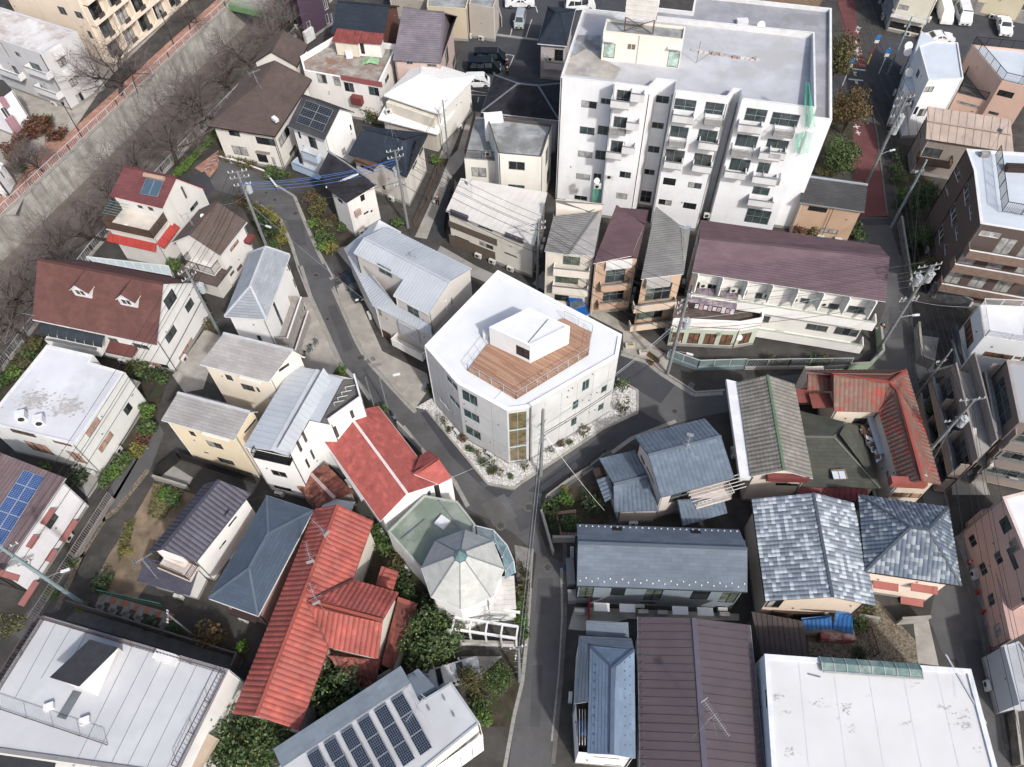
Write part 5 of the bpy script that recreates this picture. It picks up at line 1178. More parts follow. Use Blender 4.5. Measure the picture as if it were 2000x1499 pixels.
# ================================================================== white house with ribbed roof, pale grey metal house
H = hx('ribbed_roof_house', 'b1250,1400 c0,1400', 'cream two storey house with white ribbed roof and dark blinds', '#dcd7cb', .25)
P = WS('b1110,1228 c130,1432 c207,1140 b1200,1055', 5.8); P[0].z = P[1].z = 5.6; P[2].z = P[3].z = 6.1
roof_plane(H.o, P, MT_CREAM, 'seam', cw=.75, fascia=WHITE); H.body(inset_poly(P, .25), [5.5, 5.5, 5.9, 5.9])
BL = paint('#4d4953', .8); H.wins('b1300,1320,1385,1360 b1160,1380,1250,1420 b1305,1410,1390,1470 c-45,1480,30,1510', 's'); H.wbox('b1135,1235,1240,1300 b1280,1262,1385,1325 c-45,1370,65,1430', .25, BL, 'blind', slope=.1); H.wbox('b1130,1330,1410,1405', .03, paint('#6d6154', .8), 'band'); H.wbox('b1135,1435,1400,1480', .03, paint('#6d6154', .8), 'band'); H.wins('c140,1400,155,1450'); H.finish(); pipe(H.o, *W('b1410,1500')[:2], 0, 5.4, WHITE); antenna(H, 'b1265,1150', 6.0, 2.4, n=5)
H = hx('metal_roof_house', 'f800,400', 'beige three storey house with pale grey metal roofs left of the concrete building', '#cfcac3', .12)
ZE, ZW = 5.5, 8.0
r = R4('f805,232', 'f1010,342', 'f1272,80', ZW); gable(H, r, 'f1145,158', 'rib', MT_LG, .12, .1, fascia=WHITE, zr=9.3, frac=.5, z0=0, cw=.35)
bl = r.p(-6.2, r.W*.34, ZW+.9); r2 = R4('f805,232', 'f1010,342', 'f1272,80', ZW); R0, R1 = r.p(-6.6, r.W*.5, 9.3), r.p(-.02, r.W*.5, 9.3)
zz = ZW + (9.3-ZW)*.5
roof_plane(H.o, [r.p(-6.6, r.W*.25, zz), r.p(-.02, r.W*.25, zz), R1, R0], MT_LG, 'rib', cw=.35, fascia=WHITE); roof_plane(H.o, [r.p(-.02, r.W), r.p(-6.6, r.W), R0, R1], MT_LG, 'rib', cw=.35, fascia=WHITE); ridge(H.o, [R0, R1], MT_LG)
H.body([r.p(-6.5, r.W*.27), r.p(.05, r.W*.27), r.p(.05, r.W-.1), r.p(-6.5, r.W-.1)], [zz-.1, zz-.1, ZW, ZW], 0, None, {1: (.3, 9.2), 3: (.7, 9.2)})
EL, EM, ER = W('b515,1455', ZE), W('f680,288', ZE), W('f1030,472', ZE)
U0, U1 = r.p(-6.5, r.W*.3, 7.4), r.p(0, -.0, 6.6)
roof_plane(H.o, [EL, EM, U1, U0], MT_LG, 'rib', cw=.35, fascia=WHITE); roof_plane(H.o, [EM, ER, r.p(r.L, .05, 6.2), U1], MT_LG, 'rib', cw=.35, fascia=WHITE); PK = W('b720,1287', 7.6); roof_plane(H.o, [W('b850,1358', 6.2), EL, U0, PK], MT_LG, 'rib', cw=.35, fascia=WHITE)
H.body([EL + r.u*.3, EM + r.v*.3, ER + r.v*.3 - r.u*.1, r.p(r.L-.1, r.W*.6), r.p(-6, r.W*.9)], ZE - .05)
BRP = paint('#5a3d35', .7)
H.wins('f715,42,800,130 f880,285,960,375', 's', G_TEAL); H.wins('f712,310,740,355', 'k'); H.wins('f1140,250,1152,285'); H.wbox('f1110,270,1130,360', .12, WHITE, 'pipe_cover'); H.wins('f585,110,598,140 f660,235,680,275', 'k'); H.wbox('f725,425,800,525 f600,240,720,420', .03, BRP, 'cladding'); H.wins('f755,460,785,500', 'k'); H.bal('f800,530', 'f975,615', 1.0, 1.1, wallm('#e6e4e0', .1), top=WHITE)
H.wbox('f830,385,960,520', .25, paint('#c6c8cb', .6), 'blind'); H.finish(); dish(H, 'f1000,430', 5.6, .22)
antenna(H, 'f940,35', 8.6, 1.6, n=4)
# --- left edge: river side apartments
CRM = '#dfd0bd'
H = hx('apartment_block', 'p213,127 p330,30', 'cream apartment block with rounded balcony openings across the river', CRM, .15, 'building')
A = W('p214,128'); B = W('p425,-55'); dd = (B-A).normalized(); nn = Vector((-dd.y, dd.x, 0)); nn = nn if nn.x < 0 else -nn; Lb = (B-A).length
H.body([A, B, B + nn*14, A + nn*14], 19.0); mb = MB(); mb.prism([A, B, B + nn*14, A + nn*14], 19.0, 19.2); mb.build('roof', RF_GREY, H.o)
H.wins('a330,35,400,95 a430,65,495,115 a505,180,550,230', 's', G_GREY)
w_ = H.walls[0]; WC = wallm('#e6d8c6', .1); nb = int(w_['L']/3.6)
for fl_ in range(6):
 for i in range(nb):
  c = 1.9 + i*3.6 + (fl_ % 2)*.3; z = .3 + fl_*2.9; w_['ops'].append([c-1.2, c+1.2, z+.15, z+2.3, 'k', G_CURT if i % 2 else G_GREY])
  P = lambda u, q, zz: w_['a'] + w_['d']*u + w_['n']*q + Vector((0, 0, zz)); mb = MB(); prof = [(-1.75, 0), (1.75, 0), (1.75, 1.0), (1.2, .55), (.6, .42), (-.6, .42), (-1.2, .55), (-1.75, 1.0)]
  mb.face([P(c+u, 1.0, z+zz) for u, zz in prof]); mb.face([P(c+u, .85, z+zz) for u, zz in prof])
  for (u0, z0), (u1, z1) in zip(prof, prof[1:] + prof[:1]): mb.face([P(c+u0, .85, z+z0), P(c+u1, .85, z+z1), P(c+u1, 1.0, z+z1), P(c+u0, 1.0, z+z0)])
  mb.face([P(c-1.75, 0.004, z), P(c+1.75, 0.004, z), P(c+1.75, .85, z), P(c-1.75, .85, z)]); k_ = mb.build('balcony', WC, H.o); mb = MB(); mb.box(P(c, .95, z+.75), w_['d']*.6, w_['n']*.02, Vector((0, 0, .3))); mb.build('railing', paint('#55504e', .6), k_)
  for s_ in (-1, 1): mb = MB(); mb.box(P(c+s_*1.74, .48, z+1.4), w_['d']*.06, w_['n']*.5, Vector((0, 0, 1.4))); mb.build('side_wall', WC, k_)
H.finish()
H = hx('flat_roof_building', 'a300,600', 'pale grey three storey building with rounded balconies across the river', '#c3c4c6', .2, 'building')
P = WS('a-200,-20 a450,185 a238,318 a-250,150', 8.6); flat(H, P, 8.6, .2, .25, mat('roof_stained_white', '#d9d9db', .8, 'wall', .08, .4, col2='#b7aca4'), paint('#cfd0d6', .6))
H.wins('a310,315,395,375 a378,435,460,490', 'k', G_CURT); H.wins('a440,560,500,590'); H.wbox('a300,305,390,318 a370,425,450,440', .3, WHITE, 'canopy'); H.wins('a165,360,260,440 a205,485,300,560 a60,380,130,460 a0,250,60,340 a80,300,130,340', 's'); H.bal('a150,420', 'a290,480', 1.0, .9, wallm('#d6d7da', .15)); H.bal('a210,540', 'a345,590', 1.0, .9, wallm('#d6d7da', .15)); H.bal('a-20,420', 'a130,490', 1.0, .9, wallm('#d6d7da', .15)); H.finish()
H = hx('white_house', 'a0,700', 'white house with pink awnings at the left edge across the river', '#e6e6ea', .12); r = R4('a-150,430', 'a70,525', 'a-60,640', 5.6); P = WS('a-260,420 a70,525 a-30,600 a-330,480', 5.6); H.body(P, 5.5); roof_plane(H.o, [W('a-30,600', 5.5) , W('a70,525', 5.5), W('a20,470', 7.0), W('a-200,430', 7.0)], SL_DARK, 'slate'); H.wins('a0,640,75,690 a75,720,130,770', 'w', G_GREY); H.wbox('a0,585,55,620 a40,705,130,760', .4, paint('#b88d98', .7), 'awning'); H.finish()
H = hx('white_house', 'a30,1080', 'low white house with bay and parked bins at the left edge below the hedge', '#e8e8ea', .1); P = WS('a-200,850 a20,960 a-20,1040 a-260,960', 3.2); flat(H, P, 3.2, .2, .2, RF_WHITE); H.wins('a0,1010,30,1040'); H.finish()
# --- right edge
H = hx('white_house', 'k1300,600', 'white house with brown shutters and railed roof at the right edge', '#dde2e6', .12)
P = WS('k1265,475 k1560,520 k1600,300 k1235,285', 6.0); flat(H, P, 6.0, .1, .2, RF_WHITE, WHITE); mb = MB(); k = inset_poly(P, .1)
for a, b in zip(k, k[1:] + k[:1]): rail_into(mb, a, b, 6.0, 1.0, .14, .025)
mb.build('railing', WHITE, H.o); H.wins('k1140,370,1205,500', 'b', G_BROWN); H.wins('k1270,560,1420,610 k1450,590,1499,612', 'b', G_BROWN); H.finish()
mb = MB(); roof_plane(H.o, [W('k1070,430', 2.7), W('k1135,640', 2.7), W('k1150,620', 3.2), W('k1110,400', 3.2)], mat('kawara_grey', '#5c5f66', .6, 'tile', .15, .5, cell=(.3, .3)), 'tile', cw=.3, ch=.3)
H = hx('tile_apartment', 'k1300,1300', 'brown tiled apartment building with grey balconies and pale roof at the right edge', '#7d6f68', .15, 'building')
P = WS('k1470,975 k1900,1060 k1900,640 k1395,612', 9.0); flat(H, P, 9.0, .2, .25, RF_GREY, paint('#a39c98', .6)); H.wins('k1345,850,1395,980 k1330,660,1360,700 k1240,1010,1290,1100', 'k', G_GREY)
H.body([W('k1180,600', 6.2), W('k1400,610', 6.2), W('k1480,970', 6.2), W('k1310,1110', 6.2)], 6.2, 0, wallm('#8b837e', .2)); mb = MB(); mb.prism([W('k1182,602', 6.2), W('k1400,612', 6.2), W('k1478,970', 6.2), W('k1312,1108', 6.2)], 6.2, 6.3); mb.build('balcony_floor', CONC, H.o)
H.body([W('k1070,660', 5.8), W('k1190,690', 5.8), W('k1320,1110', 5.8), W('k1200,1220', 5.8)], 5.8, 0, wallm('#766a64', .2)); mb = MB(); mb.prism([W('k1075,662', 5.8), W('k1188,692', 5.8), W('k1318,1108', 5.8), W('k1202,1218', 5.8)], 5.8, 5.85); mb.build('balcony_floor', CONC, H.o)
H.wins('k1100,730,1115,770 k1140,690,1180,820 k1235,1080,1285,1180 k1375,1165,1495,1225 k1275,1260,1400,1320 k1150,1010,1175,1050', 'k', G_GREY)
for w_ in H.walls:
 if w_['vis'] and w_['L'] > 4: w_['ops'] = []; H.rows(w_, [.3 + 2.85*i for i in range(int((w_['prof'][0][1]+.6)/2.85))], 3.4, 1.0, wallm('#8b7f78', .1), G_GREY)
H.finish()
mb = MB()
for q_ in (('k1182,602', 'k1312,1108', 6.3), ('k1075,662', 'k1202,1218', 5.85)):
 a, b = W(q_[0], q_[2]), W(q_[1], q_[2]); mb.beam(a + Vector((0, 0, .5)), b + Vector((0, 0, .5)), .15, 1.0)
mb.build('parapet', wallm('#8b837e', .2), H.o)
for q_, z in (('k1190,1050', 5.9), ('k1290,1230', 3.5), ('k1150,890', 3)): ac(H, q_, z, 1.2)
# ================================================================== houses, lower half of the view
T_RED = mat('tile_red', '#b85c50', .7, 'tile', .22, .6, cell=(.42, .36), col2='#a3584f', c2=(.6, .9), clus=.6); T_REDD = mat('tile_red_metal', '#9a5044', .6, 'tile', .15, .8, cell=(.42, .36), col2='#6b3a33')
T_KAW = mat('tile_kawara', '#828d99', .5, 'tile', .12, .8, cell=(.36, .34), col2='#b9c2c9', c2=(.42, .6), clus=.2, vary=1.0); T_KAW2 = mat('tile_kawara_dark', '#657384', .5, 'tile', .12, .8, cell=(.36, .34), col2='#97a1a8', c2=(.5, .7), clus=.25, vary=1.0); T_BLUE = mat('tile_blue_grey', '#6f7f90', .55, 'tile', .08, .5, cell=(.4, .36))
T_OLD = mat('tile_old_red_brown', '#8c6d60', .8, 'tile', .12, .6, cell=(.42, .36), col2='#a04c42', c2=(.6, .95), clus=.5); T_GREEN = mat('slate_mossy', '#55584f', .85, 'slate', .15, .6, cell=(.6, .3)); T_GREY = mat('tile_cement_grey', '#8f8b83', .85, 'tile', .12, .6, cell=(.42, .36))
SL_BLUE = mat('slate_blue', '#6d7a88', .8, 'slate', .1, .4, cell=(.9, .3)); SL_BLUE2 = mat('slate_blue_pale', '#7a90a8', .75, 'slate', .08, .4, cell=(.9, .3)); SL_RED = mat('slate_red', '#bf625b', .85, 'slate', .2, 1.4, cell=(.5, .3), col2='#a85850', c2=(.6, .95), clus=.6); MT_BRN = mat('metal_brown', '#5f5459', .5, 'plain', .06, .5, metal=.1); MT_RUST = mat('metal_rusty', '#6e3d36', .7, 'plain', .25, 1.2, col2='#9a6a58')
def awn(H, spec, m, depth=.5):
 for t in spec.split():
  r_ = H.span(nums(t))
  if not r_: continue
  w, u0, u1, z0, z1 = r_; A = w['a']; mb = MB(); P = lambda u, d, z: A + w['d']*u + w['n']*d + Vector((0, 0, z))
  k = [P(u0-.15, .004, z1+.3), P(u1+.15, .004, z1+.3), P(u1+.15, depth, z1+.1), P(u0-.15, depth, z1+.1)]; mb.face(k); mb.face([q - Vector((0, 0, .06)) for q in k])
  for i in range(4): mb.face([k[i], k[(i+1) % 4], k[(i+1) % 4] - Vector((0, 0, .06)), k[i] - Vector((0, 0, .06))])
  mb.build('awning', m, H.o)
def snow(H, a, b, n, m=None, rows=1, dz=None):
 mb = MB()
 for i in range(n):
  c = a + (b-a)*(i+.5)/n + (dz*(i % 2) if dz is not None else Vector()); mb.abox(c.x-.05, c.x+.05, c.y-.05, c.y+.05, c.z+.01, c.z+.1)
 mb.build('snow_guards', m or WHITE, H.o, kind='stuff')
# --- brown roof with two dormers
r = R4('e190,372', 'e918,524', 'e1115,150', 5.3); H = House('dormer_house', r.mid(), 'white house with steep red brown roof and two small dormers by the river', wall='#e8e8e6', dirt=.12)
gable(H, r, 'e957,165', 'slate', SL_REDB, .4, .3, fascia=WHITE, ch=.36); s1 = (H.zr - r.z)/H.f
for q in ('e492,243', 'e760,298'):
 h = hitplane(q, r.p(0, 0), (r.u.cross(r.p(0, H.f, H.zr) - r.p(0, 0))).normalized()); u = (h-r.A).dot(r.u); v = (h-r.A).dot(r.v); z = h.z; hw_, z1_, z2_ = .95, 1.05, 1.9
 dm = MB(); dm.face([r.p(u-hw_, v, z-.05), r.p(u+hw_, v, z-.05), r.p(u+hw_, v, z+z1_), r.p(u, v, z+z2_), r.p(u-hw_, v, z+z1_)])
 for s_ in (-1, 1): dm.face([r.p(u+s_*hw_, v, z-.05), r.p(u+s_*hw_, v + z1_/s1, z+z1_), r.p(u+s_*hw_, v, z+z1_)])
 do = dm.build('dormer', WHITE, H.o); add_window(H.o, r.p(u, v - .09, z+.75), -r.v, 1.1, .8, 'w', G_TEAL); ap, bk = r.p(u, v-.14, z+z2_+.06), r.p(u, v + z2_/s1, z+z2_+.06)
 for s_ in (-1, 1):
  e0 = r.p(u+s_*1.1, v-.14, z+z1_-.1); e1 = r.p(u+s_*1.1, v + (z1_-.1)/s1, z+z1_-.1); roof_plane(do, [e0, e1, bk, ap] if s_ > 0 else [e1, e0, ap, bk], SL_REDB, 'slate', ch=.36, fascia=WHITE)
H.wins('e955,265,1035,245 e1080,300,1140,280 e965,480,1040,440', 'k', G_GREY); H.wins('e1045,600,1150,525', 'k', G_BEIGE); H.wins('e625,475,700,512 e770,508,880,555', 's'); H.wins('e850,615,1005,678', 'b', G_BEIGE); H.wins('e310,470,420,520', 's', G_DARK)
H.bal('e285,520', 'e600,600', 1.3, 1.1, wallm('#eeeeec', .08)); H.finish()
w = H.walls[0]; mb = MB()
for i in range(7):
 a, b = .5 + i*1.05, .5 + (i+1)*1.05 - .05; A_ = w['a'] + w['d']*0; P = lambda u, d_, z: w['a'] + w['d']*u + w['n']*d_ + Vector((0, 0, z))
 for k in range(5): t0, t1 = k/5*1.4, (k+1)/5*1.4; mb.face([P(a, 1.35*math.sin(t0), 4.0 + .9*math.cos(t0)), P(b, 1.35*math.sin(t0), 4.0 + .9*math.cos(t0)), P(b, 1.35*math.sin(t1), 4.0 + .9*math.cos(t1)), P(a, 1.35*math.sin(t1), 4.0 + .9*math.cos(t1))])
mb.build('balcony_canopy', mat('smoked_polycarbonate', '#3c4248', .2, 'plain', .1), H.o); H.wbox('e615,560,775,600', 1.2, paint('#6f4340', .6), 'porch_roof', slope=.3)
mb = MB(); c = W('e205,352', 5.6); mb.beam(c, c - r.u*1.6, .05, .05); mb.build('antenna_arm', ALU, H.o)
# --- glazed white lean-to behind it
P = WS('e505,5 e985,60 e1005,115 e540,30', 2.6); o = empty('glass_carport', (P[0].x, P[0].y, 0), 'long white framed glazed carport roof behind the dormer house', 'carport')
for i in range(9):
 mb = MB(); a, b = P[0] + (P[1]-P[0])*i/9, P[0] + (P[1]-P[0])*(i+.94)/9; c, e = P[3] + (P[2]-P[3])*(i+.94)/9, P[3] + (P[2]-P[3])*i/9; mb.face([a, b, c, e]); mb.build('pane', mat('carport_glass', '#c3d3d4', .15, 'plain', .05), o)
mb = MB()
for i in range(10): mb.beam(P[0] + (P[1]-P[0])*i/9, P[3] + (P[2]-P[3])*i/9, .08, .08)
mb.beam(P[0], P[1], .1, .1); mb.beam(P[3], P[2], .1, .1);
for q in P: mb.beam(q, Vector((q.x, q.y, 0)), .1, .1)
mb.build('frame', WHITE, o)
# --- white flat roofed house on the left
H = hx('flat_roof_house', 'e300,1000', 'white two storey house with stained white flat roof and two roof fans on the left', '#dfe1de', .2)
P = WS('e275,520 e548,582 e528,622 e733,683 e440,1108 e-95,978', 5.6); RFS = mat('flat_roof_sooty', '#d8dbe2', .75, 'wall', .06, .25, col2='#c9ccd2'); flat(H, P, 5.6, .06, .25, RFS, paint('#e3e4e4', .7))
H.wins('e500,1040,592,968 e575,1130,668,1052', 's', G_BEIGE); H.wins('e720,905,780,890', 'k'); H.wins('e130,1078,330,1172 e380,1138,520,1222', 'b', G_BEIGE); H.wins('e60,1012,215,1062 e300,1078,430,1122', 'b', G_BROWN); H.finish()
for q in ('e137,950', 'e240,975'):
 o_ = rbox(H, q, 5.55, .85, .85, .75, WHITE, .3, 'roof_fan'); c = W(q, 5.55); mb = MB(); mb.tube([c + Vector((.1, -.3, .4)), c + Vector((.16, -.46, .4))], .28, 10); mb.build('fan_grille', DARKF, H.o)
for q, rr_ in (('e200,850', 1.3), ('e400,890', 1.1)):
 c = W(q, 5.55); rd = random.Random(int(rr_*10)); mb = MB()
 for i in range(260):
  a, t = rd.uniform(0, 2*PI), abs(rd.gauss(0, .55))*rr_; x, y = c.x + math.cos(a)*t*1.5, c.y + math.sin(a)*t; s_ = rd.uniform(.05, .16); zz = 5.556 + i*.0003; mb.face([(x-s_, y-s_*.6, zz), (x+s_, y-s_*.5, zz), (x+s_*.8, y+s_*.6, zz), (x-s_*.7, y+s_*.5, zz)])
 mb.build('soot_stain', mat('soot_stain', '#aeaaa6', .9, 'leaf', col2='#c6c5c6'), H.o, kind='stuff')
mb = MB(); mb.prism(WS('e720,705 e820,738 e770,822 e690,790', 2.9), 2.75, 2.95); mb.build('porch_roof', CONC, H.o)
# --- solar house bottom left
r = R4('p128,934', 'p0,1123', 'p-196,1040', 5.4); H = House('solar_house', r.mid(), 'white house with brown roof, blue solar panels and red awnings at the left edge', wall='#e9e9ec', dirt=.1)
gable(H, r, 'p30,893', 'slate', mat('slate_plum', '#77666a', .85, 'slate', .08, .5, cell=(.9, .3)), fascia=paint('#d8d4d6', .6), zr=7.4, frac=.5, at='A')
nrm = r.u.cross(r.p(0, H.f, H.zr) - r.p(0, 0)).normalized(); rh = lambda px: hitplane(px, r.p(0, 0), nrm)
a, b, c_ = rh('e140,1255'), rh('e265,1298'), rh('m15,205'); pv_grid(H, [a, b, c_, a + (c_-b)], 2, 5, cells=(5, 8), blue='#1f4a86', lift=.08, frame='#b9c3d3')
ws = 'p83,1022,115,1010 p120,1055,152,1028 p55,1067,71,1053 p92,1094,107,1081 p0,1155,40,1125 p40,1180,78,1147'; H.wins(ws, 'k', G_GREY); awn(H, ws, paint('#99605d', .7)); H.finish()
mb = MB(); k = [r.p(-1.0, -1.6, 0), r.p(r.L+2, -1.6, 0)]; rail_into(mb, k[0], k[1], .5, 1.0, .2, .05); mb.beam(k[0] + Vector((0, 0, .25)), k[1] + Vector((0, 0, .25)), .2, .5); single('wall_fence', mb, paint('#8d8886', .8), 'low block wall with grey railing before the solar panelled house', 'fence')
# --- white house with grey hipped roof and slatted balconies
r = R4('p566,498', 'p520,624', 'p443,607', 7.6); H = House('balcony_house', r.mid(), 'white house with grey hipped roof and two slatted balconies beside parked bicycles', wall='#e9e9e7', dirt=.1); SLG = mat('slate_pale_blue_grey', '#a4abb3', .8, 'slate', .06, .4, cell=(.9, .3))
hip(H, r, 'p530,504', 'p486,583', 'slate', SLG, .3, paint('#c3c8ce', .6), us=[.3, r.L-3.0], zr=8.9, fascia=WHITE); H.wins('f175,30,200,85 f215,140,235,180', 'k'); H.wins('f90,265,160,395', 'k', G_TEAL); H.wins('f0,465,45,510 e1408,345,1480,365', 'k', G_TEAL); H.wins('f165,475,205,510', 'k')
SLT = mat('grey_slats', '#aaa49f', .8, 'wall', .1, 3.0)
mb = MB(); b1 = [W('f115,400', 5.0), W('f195,425', 5.0), W('f300,285', 5.0), W('f210,240', 5.0)]
H.bal('f185,480', 'f300,330', 1.5, 1.2, SLT, top=WHITE); H.bal('f235,560', 'f335,400', 1.5, 1.2, SLT, top=WHITE); H.finish()
# --- two cream houses
H = None
for A_, B_, C_, R_, ze, lab, wl, w1 in (('e1170,635', 'f75,738', 'f285,592', 'f150,600', 9.6, 'cream house with grey slate gable roof, upper of the cream pair', '#e3d9c8', 'e1312,692,1370,735 e1405,745,1499,800 f0,770,25,800'), ('e945,960', 'e1370,1077', 'e1505,912', 'e1420,968', 7.6, 'yellowish cream house with grey slate gable roof, lower of the cream pair', '#e6d6b6', 'e1098,1022,1155,1062 e1200,1078,1315,1138 e1270,1178,1380,1232 e1190,1145,1225,1162')):
 r = R4(A_, B_, C_, ze, None, True); H = House('gable_house', r.mid(), lab, wall=wl, dirt=.12); gable(H, r, R_, 'slate', SL_LGREY, .25, .15, fascia=WHITE, cap=paint('#c6c8cb', .6)); H.wins(w1, 'k')
 if ze < 9: H.wins('e1435,1040,1495,955', 'k'); H.wbox('e1175,1045,1340,1095', .3, wallm('#dcd9d0', .1), 'awning')
 else: H.wins('f135,680,190,625', 'k'); H.wbox('e1395,715,1520,760', .3, wallm('#dcd9d0', .1), 'awning')
 H.finish()
 pipe(H.o, *r.p(r.L-.1, .2)[:2], 0, ze, WHITE)
# --- white house with metal roof and small roof balcony
H = hx('metal_roof_house', 'f200,1200', 'white three storey house with pale grey metal roof and rooftop balcony above the red roof', '#ebebea', .1)
A, B, C_, D_ = W('f215,640', 8.6), W('f-69,1113', 8.6), W('f192,1172', 8.6), W('f510,722', 8.6); R0, R1 = W('f362,668', 9.0), W('f95,1140', 9.0)
P1, P2 = W('f375,975', 8.6), W('f310,960', 8.6)
roof_plane(H.o, [A, B, R1, R0], MT_LG, 'rib', cw=.55, fascia=WHITE); roof_plane(H.o, [C_, P2 + Vector((0, 0, .08)), W('f400,800', 8.68), D_, R0, R1], MT_LG, 'rib', cw=.55, fascia=WHITE); mb = MB(); mb.face([P2 + Vector((0, 0, .0)), P1, D_, P2 + (D_-P1)*.9 + Vector((0, 0, .06))]); mb.build('roof', MT_LG, H.o); ridge(H.o, [R0, R1], paint('#c9ced4', .5), .35, .08)
HB = [A, B, C_, W('f310,958', 8.6), W('f372,975', 8.6), W('f430,960', 8.6), W('f620,880', 8.6), W('f580,712', 8.6)]; H.body([A, B, C_, W('f312,960', 8.6), W('f430,985', 8.6), W('f618,850', 8.6), W('f582,718', 8.6)], 8.45)
H.wins('f548,892,570,945 f455,1000,485,1062 f268,1035,295,1085 f238,1090,265,1140 f318,1140,345,1188 f290,1192,315,1240', 'k', G_GREY); H.wins('f80,1250,190,1305', 's'); H.wins('f100,1340,215,1385', 'k'); H.bal('f-10,1190', 'f195,1225', .7, .9, BLACK, 'rail'); H.finish()
mb = MB(); q = [W('f510,722', 8.6), W('f582,718', 8.6), W('f618,850', 8.6), W('f430,985', 8.6), W('f375,975', 8.6)]; mb.face([p_ + Vector((0, 0, -.12)) for p_ in q]); mb.build('balcony_floor', CONCD, H.o)
mb = MB()
for a, b in zip(q[1:4], q[2:4]): mb.beam(a + Vector((0, 0, .3)), b + Vector((0, 0, .3)), .15, .9)
mb.build('parapet', WHITE, H.o); mb = MB()
for i in range(4): a = W('f%d,%d' % (455 + i*22, 860 - i*30), 9.0); mb.beam(a, a + Vector((.9, .2, .0)), .04, .04); mb.beam(a, a + Vector((0, 0, -.6)), .04, .04)
mb.build('drying_rack', WHITE, H.o)
# --- red slate gable house
r = R4('f715,880', 'f1065,1335', 'f750,1585', 5.0); H = House('red_gable_house', r.mid(), 'white house with bright red slate gable roof and small red turret by the street', wall='#eeeeec', dirt=.1)
gable(H, r, 'f850,1398', 'slate', SL_RED, .35, .2, fascia=WHITE, cap=paint('#e3d3d0', .6), zr=6.7, frac=.5)
tA, tB, tC, tD = W('f962,1170', 5.25), W('f1015,1140', 5.2), W('f1145,1300', 5.2), W('f1070,1338', 5.1); tr, tv = W('f1068,1186', 6.3), W('f922,1278', 6.3)
roof_plane(H.o, [tA, tB, tr, tv], SL_RED, 'slate', fascia=WHITE); roof_plane(H.o, [tC, tD, tv, tr], SL_RED, 'slate', fascia=WHITE); roof_plane(H.o, [tB, tC, tr], SL_RED, 'slate', fascia=WHITE); ridge(H.o, [tv, tr], SL_RED, .15, .06); H.body([tA, tB, tC, tD], 5.0)
H.wins('f1000,1385,1030,1400', 'w', G_GREY); H.finish()
mb = MB(); a, b = W('f460,1150', 2.6), W('f640,1420', 2.6); mb.beam(a, b, .7, .12); mb.beam(a + Vector((-.3, -.3, .4)), b + Vector((-.3, -.3, .4)), .06, .8); mb.build('balcony', WHITE, H.o)
P = WS('f405,1215 f575,1385 f355,1478 f240,1355', 2.7); H = House('rusty_shed', sum(P, Vector())/4, 'small shed with rusty striped metal roof between white and red houses', wall='#8d857c', dirt=.5); R0, R1 = (P[0]+P[3])/2 + Vector((0, 0, .4)), (P[1]+P[2])/2 + Vector((0, 0, .4))
roof_plane(H.o, [P[0], P[1], R1, R0], MT_RUST, 'seam', cw=.5); roof_plane(H.o, [P[2], P[3], R0, R1], MT_RUST, 'seam', cw=.5); ridge(H.o, [R0, R1], paint('#b09a98', .6), .3, .06); H.body(inset_poly(P, .15), 2.6); H.finish()
P = WS('f400,1410 f580,1440 f540,1530 f380,1480', 2.9); mb = MB(); mb.prism(P, 2.7, 2.8); single('shed_roof', mb, MT_LG, 'pale corrugated lean-to roof below the rusty shed', 'roof')
# --- dark slate house with rooftop balcony
r = R4('e1465,1388', 'm1145,295', 'm868,242', 5.4, None, True); H = House('dark_slate_house', r.mid(), 'white house with dark slate roof and drying balcony in the lower left', wall='#ebebe9', dirt=.12); SLI = mat('tile_ink', '#545362', .6, 'tile', .1, .6, cell=(.4, .3))
gable(H, r, 'm1008,250', 'tile', SLI, .4, .35, fascia=paint('#55555f', .6), zr=7.0, frac=.55); H.wins('m1283,222,1325,170 m1310,20,1350,0 m1340,90,1385,30', 'k'); H.wins('m1195,215,1262,105', 'k', G_GREY)
lo = R4('m800,410', 'm1110,495', 'm1190,315', 2.8); roof_plane(H.o, [lo.p(0, 0), lo.p(lo.L, 0), lo.p(lo.L, lo.W*.7, 3.5), lo.p(0, lo.W*.7, 3.5)], SLI, 'slate', fascia=paint('#9aa7b8', .5)); H.body(lo.poly(.5), 2.7); H.finish()
bb = R4('m920,330', 'm1110,410', 'm1160,320', 3.6); mb = MB(); mb.prism(bb.poly(), 3.3, 3.6); mb.build('balcony', mat('balcony_floor_cream', '#e8dcd3', .8), H.o); mb = MB(); k = bb.poly(.05)
for a, b in zip(k, k[1:]): rail_into(mb, a, b, 3.6, 1.1, .14, .03)
for zz in (1.6, 1.6): mb.beam(k[0] + Vector((0, 0, 3.6+zz)), k[1] + Vector((0, 0, 3.6+zz)), .04, .04)
mb.build('railing', paint('#5b4b42', .7), H.o); antenna(H, 'm880,330', 3.2, 2.0)
# --- blue hipped roof next to it
r = R4('f335,1492', 'n12,612', 'm1255,452', 4.8); H = House('hipped_house', r.mid(), 'pinkish house with blue grey hipped slate roof beside the red tiled house', wall='#b58d85', dirt=.2); SLB = mat('slate_steel_blue', '#4f5f70', .8, 'slate', .08, .4, cell=(.9, .3))
hip(H, r, 'n60,112', 'm1475,350', 'slate', SLB, .45, paint('#5d6a78', .6), fascia=WHITE); H.finish(); H.wbox('m1340,600,1499,660', 1.0, BROWN, 'porch_roof')
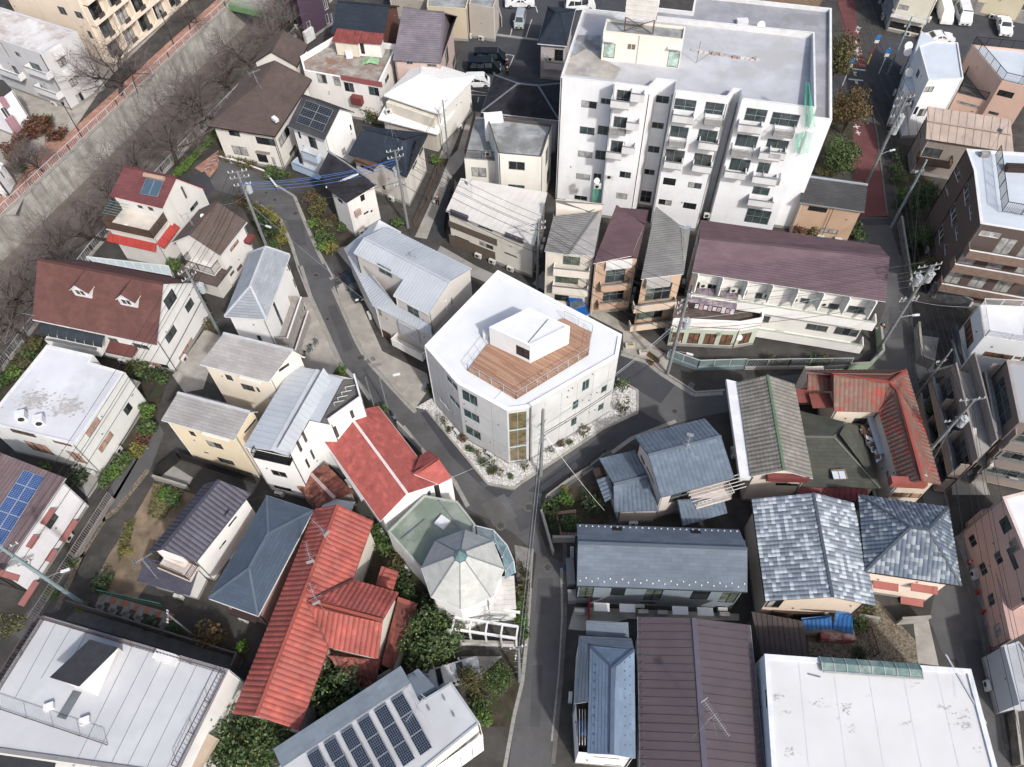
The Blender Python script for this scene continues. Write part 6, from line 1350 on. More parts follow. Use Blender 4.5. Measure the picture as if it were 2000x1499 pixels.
# --- red tiled L shaped house
r = R4('m1365,1185', 'n350,-15', 'n690,40', 5.0); H = House('tiled_house', r.mid(), 'big L shaped house with red pantile roof and three antennas', wall='#d8d2c5', dirt=.3)
RED2 = paint('#a5503f', .7)
gable(H, r, 'n498,-10', 'tile', T_RED, .45, .35, cap=RED2, fascia=T_RED, cw=.42, ch=.36, zr=6.9, frac=.47)
zr_ = 6.7; WA_, WB_ = W('n305,525', zr_), W('n742,640', zr_)
roof_plane(H.o, [W('n835,478', 5.2), W('n568,402', 5.2), WA_, WB_], T_RED, 'tile', cw=.42, ch=.36); roof_plane(H.o, [W('n420,795', 4.9), W('n715,862', 4.9), WB_, WA_], T_RED, 'tile', cw=.42, ch=.36); ridge(H.o, [WA_, WB_], RED2); ridge(H.o, [W('n568,402', 5.3), WA_], paint('#5b3530', .7), .2, .08); ridge(H.o, [WA_, W('n420,795', 5.0)], paint('#5b3530', .7), .2, .08)
H.body([W('n430,790', 4.9), W('n690,850', 4.9), W('n800,490', 4.9), W('n580,420', 4.9)], [4.8]*4, 0, None, {1: (.55, 6.5)})
roof_plane(H.o, [W('n590,1045', 2.9), W('n700,1005', 2.9), W('n730,870', 3.9), W('n420,800', 3.9)], T_REDD, 'tile', cw=.42, ch=.36); roof_plane(H.o, [W('n800,925', 2.7), W('n950,540', 2.7), W('n832,500', 3.5), W('n735,900', 3.5)], T_REDD, 'seam', cw=1.0); roof_plane(H.o, [W('n805,458', 2.7), W('n835,352', 2.7), W('n735,320', 3.2), W('n700,430', 3.2)], T_RED, 'tile', cw=.42, ch=.36)
H.body([W('n600,1030', 2.8), W('n790,915', 2.8), W('n930,550', 2.8), W('n800,520', 2.8), W('n440,830', 2.8)], 2.8); H.finish()
for q, z, yw in (('n415,165', 6.9, 2.4), ('n345,310', 6.9, 1.9), ('n375,545', 6.8, 2.0)): antenna(H, q, z, 2.4, yw, 10, 1.7)
# --- octagon house
H = hx('octagon_house', 'n1150,500', 'white house with octagonal grey slate roof, glass lantern and green flat roof', '#e6e7e6', .15)
SLO = mat('slate_octagon', '#c9ccc7', .85, 'slate', .06, .4, cell=(.6, .3)); ZO = 6.4
c0 = W('n1205,338', ZO); oct_ = WS('n1050,170 n1220,106 n1388,175 n1450,340 n1370,505 n1200,570 n1030,500 n970,335', ZO); c0 = sum(oct_, Vector())/8; ro = sum((q - c0).length for q in oct_)/8; a0 = math.atan2(oct_[0].y-c0.y, oct_[0].x-c0.x); oct_ = [c0 + Vector((math.cos(a0 - i*PI/4), math.sin(a0 - i*PI/4), 0))*ro for i in range(8)]
hz = hitplane('n1195,240', c0, Vector((0, 1, 0))).z; hz = min(max(hz, 7.6), 9.6); ap = c0 + Vector((0, 0, hz-ZO)); kk = .17
for i in range(8):
 a, b = oct_[i], oct_[(i+1) % 8]; roof_plane(H.o, [a, b, b + (ap-b)*(1-kk), a + (ap-a)*(1-kk)], SLO, 'slate', fascia=WHITE); ridge(H.o, [a, a + (ap-a)*(1-kk)], paint('#8b8f8e', .7), .1, .05, 'hip_cap'); gutter(H.o, a, b, WHITE)
for i in range(8):
 mb = MB(); a, b = oct_[i] + (ap-oct_[i])*(1-kk), oct_[(i+1) % 8] + (ap-oct_[(i+1) % 8])*(1-kk); up = Vector((0, 0, .12)); mb.face([a + up, b + up, ap + Vector((0, 0, .5))]); mb.build('lantern_pane', mat('lantern_glass', '#6d8d92', .1, 'plain', .1), H.o)
H.body([c0 + (q-c0)*.93 for q in oct_], ZO - .05); mb = MB(); k = [c0 + (q-c0)*.95 for q in oct_];
PG = WS('n770,118 n985,-95 n1180,-60 n1285,75', 4.6) + [c0 + Vector((0, .5, -1.8)), c0 + Vector((-1.5, -2.5, -1.8)), W('n985,360', 4.6)]
GRF = mat('green_flat_roof', '#7f8e7f', .85, 'wall', .1, .5, col2='#97a196'); flat(H, PG, 4.6, .15, .18, GRF, paint('#aeb4ac', .7)); H.finish(); rbox(H, 'n1092,70', 4.5, 1.0, 1.0, .3, WHITE, .9, 'skylight'); mb = MB(); mb.beam(W('n1075,-60', 4.7), W('n1200,110', 4.7), .1, .08); mb.beam(W('n850,165', 4.6), W('n990,50', 4.6), .1, .06); mb.build('roof_pipe', ALU, H.o)
# curved conservatory, slatted terrace and pergola on its street side
CG = mat('conservatory_glass', '#8fb0bb', .12, 'plain', .12, 1.0, col2='#b9c9cc')
arc = WS('n1285,85 n1390,110 n1470,200 o10,290 o20,360', 2.6); arc2 = WS('n1330,150 n1400,190 n1440,270 n1460,350 n1455,400', 4.2)
for i in range(4):
 mb = MB(); mb.face([arc[i], arc[i+1], arc2[i+1], arc2[i]]); mb.face([arc[i], arc[i+1], arc[i+1] - Vector((0, 0, 2.5)), arc[i] - Vector((0, 0, 2.5))]); mb.build('glazing', CG, H.o); mb = MB(); mb.beam(arc[i], arc2[i], .08, .08); mb.beam(arc[i], arc[i+1], .08, .08); mb.beam(arc[i], arc[i] - Vector((0, 0, 2.6)), .08, .08); mb.build('glazing_bar', WHITE, H.o)
tr = R4('n1290,585', 'o25,570', 'o25,375', 3.2)
for i in range(7):
 mb = MB(); a, b = i/7*tr.W, (i+.96)/7*tr.W; P = [tr.p(0, a), tr.p(tr.L, a), tr.p(tr.L, b), tr.p(0, b)]; mb.prism(P, 3.05, 3.2); mb.build('deck_panel', mat('deck_white', '#d8d5d0', .8, 'wall', .1, 1.0), H.o)
mb = MB(); mb.prism(tr.poly(.05), 0, 3.0); mb.build('terrace_base', H.wm, H.o)
pg = R4('n1150,690', 'o25,745', 'o25,590', 3.0); mb = MB()
for t in (0, .45, 1): mb.beam(pg.p(0, pg.W*t), pg.p(pg.L, pg.W*t), .18, .22)
for t in (0, .27, .52, .76, 1): mb.beam(pg.p(pg.L*t, 0, 3.05), pg.p(pg.L*t, pg.W*.45, 3.05), .14, .18); mb.beam(pg.p(pg.L*t, 0, 0), pg.p(pg.L*t, 0, 3.0), .16, .16)
mb.build('pergola', WHITE, H.o); mb = MB()
for t in (.6, .75, .88): mb.beam(pg.p(.6, pg.W*t, 2.2), pg.p(pg.L-.6, pg.W*t, 2.3), .04, .04)
mb.build('drying_poles', paint('#a9c3c0', .5), H.o); dish(H, 'n1137,705', 3.4, .3); rbox(H, 'n1390,520', 5.0, .8, .35, .35, WHITE, .6, 'air_conditioner_unit')
# --- big flat roof bottom left
H = hx('flat_roof_building', 'm700,1300', 'grey flat roofed building with railing and black wedge shaped roof hut at the bottom left', '#dcdcda', .15, 'building'); ZB = 6.6
P = WS('m250,610 m1340,925 m1030,1560 m-240,1380', ZB); flat(H, P, ZB, .08, .3, mat('flat_roof_sheet', '#c6c9cd', .7, 'wall', .05, .25, col2='#bdc0c5'), paint('#8c8a8c', .6)); H.finish()
def seam_line(a, b):
 mb = MB(); mb.beam(W(a, ZB - .07), W(b, ZB - .07), .05, .02); mb.build('roof_seam', paint('#8f939b', .7), H.o)
for a, b in (('m335,640', 'm90,1090'), ('m425,668', 'm240,980'), ('m515,700', 'm430,850'), ('m780,780', 'm430,1499'), ('m880,810', 'm530,1499'), ('m965,840', 'm640,1499'), ('m1062,868', 'm740,1499'), ('m1155,895', 'm860,1499'), ('m1250,920', 'm980,1499')): seam_line(a, b)
hz0 = ZB - .08; a, b, c, e = W('m525,750', hz0 + 2.2), W('m690,797', hz0 + 2.2), W('m460,1025', hz0 + 1.9), W('m290,972', hz0 + 1.9); g1, g2 = W('m718,820', hz0), W('m573,1080', hz0)
mb = MB(); mb.face([a, b, c, e]); dk_ = Vector((0, 0, -.12)); mb.face([c, e, e + dk_, c + dk_]); mb.face([a, e, e + dk_, a + dk_]); mb.build('roof_hut_roof', mat('bitumen', '#33363c', .85, 'wall', .15, 1.5), H.o)
mb = MB(); mb.face([b + dk_, c + dk_, g2, g1]); f_ = lambda v: Vector((v.x, v.y, hz0)); e_in = e + (c-e)*.45; mb.face([c + dk_, e_in + dk_, f_(e_in), g2]); mb.face([e_in + dk_, a + dk_, f_(a), f_(e_in)]); mb.face([a + dk_, b + dk_, g1, f_(a)]); mb.build('roof_hut', wallm('#dddcd8', .1), H.o)
mb = MB()
for (p_, q_) in (('m255,640', 'm0,1050'), ('m265,640', 'm1300,950'), ('m1320,950', 'm1040,1499'), ('m0,1160', 'm630,1370')): rail_into(mb, W(p_, ZB), W(q_, ZB), ZB + .02, 1.2, .28, .02, 2.2)
mb.build('railing', paint('#5d4f52', .7), H.o); mb = MB(); mb.prism(WS('m430,1050 m478,1062 m385,1220 m335,1205', hz0), hz0 + .005, hz0 + .06); mb.build('roof_grating', mat('dark_grating', '#6d7278', .7), H.o)
for q in ('m295,1148', 'm505,1230'): rbox(H, q, hz0, .7, .5, .35, WHITE, .35, 'roof_outlet')
rbox(H, 'm985,865', hz0, 1.7, .7, .8, WHITE, -.3, 'air_conditioner_unit'); mb = MB(); mb.prism(WS('m0,1290 m330,1400 m300,1540 m-60,1540', 5.0), 4.7, 5.0); mb.build('lower_roof', mat('bitumen', ''), H.o); rbox(H, 'm1185,1440', 4.4, .9, 3.0, .5, paint('#b9a793', .7), -.45, 'duct')
mb = MB(); P = WS('m440,562 m1415,865 m1380,930 m370,625', .5); mb.prism(P, 0, .04); mb.build('side_passage', CONCD, H.o)
mb = MB();
for a, b in (('m435,555', 'm1415,860'), ('m1415,860', 'm1385,935')): mb.beam(W(a) + Vector((0, 0, .8)), W(b) + Vector((0, 0, .8)), .12, 1.6)
single('boundary_wall', mb, mat('wall_brown_grey', '#6f675f', .9, 'wall', .15), 'long grey brown boundary wall behind the bottom left flat roof', 'wall')
# --- bottom building with solar arrays
H = hx('solar_building', 'n700,1400', 'grey flat roofed building with rows of solar panels and dark eave at the bottom', '#d9d8d4', .15, 'building'); ZS = 6.0
A, B = W('n100,1392', ZS + .5), W('n848,905', ZS + .5); B2, A2 = W('n905,1003', ZS + .1), W('n150,1500', ZS + .1)
roof_plane(H.o, [A, B, B2 + Vector((0, 0, 0)), A2], SL_BLUE, 'none'); mb = MB()
rf = WS('n130,1499 n905,1005 n955,1115 n1145,1000 n1310,1240 n820,1640 n250,1700', ZS); flat(H, rf, ZS, .06, .15, mat('flat_roof_pale_grey', '#c1c4c9', .7, 'wall', .05, .3), paint('#aab0b6', .6)); H.body([Vector((A.x, A.y, 0)), Vector((B.x, B.y, 0)), W('n900,1000', ZS), W('n140,1490', ZS)], ZS + .1); H.finish()
for i in range(6):
 x0, y0 = 862 - i*99.2, 1062 + i*64.5; dx, dy = 55, 111; sx, sy = -72, 49
 c = [W('n%f,%f' % (x0 + sx, y0 + sy), ZS + .12), W('n%f,%f' % (x0, y0), ZS + .12), W('n%f,%f' % (x0 + 3*57, y0 + 3*109), ZS + .28), W('n%f,%f' % (x0 + sx + 3*57, y0 + sy + 3*109), ZS + .28)]
 pv_grid(H, [c[0], c[1], c[2], c[3]], 1, 3, .04, cells=(6, 8), blue='#1e2a3d', lift=.05)
mb = MB(); mb.prism(WS('n885,960 n950,920 n1060,1040 n950,1115', 5.6), 5.4, 5.6); mb.build('side_roof', SL_BLUE, H.o); PUR = mat('purple_canopy', '#6d5a78', .25, 'plain', .12, 1.0)
cp_ = WS('n1330,1310 n1335,1400 n1000,1640 n980,1560', 3.2)
for i in range(5):
 mb = MB(); a, b = cp_[0] + (cp_[3]-cp_[0])*i/5, cp_[0] + (cp_[3]-cp_[0])*(i+.95)/5; c, e = cp_[1] + (cp_[2]-cp_[1])*(i+.95)/5, cp_[1] + (cp_[2]-cp_[1])*i/5; mb.face([a + Vector((0, 0, .5)), b + Vector((0, 0, .5)), c, e]); mb.build('canopy_pane', PUR, H.o)
for q in ('n1105,1105', 'n1015,1165', 'n1160,1200'): rbox(H, q, ZS - .06, .12, .12, .4, ALU, 0, 'roof_vent')
antenna(H, 'n960,1180', ZS, 2.2, -2.2, 12, 2.0)
# ================================================================== right hand side, lower half
r = R4('g870,1412', 'g1300,1297', 'g1130,955', 5.6); H = House('tiled_house', r.mid(), 'house with blue grey tiled roofs at two levels below the concrete building', wall='#cfc5c0', dirt=.2); CB = paint('#6b7785', .6)
gable(H, r, 'g1235,1083', 'tile', T_BLUE, .4, .35, cap=CB, fascia=CB, cw=.4, ch=.36, zr=7.0, frac=.55)
for P, sw in ((('g600,1499', 'g860,1492', 'g790,1295', 'g595,1342'), 0), (('g510,1190', 'g595,1340', 'g790,1292', 'g722,1140'), 1)):
 q = [W(P[0], 2.9), W(P[1], 2.9), W(P[2], 3.7), W(P[3], 3.7)] if not sw else [W(P[3], 2.9), W(P[0], 2.9), W(P[1], 3.7), W(P[2], 3.7)]
 roof_plane(H.o, q, T_BLUE, 'tile', cw=.4, ch=.36, fascia=CB)
ridge(H.o, [W('g595,1340', 3.75), W('g790,1292', 3.75)], CB); roof_plane(H.o, [W('g495,1310', 2.6), W('g545,1440', 2.6), W('g610,1405', 3.0), W('g560,1290', 3.0)], T_BLUE, 'tile', cw=.4, ch=.36); mb = MB(); mb.prism(WS('g470,1250 g530,1230 g560,1300 g500,1320', 2.4), 2.2, 2.4); mb.build('porch_roof', BROWN, H.o)
H.body([W('g540,1215', 2.8), W('g720,1165', 2.8), W('g850,1480', 2.8), W('g640,1490', 2.8)], 2.8); H.wins('g790,1230,830,1340 g755,1160,775,1230', 'k', G_BROWN); H.wins('g930,1400,1030,1420'); H.finish(); antenna(H, 'g1020,1130', 6.9, 1.6, -1.9, 10, 1.4)
roof_plane(H.o, [W('o1000,85', 2.8), W('o1260,10', 2.8), W('g1240,1420', 3.3), W('g960,1430', 3.3)], T_BLUE, 'tile', cw=.4, ch=.36); bb = R4('g1080,1480', 'g1290,1420', 'g1250,1350', 3.4); mb = MB(); mb.prism(bb.poly(), 3.2, 3.4); mb.build('balcony', mat('balcony_floor_cream', ''), H.o); mb = MB(); k = bb.poly(.05)
for a, b in zip(k, k[1:]): rail_into(mb, a, b, 3.4, 1.1, .15, .03)
for i in range(5): mb.beam(bb.p(-.8, bb.W*i/4, 5.2), bb.p(bb.L + .9, bb.W*i/4, 5.2), .05, .05)
mb.build('railing', paint('#d8d3cc', .6), H.o)
# --- cement tile house with white box gutter
r = R4('g1400,1292', 'g1320,740', 'k155,762', 5.4); H = House('tiled_house', r.mid(), 'cream house with grey cement tile gable roof and wide white gutter', wall='#dccfbf', dirt=.25)
gable(H, r, 'k2,712', 'tile', T_GREY, .4, .3, cap=paint('#5c7a5c', .7), fascia=WHITE, cw=.42, ch=.36, zr=6.7, frac=.47); H.wbox('k0,1300,230,1330', .5, REDD, 'awning'); H.wins('k50,1330,170,1350', 'b'); H.finish()
mb = MB(); a, b, c, e = W('g1255,722', 5.3), W('g1320,738', 5.3), W('g1400,1300', 5.3), W('g1335,1300', 5.3); mb.face([a, b, c, e]); mb.face([a, e, e - Vector((0, 0, .5)), a - Vector((0, 0, .5))]); mb.face([c, e, e - Vector((0, 0, .5)), c - Vector((0, 0, .5))]); mb.build('box_gutter', paint('#e6e8ec', .4), H.o)
# --- old red tile house with dark lower roof
H = hx('old_tiled_house', 'k600,1000', 'rambling house with patchy red and brown tiled roofs and dark lower roof', '#ddd0bd', .35); RC = paint('#a3463a', .7)
J0, J1 = W('k712,742', 6.9), W('k765,800', 6.9); N1 = W('k905,1318', 6.9); L0 = W('k372,692', 6.9)
roof_plane(H.o, [W('k385,908', 5.3), W('k652,915', 5.3), J0, L0], T_OLD, 'tile', cw=.42, ch=.36); roof_plane(H.o, [W('k652,915', 5.3), J1, J0], T_OLD, 'none'); roof_plane(H.o, [W('k810,668', 5.4), W('k220,672', 5.4), L0, J0], T_OLD, 'tile', cw=.42, ch=.36); roof_plane(H.o, [W('k652,915', 5.3), W('k770,1328', 5.3), N1, J1], T_OLD, 'tile', cw=.42, ch=.36); roof_plane(H.o, [W('k1012,1340', 5.4), W('k810,668', 5.4), J0, J1, N1], T_OLD, 'tile', cw=.42, ch=.36)
for a, b in ((L0, J0), (J0, J1), (J1, N1), (J0, W('k810,668', 5.45)), (J1, W('k652,915', 5.35))): ridge(H.o, [a, b], RC, .22, .1)
roof_plane(H.o, [W('k230,785', 5.0), W('k380,790', 5.0), W('k378,700', 5.6), W('k232,690', 5.6)], T_OLD, 'tile', cw=.42, ch=.36)
H.body([W('k240,700', 5.2), W('k390,700', 5.2), W('k400,895', 5.2), W('k650,900', 5.2), W('k775,1320', 5.2), W('k970,1330', 5.2), W('k790,690', 5.2)], 5.25, 0, None, {4: (.55, 6.7)}); H.wins('k510,950,565,985', 'k'); H.wins('k740,1385,880,1420 k690,1270,730,1350', 'k', G_BEIGE); H.wbox('k730,1330,915,1365', .7, REDP, 'awning')
HP = W('k385,1062', 4.3); HQ = W('k455,975', 4.3)
roof_plane(H.o, [W('k195,1352', 3.0), W('k655,1362', 3.0), HP, W('k215,1060', 4.3)], T_GREEN, 'slate', ch=.36); roof_plane(H.o, [W('k655,1362', 3.0), W('k545,1000', 3.3), HQ, HP], T_GREEN, 'slate', ch=.36); roof_plane(H.o, [HQ, W('k190,910', 3.4), W('k215,1060', 4.3), HP], T_GREEN, 'slate', ch=.36); ridge(H.o, [W('k215,1060', 4.35), HP, W('k655,1362', 3.05)], paint('#6d7068', .7), .2, .08); ridge(H.o, [HP, HQ], paint('#6d7068', .7), .2, .08)
H.body([W('k215,1330', 3.0), W('k630,1345', 3.0), W('k560,1010', 3.0), W('k210,930', 3.0)], 2.95); roof_plane(H.o, [W('k155,1410', 2.4), W('k585,1445', 2.4), W('k585,1365', 2.8), W('k185,1352', 2.8)], mat('metal_dark_red', '#7b3036', .6, 'plain', .12, 1.0), 'seam', cw=.5); H.finish(); sk = rbox(H, 'k415,1283', 3.55, 1.3, 1.0, .16, paint('#8d7a6d', .6), .05, 'skylight')
mb = MB(); c = W('k415,1283', 3.74);
for s_ in (-1, 1): mb.abox(c.x + s_*.3 - .26, c.x + s_*.3 + .26, c.y - .38, c.y + .38, 3.72, 3.745)
mb.build('skylight_pane', mat('skylight_pale', '#d3dde3', .2, 'plain', .05), H.o)
mb = MB(); mb.prism(WS('k575,920 k650,925 k715,1150 k650,1160', 4.0), 3.8, 4.0); mb.build('side_roof', MT_LG, H.o); mb = MB(); rr = random.Random(6)
for i in range(16): c = W('k%f,%f' % (560 + i*6 + rr.uniform(-8, 8), 1010 + i*12), 3.4 + rr.uniform(0, .4)); mb.box(c, Vector((rr.uniform(.2, .5), rr.uniform(-.2, .2), rr.uniform(-.1, .1))), Vector((.02, .2, 0)), Vector((0, 0, .03)), i % 2)
mb.build('loose_boards', [mat('old_timber', ''), paint('#c3c9cf', .6)], H.o, kind='stuff')
for sx, (q, z, h_) in enumerate((('k205,820', 4.2, 4.2), ('k310,850', 4.6, 4.6))): rbox(H, q, 0, 1.8, 1.4, h_, H.wm, 0, 'side_room'); rbox(H, q, h_, 2.0, 1.6, .12, paint('#8a4a40', .7), 0, 'side_room_roof')
# --- long dark blue terrace house
r = R4('o380,434', 'o1378,472', 'o1305,108', 5.0); H = House('terrace_house', r.mid(), 'long dark blue grey row house with small white entrance canopies', wall='#4a545c', dirt=.05)
H.wm = wallm('#4b555d', .05); gable(H, r, 'o1388,250', 'slate', SL_BLUE, .25, .2, fascia=paint('#39434c', .6), zr=6.6, frac=.56); H.walls[0]['m'] = mat('panel_grey_blue', '#8b98a2', .6, 'plain', .04, .8)
H.wins('o388,440,470,512 o790,455,862,525 o870,458,955,528 o1235,475,1340,540', 'k', G_GREEN); H.wins('o585,445,655,495 o1060,465,1140,520', 'v', G_DARK); H.wins('o750,530,830,568 o840,535,915,570', 'k', G_GREY); H.finish();
for q in ('o525,562', 'o675,568', 'o985,582', 'o1132,588'):
 c = W(q, 2.4); mb = MB(); mb.box(c, r.u*.65, r.v*.35, Vector((0, 0, .05))); mb.build('entrance_canopy', WHITE, H.o)
for q in ('o395,592', 'o765,597', 'o878,602', 'o1238,612'): c = W(q, .3); mb = MB(); mb.box(c + Vector((0, 0, .2)), r.u*.42, r.v*.17, Vector((0, 0, .32))); mb.build('air_conditioner_unit', paint('#d5d2ca', .6), H.o)
e = (r.p(0, 0), r.p(r.L, 0)); up = (r.p(0, H.f, H.zr) - r.p(0, 0)).normalized(); snow(H, e[0] + up*.35, e[1] + up*.35, 28, None, 1, up*.25); up2 = (r.p(0, H.f, H.zr) - r.p(0, r.W)).normalized(); snow(H, r.p(0, r.W) + up2*.3, r.p(r.L, r.W) + up2*.3, 26)
for q in ('o615,105', 'o1075,122'): c = hitplane(q, r.p(0, r.W), (r.u.cross(up2)).normalized()); mb = MB(); mb.box(c, r.u*.42, up2*.25, r.u.cross(up2).normalized()*.06); mb.build('skylight', BLACK, H.o)
mb = MB(); c = W('o450,580', .8); mb.box(c, Vector((.03, 0, 0)), r.v*.9, Vector((0, 0, .8))); mb.build('red_door_panel', paint('#c2202f', .5), H.o)
# --- two houses with silver grey kawara tiles
r = R4('o1485,525', 'p1468,975', 'p1678,1036', 5.3); H = House('kawara_house', r.mid(), 'old cream house with weathered silver tiled gable roof', wall='#d9c7b3', dirt=.3); KR = paint('#4c5560', .6)
gable(H, r, 'q262,48', 'tile', T_KAW, .5, .4, cap=KR, fascia=BROWN, cw=.36, ch=.34, frac=.55, zr=6.9); H.wins('q10,490,60,560', 'b'); H.finish()
roof_plane(H.o, [W('q75,560', 2.6), W('q400,595', 2.6), W('q395,490', 3.0), W('q80,475', 3.0)], mat('brown_polycarbonate', '#5d4d47', .3, 'plain', .15), 'seam', cw=.9); mb = MB(); k = WS('q20,600 q340,620 q345,590', 1.5); mb.beam(k[0], k[1], .05, 1.4); mb.build('lattice', mat('brown_slats', ''), H.o)
r = R4('q570,352', 'q1130,436', 'k1030,1470', 5.5); H = House('kawara_house', r.mid(), 'cream house with weathered silver tiled hipped roof and red awnings', wall='#ecdccc', dirt=.15)
hip(H, r, 'q770,128', 'q880,130', 'tile', T_KAW2, .5, KR, fascia=BROWN, cw=.36, ch=.34, us=[r.L*.42, r.L*.6], zr=7.6); ws = 'q620,412,735,440 q840,428,960,460 q780,505,880,530'; H.wins(ws, 's'); awn(H, ws, REDP, .6); H.finish()
# --- sheds
mb = MB(); o = empty('corrugated_shed', tuple(W('q110,740')), 'low shed with dark brown corrugated roof above the white flat roof', 'shed'); P = WS('o1395,595 q200,650 q235,850 o1460,840', 2.6); roof_plane(o, [P[3], P[2], P[1] + Vector((0, 0, .3)), P[0] + Vector((0, 0, .3))], mat('shed_brown', '#4d4443', .7, 'plain', .12, 1.0), 'rib', cw=.4); mb.prism(inset_poly(P, .2), 0, 2.5); mb.build('wall', CONCD, o)
o = empty('blue_roof_shed', tuple(W('q350,680')), 'small shed with bright blue tiled roof beside the silver tiled house', 'shed'); BT = mat('tile_bright_blue', '#1d66a8', .5, 'tile', .12, 1.0, cell=(.35, .3)); a, b, c, e, f, g = W('q195,625', 2.5), W('q205,695', 2.1), W('q375,690', 2.1), W('q370,610', 2.6), W('q500,720', 2.0), W('q490,600', 2.4)
roof_plane(o, [b, c, e, a], BT, 'tile', cw=.35, ch=.3); roof_plane(o, [c, f, g, W('q400,578', 2.6)], BT, 'tile', cw=.35, ch=.3); mb = MB(); mb.prism(inset_poly([b, f, g, a], .25), 0, 1.95); mb.build('wall', wallm('#b09a8a', .4), o)
mb = MB(); c = W('q395,730', .6); mb.box(c, Vector((1.4, -.1, 0)), Vector((.05, .45, 0)), Vector((0, 0, .6))); mb.build('rusty_tank', mat('rusty_paint', '#a9645a', .8, 'plain', .2, 1.5, col2='#c9b3aa'), o)
# --- blue slate house along the lower street
H = hx('slate_house', 'o550,1200', 'narrow white house with pale blue slate roof along the lower street', '#ececeb', .1); ZL = 6.0
rr0, rr1 = W('o590,918', 7.2), W('o585,1425', 7.2)
roof_plane(H.o, [W('o722,1447', ZL), W('o715,812', ZL), rr0, rr1], SL_BLUE2, 'slate', fascia=WHITE); roof_plane(H.o, [W('o458,790', ZL), W('o442,1418', ZL), rr1, rr0], SL_BLUE2, 'slate', fascia=WHITE); roof_plane(H.o, [W('o715,812', ZL), W('o458,790', ZL), rr0], SL_BLUE2, 'slate', fascia=WHITE)
CAPB = paint('#55627a', .6); ridge(H.o, [rr0, rr1], CAPB, .3, .1); ridge(H.o, [W('o715,812', ZL), rr0], CAPB, .2, .1); ridge(H.o, [W('o458,790', ZL), rr0], CAPB, .2, .1)
roof_plane(H.o, [W('o365,1128', 5.2), W('o392,735', 5.2), W('o460,792', 6.0), W('o450,1115', 6.0)][::1], SL_BLUE, 'slate', fascia=WHITE); roof_plane(H.o, [W('o700,747', 5.4), W('o395,730', 5.4), W('o460,792', 6.0), W('o715,810', 6.0)], SL_BLUE, 'slate', fascia=WHITE); roof_plane(H.o, [W('o685,745', 4.6), W('o435,720', 4.6), W('o435,640', 5.0), W('o680,650', 5.0)], SL_BLUE, 'slate', fascia=WHITE)
H.body([W('o375,1130', 5.1), W('o395,745', 5.1), W('o705,760', 5.1), W('o712,1440', 5.1), W('o390,1410', 5.1)], 5.2); H.wins('o478,1435,630,1455 o540,1480,640,1495', 'k'); H.finish(); up = (rr1-rr0)
for a, b in (((W('o690,830', 6.2)), W('o690,1400', 6.2)), (W('o660,860', 6.5), W('o660,1400', 6.5)), (W('o490,880', 6.3), W('o480,1390', 6.3))): snow(H, a, b, 10, CAPB)
mb = MB(); mb.prism(WS('o380,1155 o440,1150 o440,1415 o390,1370', 4.0), 3.8, 4.0); mb.build('balcony_floor', DARKF, H.o); mb = MB()
for x in (395, 412, 428): mb.beam(W('o%d,1160' % x, 5.0), W('o%d,1370' % x, 5.0), .04, .04)
mb.build('drying_poles', WHITE, H.o); mb = MB(); c = W('o405,1270', 4.6); mb.box(c, Vector((.35, 0, 0)), Vector((0, .5, 0)), Vector((0, 0, .05))); mb.build('laundry', paint('#31548a', .8), H.o)
# --- brown standing seam roof
A, B = W('p1251,1520', 5.3), W('p1246,1205', 5.3); C_, D_ = W('p1465,1221', 5.3), W('p1496,1520', 5.3); R0, R1 = W('p1356,1208', 6.2), W('p1378,1520', 6.2)
H = House('seam_roof_house', (A+C_)/2, 'house with plain dark brown standing seam gable roof and antenna at the bottom', wall='#d8d4cc', dirt=.15)
roof_plane(H.o, [A, B, R0, R1], MT_BRN, 'seam', cw=.62, fascia=WHITE); roof_plane(H.o, [C_, D_, R1, R0], MT_BRN, 'seam', cw=.62, fascia=WHITE); ridge(H.o, [R0, R1], paint('#5d5866', .5), .4, .1)
for a, b in ((A, B), (C_, D_)): snow(H, a + (R0-B)*.06 if a is A else a + (R0-C_)*.06, b + (R0-B)*.06 if a is A else b + (R0-C_)*.06, 21, paint('#6a6064', .5)); gutter(H.o, a, b, paint('#8c9498', .4))
H.body(inset_poly([A, B, C_, D_], .4), 5.2); H.finish(); antenna(H, 'p1376,1416', 6.2, 3.6, -1.05, 18, 2.6)
# --- white flat roof bottom right
H = hx('flat_roof_building', 'p1700,1400', 'big white flat roofed building with curved glass skylight strip at the bottom right', '#dfe3e6', .1, 'building'); ZF = 6.6
P = WS('p1493,1277.5 p1896.5,1307 p1960,1545 p1510,1545', ZF); flat(H, P, ZF, .12, .35, mat('flat_roof_speckled', '#d8d9da', .7, 'wall', .03, .3), paint('#e2e6ea', .6)); H.wins('p1494,1347,1499,1382', 'k'); H.finish()
mb = MB()
for i in range(1, 6): a_, b_ = P[0] + (P[1]-P[0])*i/6, P[3] + (P[2]-P[3])*i/6; mb.beam(a_ + Vector((0, 0, -.115)), b_ + Vector((0, 0, -.115)), .06, .008)
mb.build('membrane_seams', paint('#c9cdd4', .7), H.o, kind='stuff'); rbox(H, 'p1590,1320', ZF - .12, .1, .9, .06, ALU, 1.3, 'roof_drain'); rbox(H, 'p1885,1345', ZF - .12, .12, 5.0, .1, paint('#b9bec8', .6), .25, 'gutter_channel')
rd = random.Random(9); mb = MB()
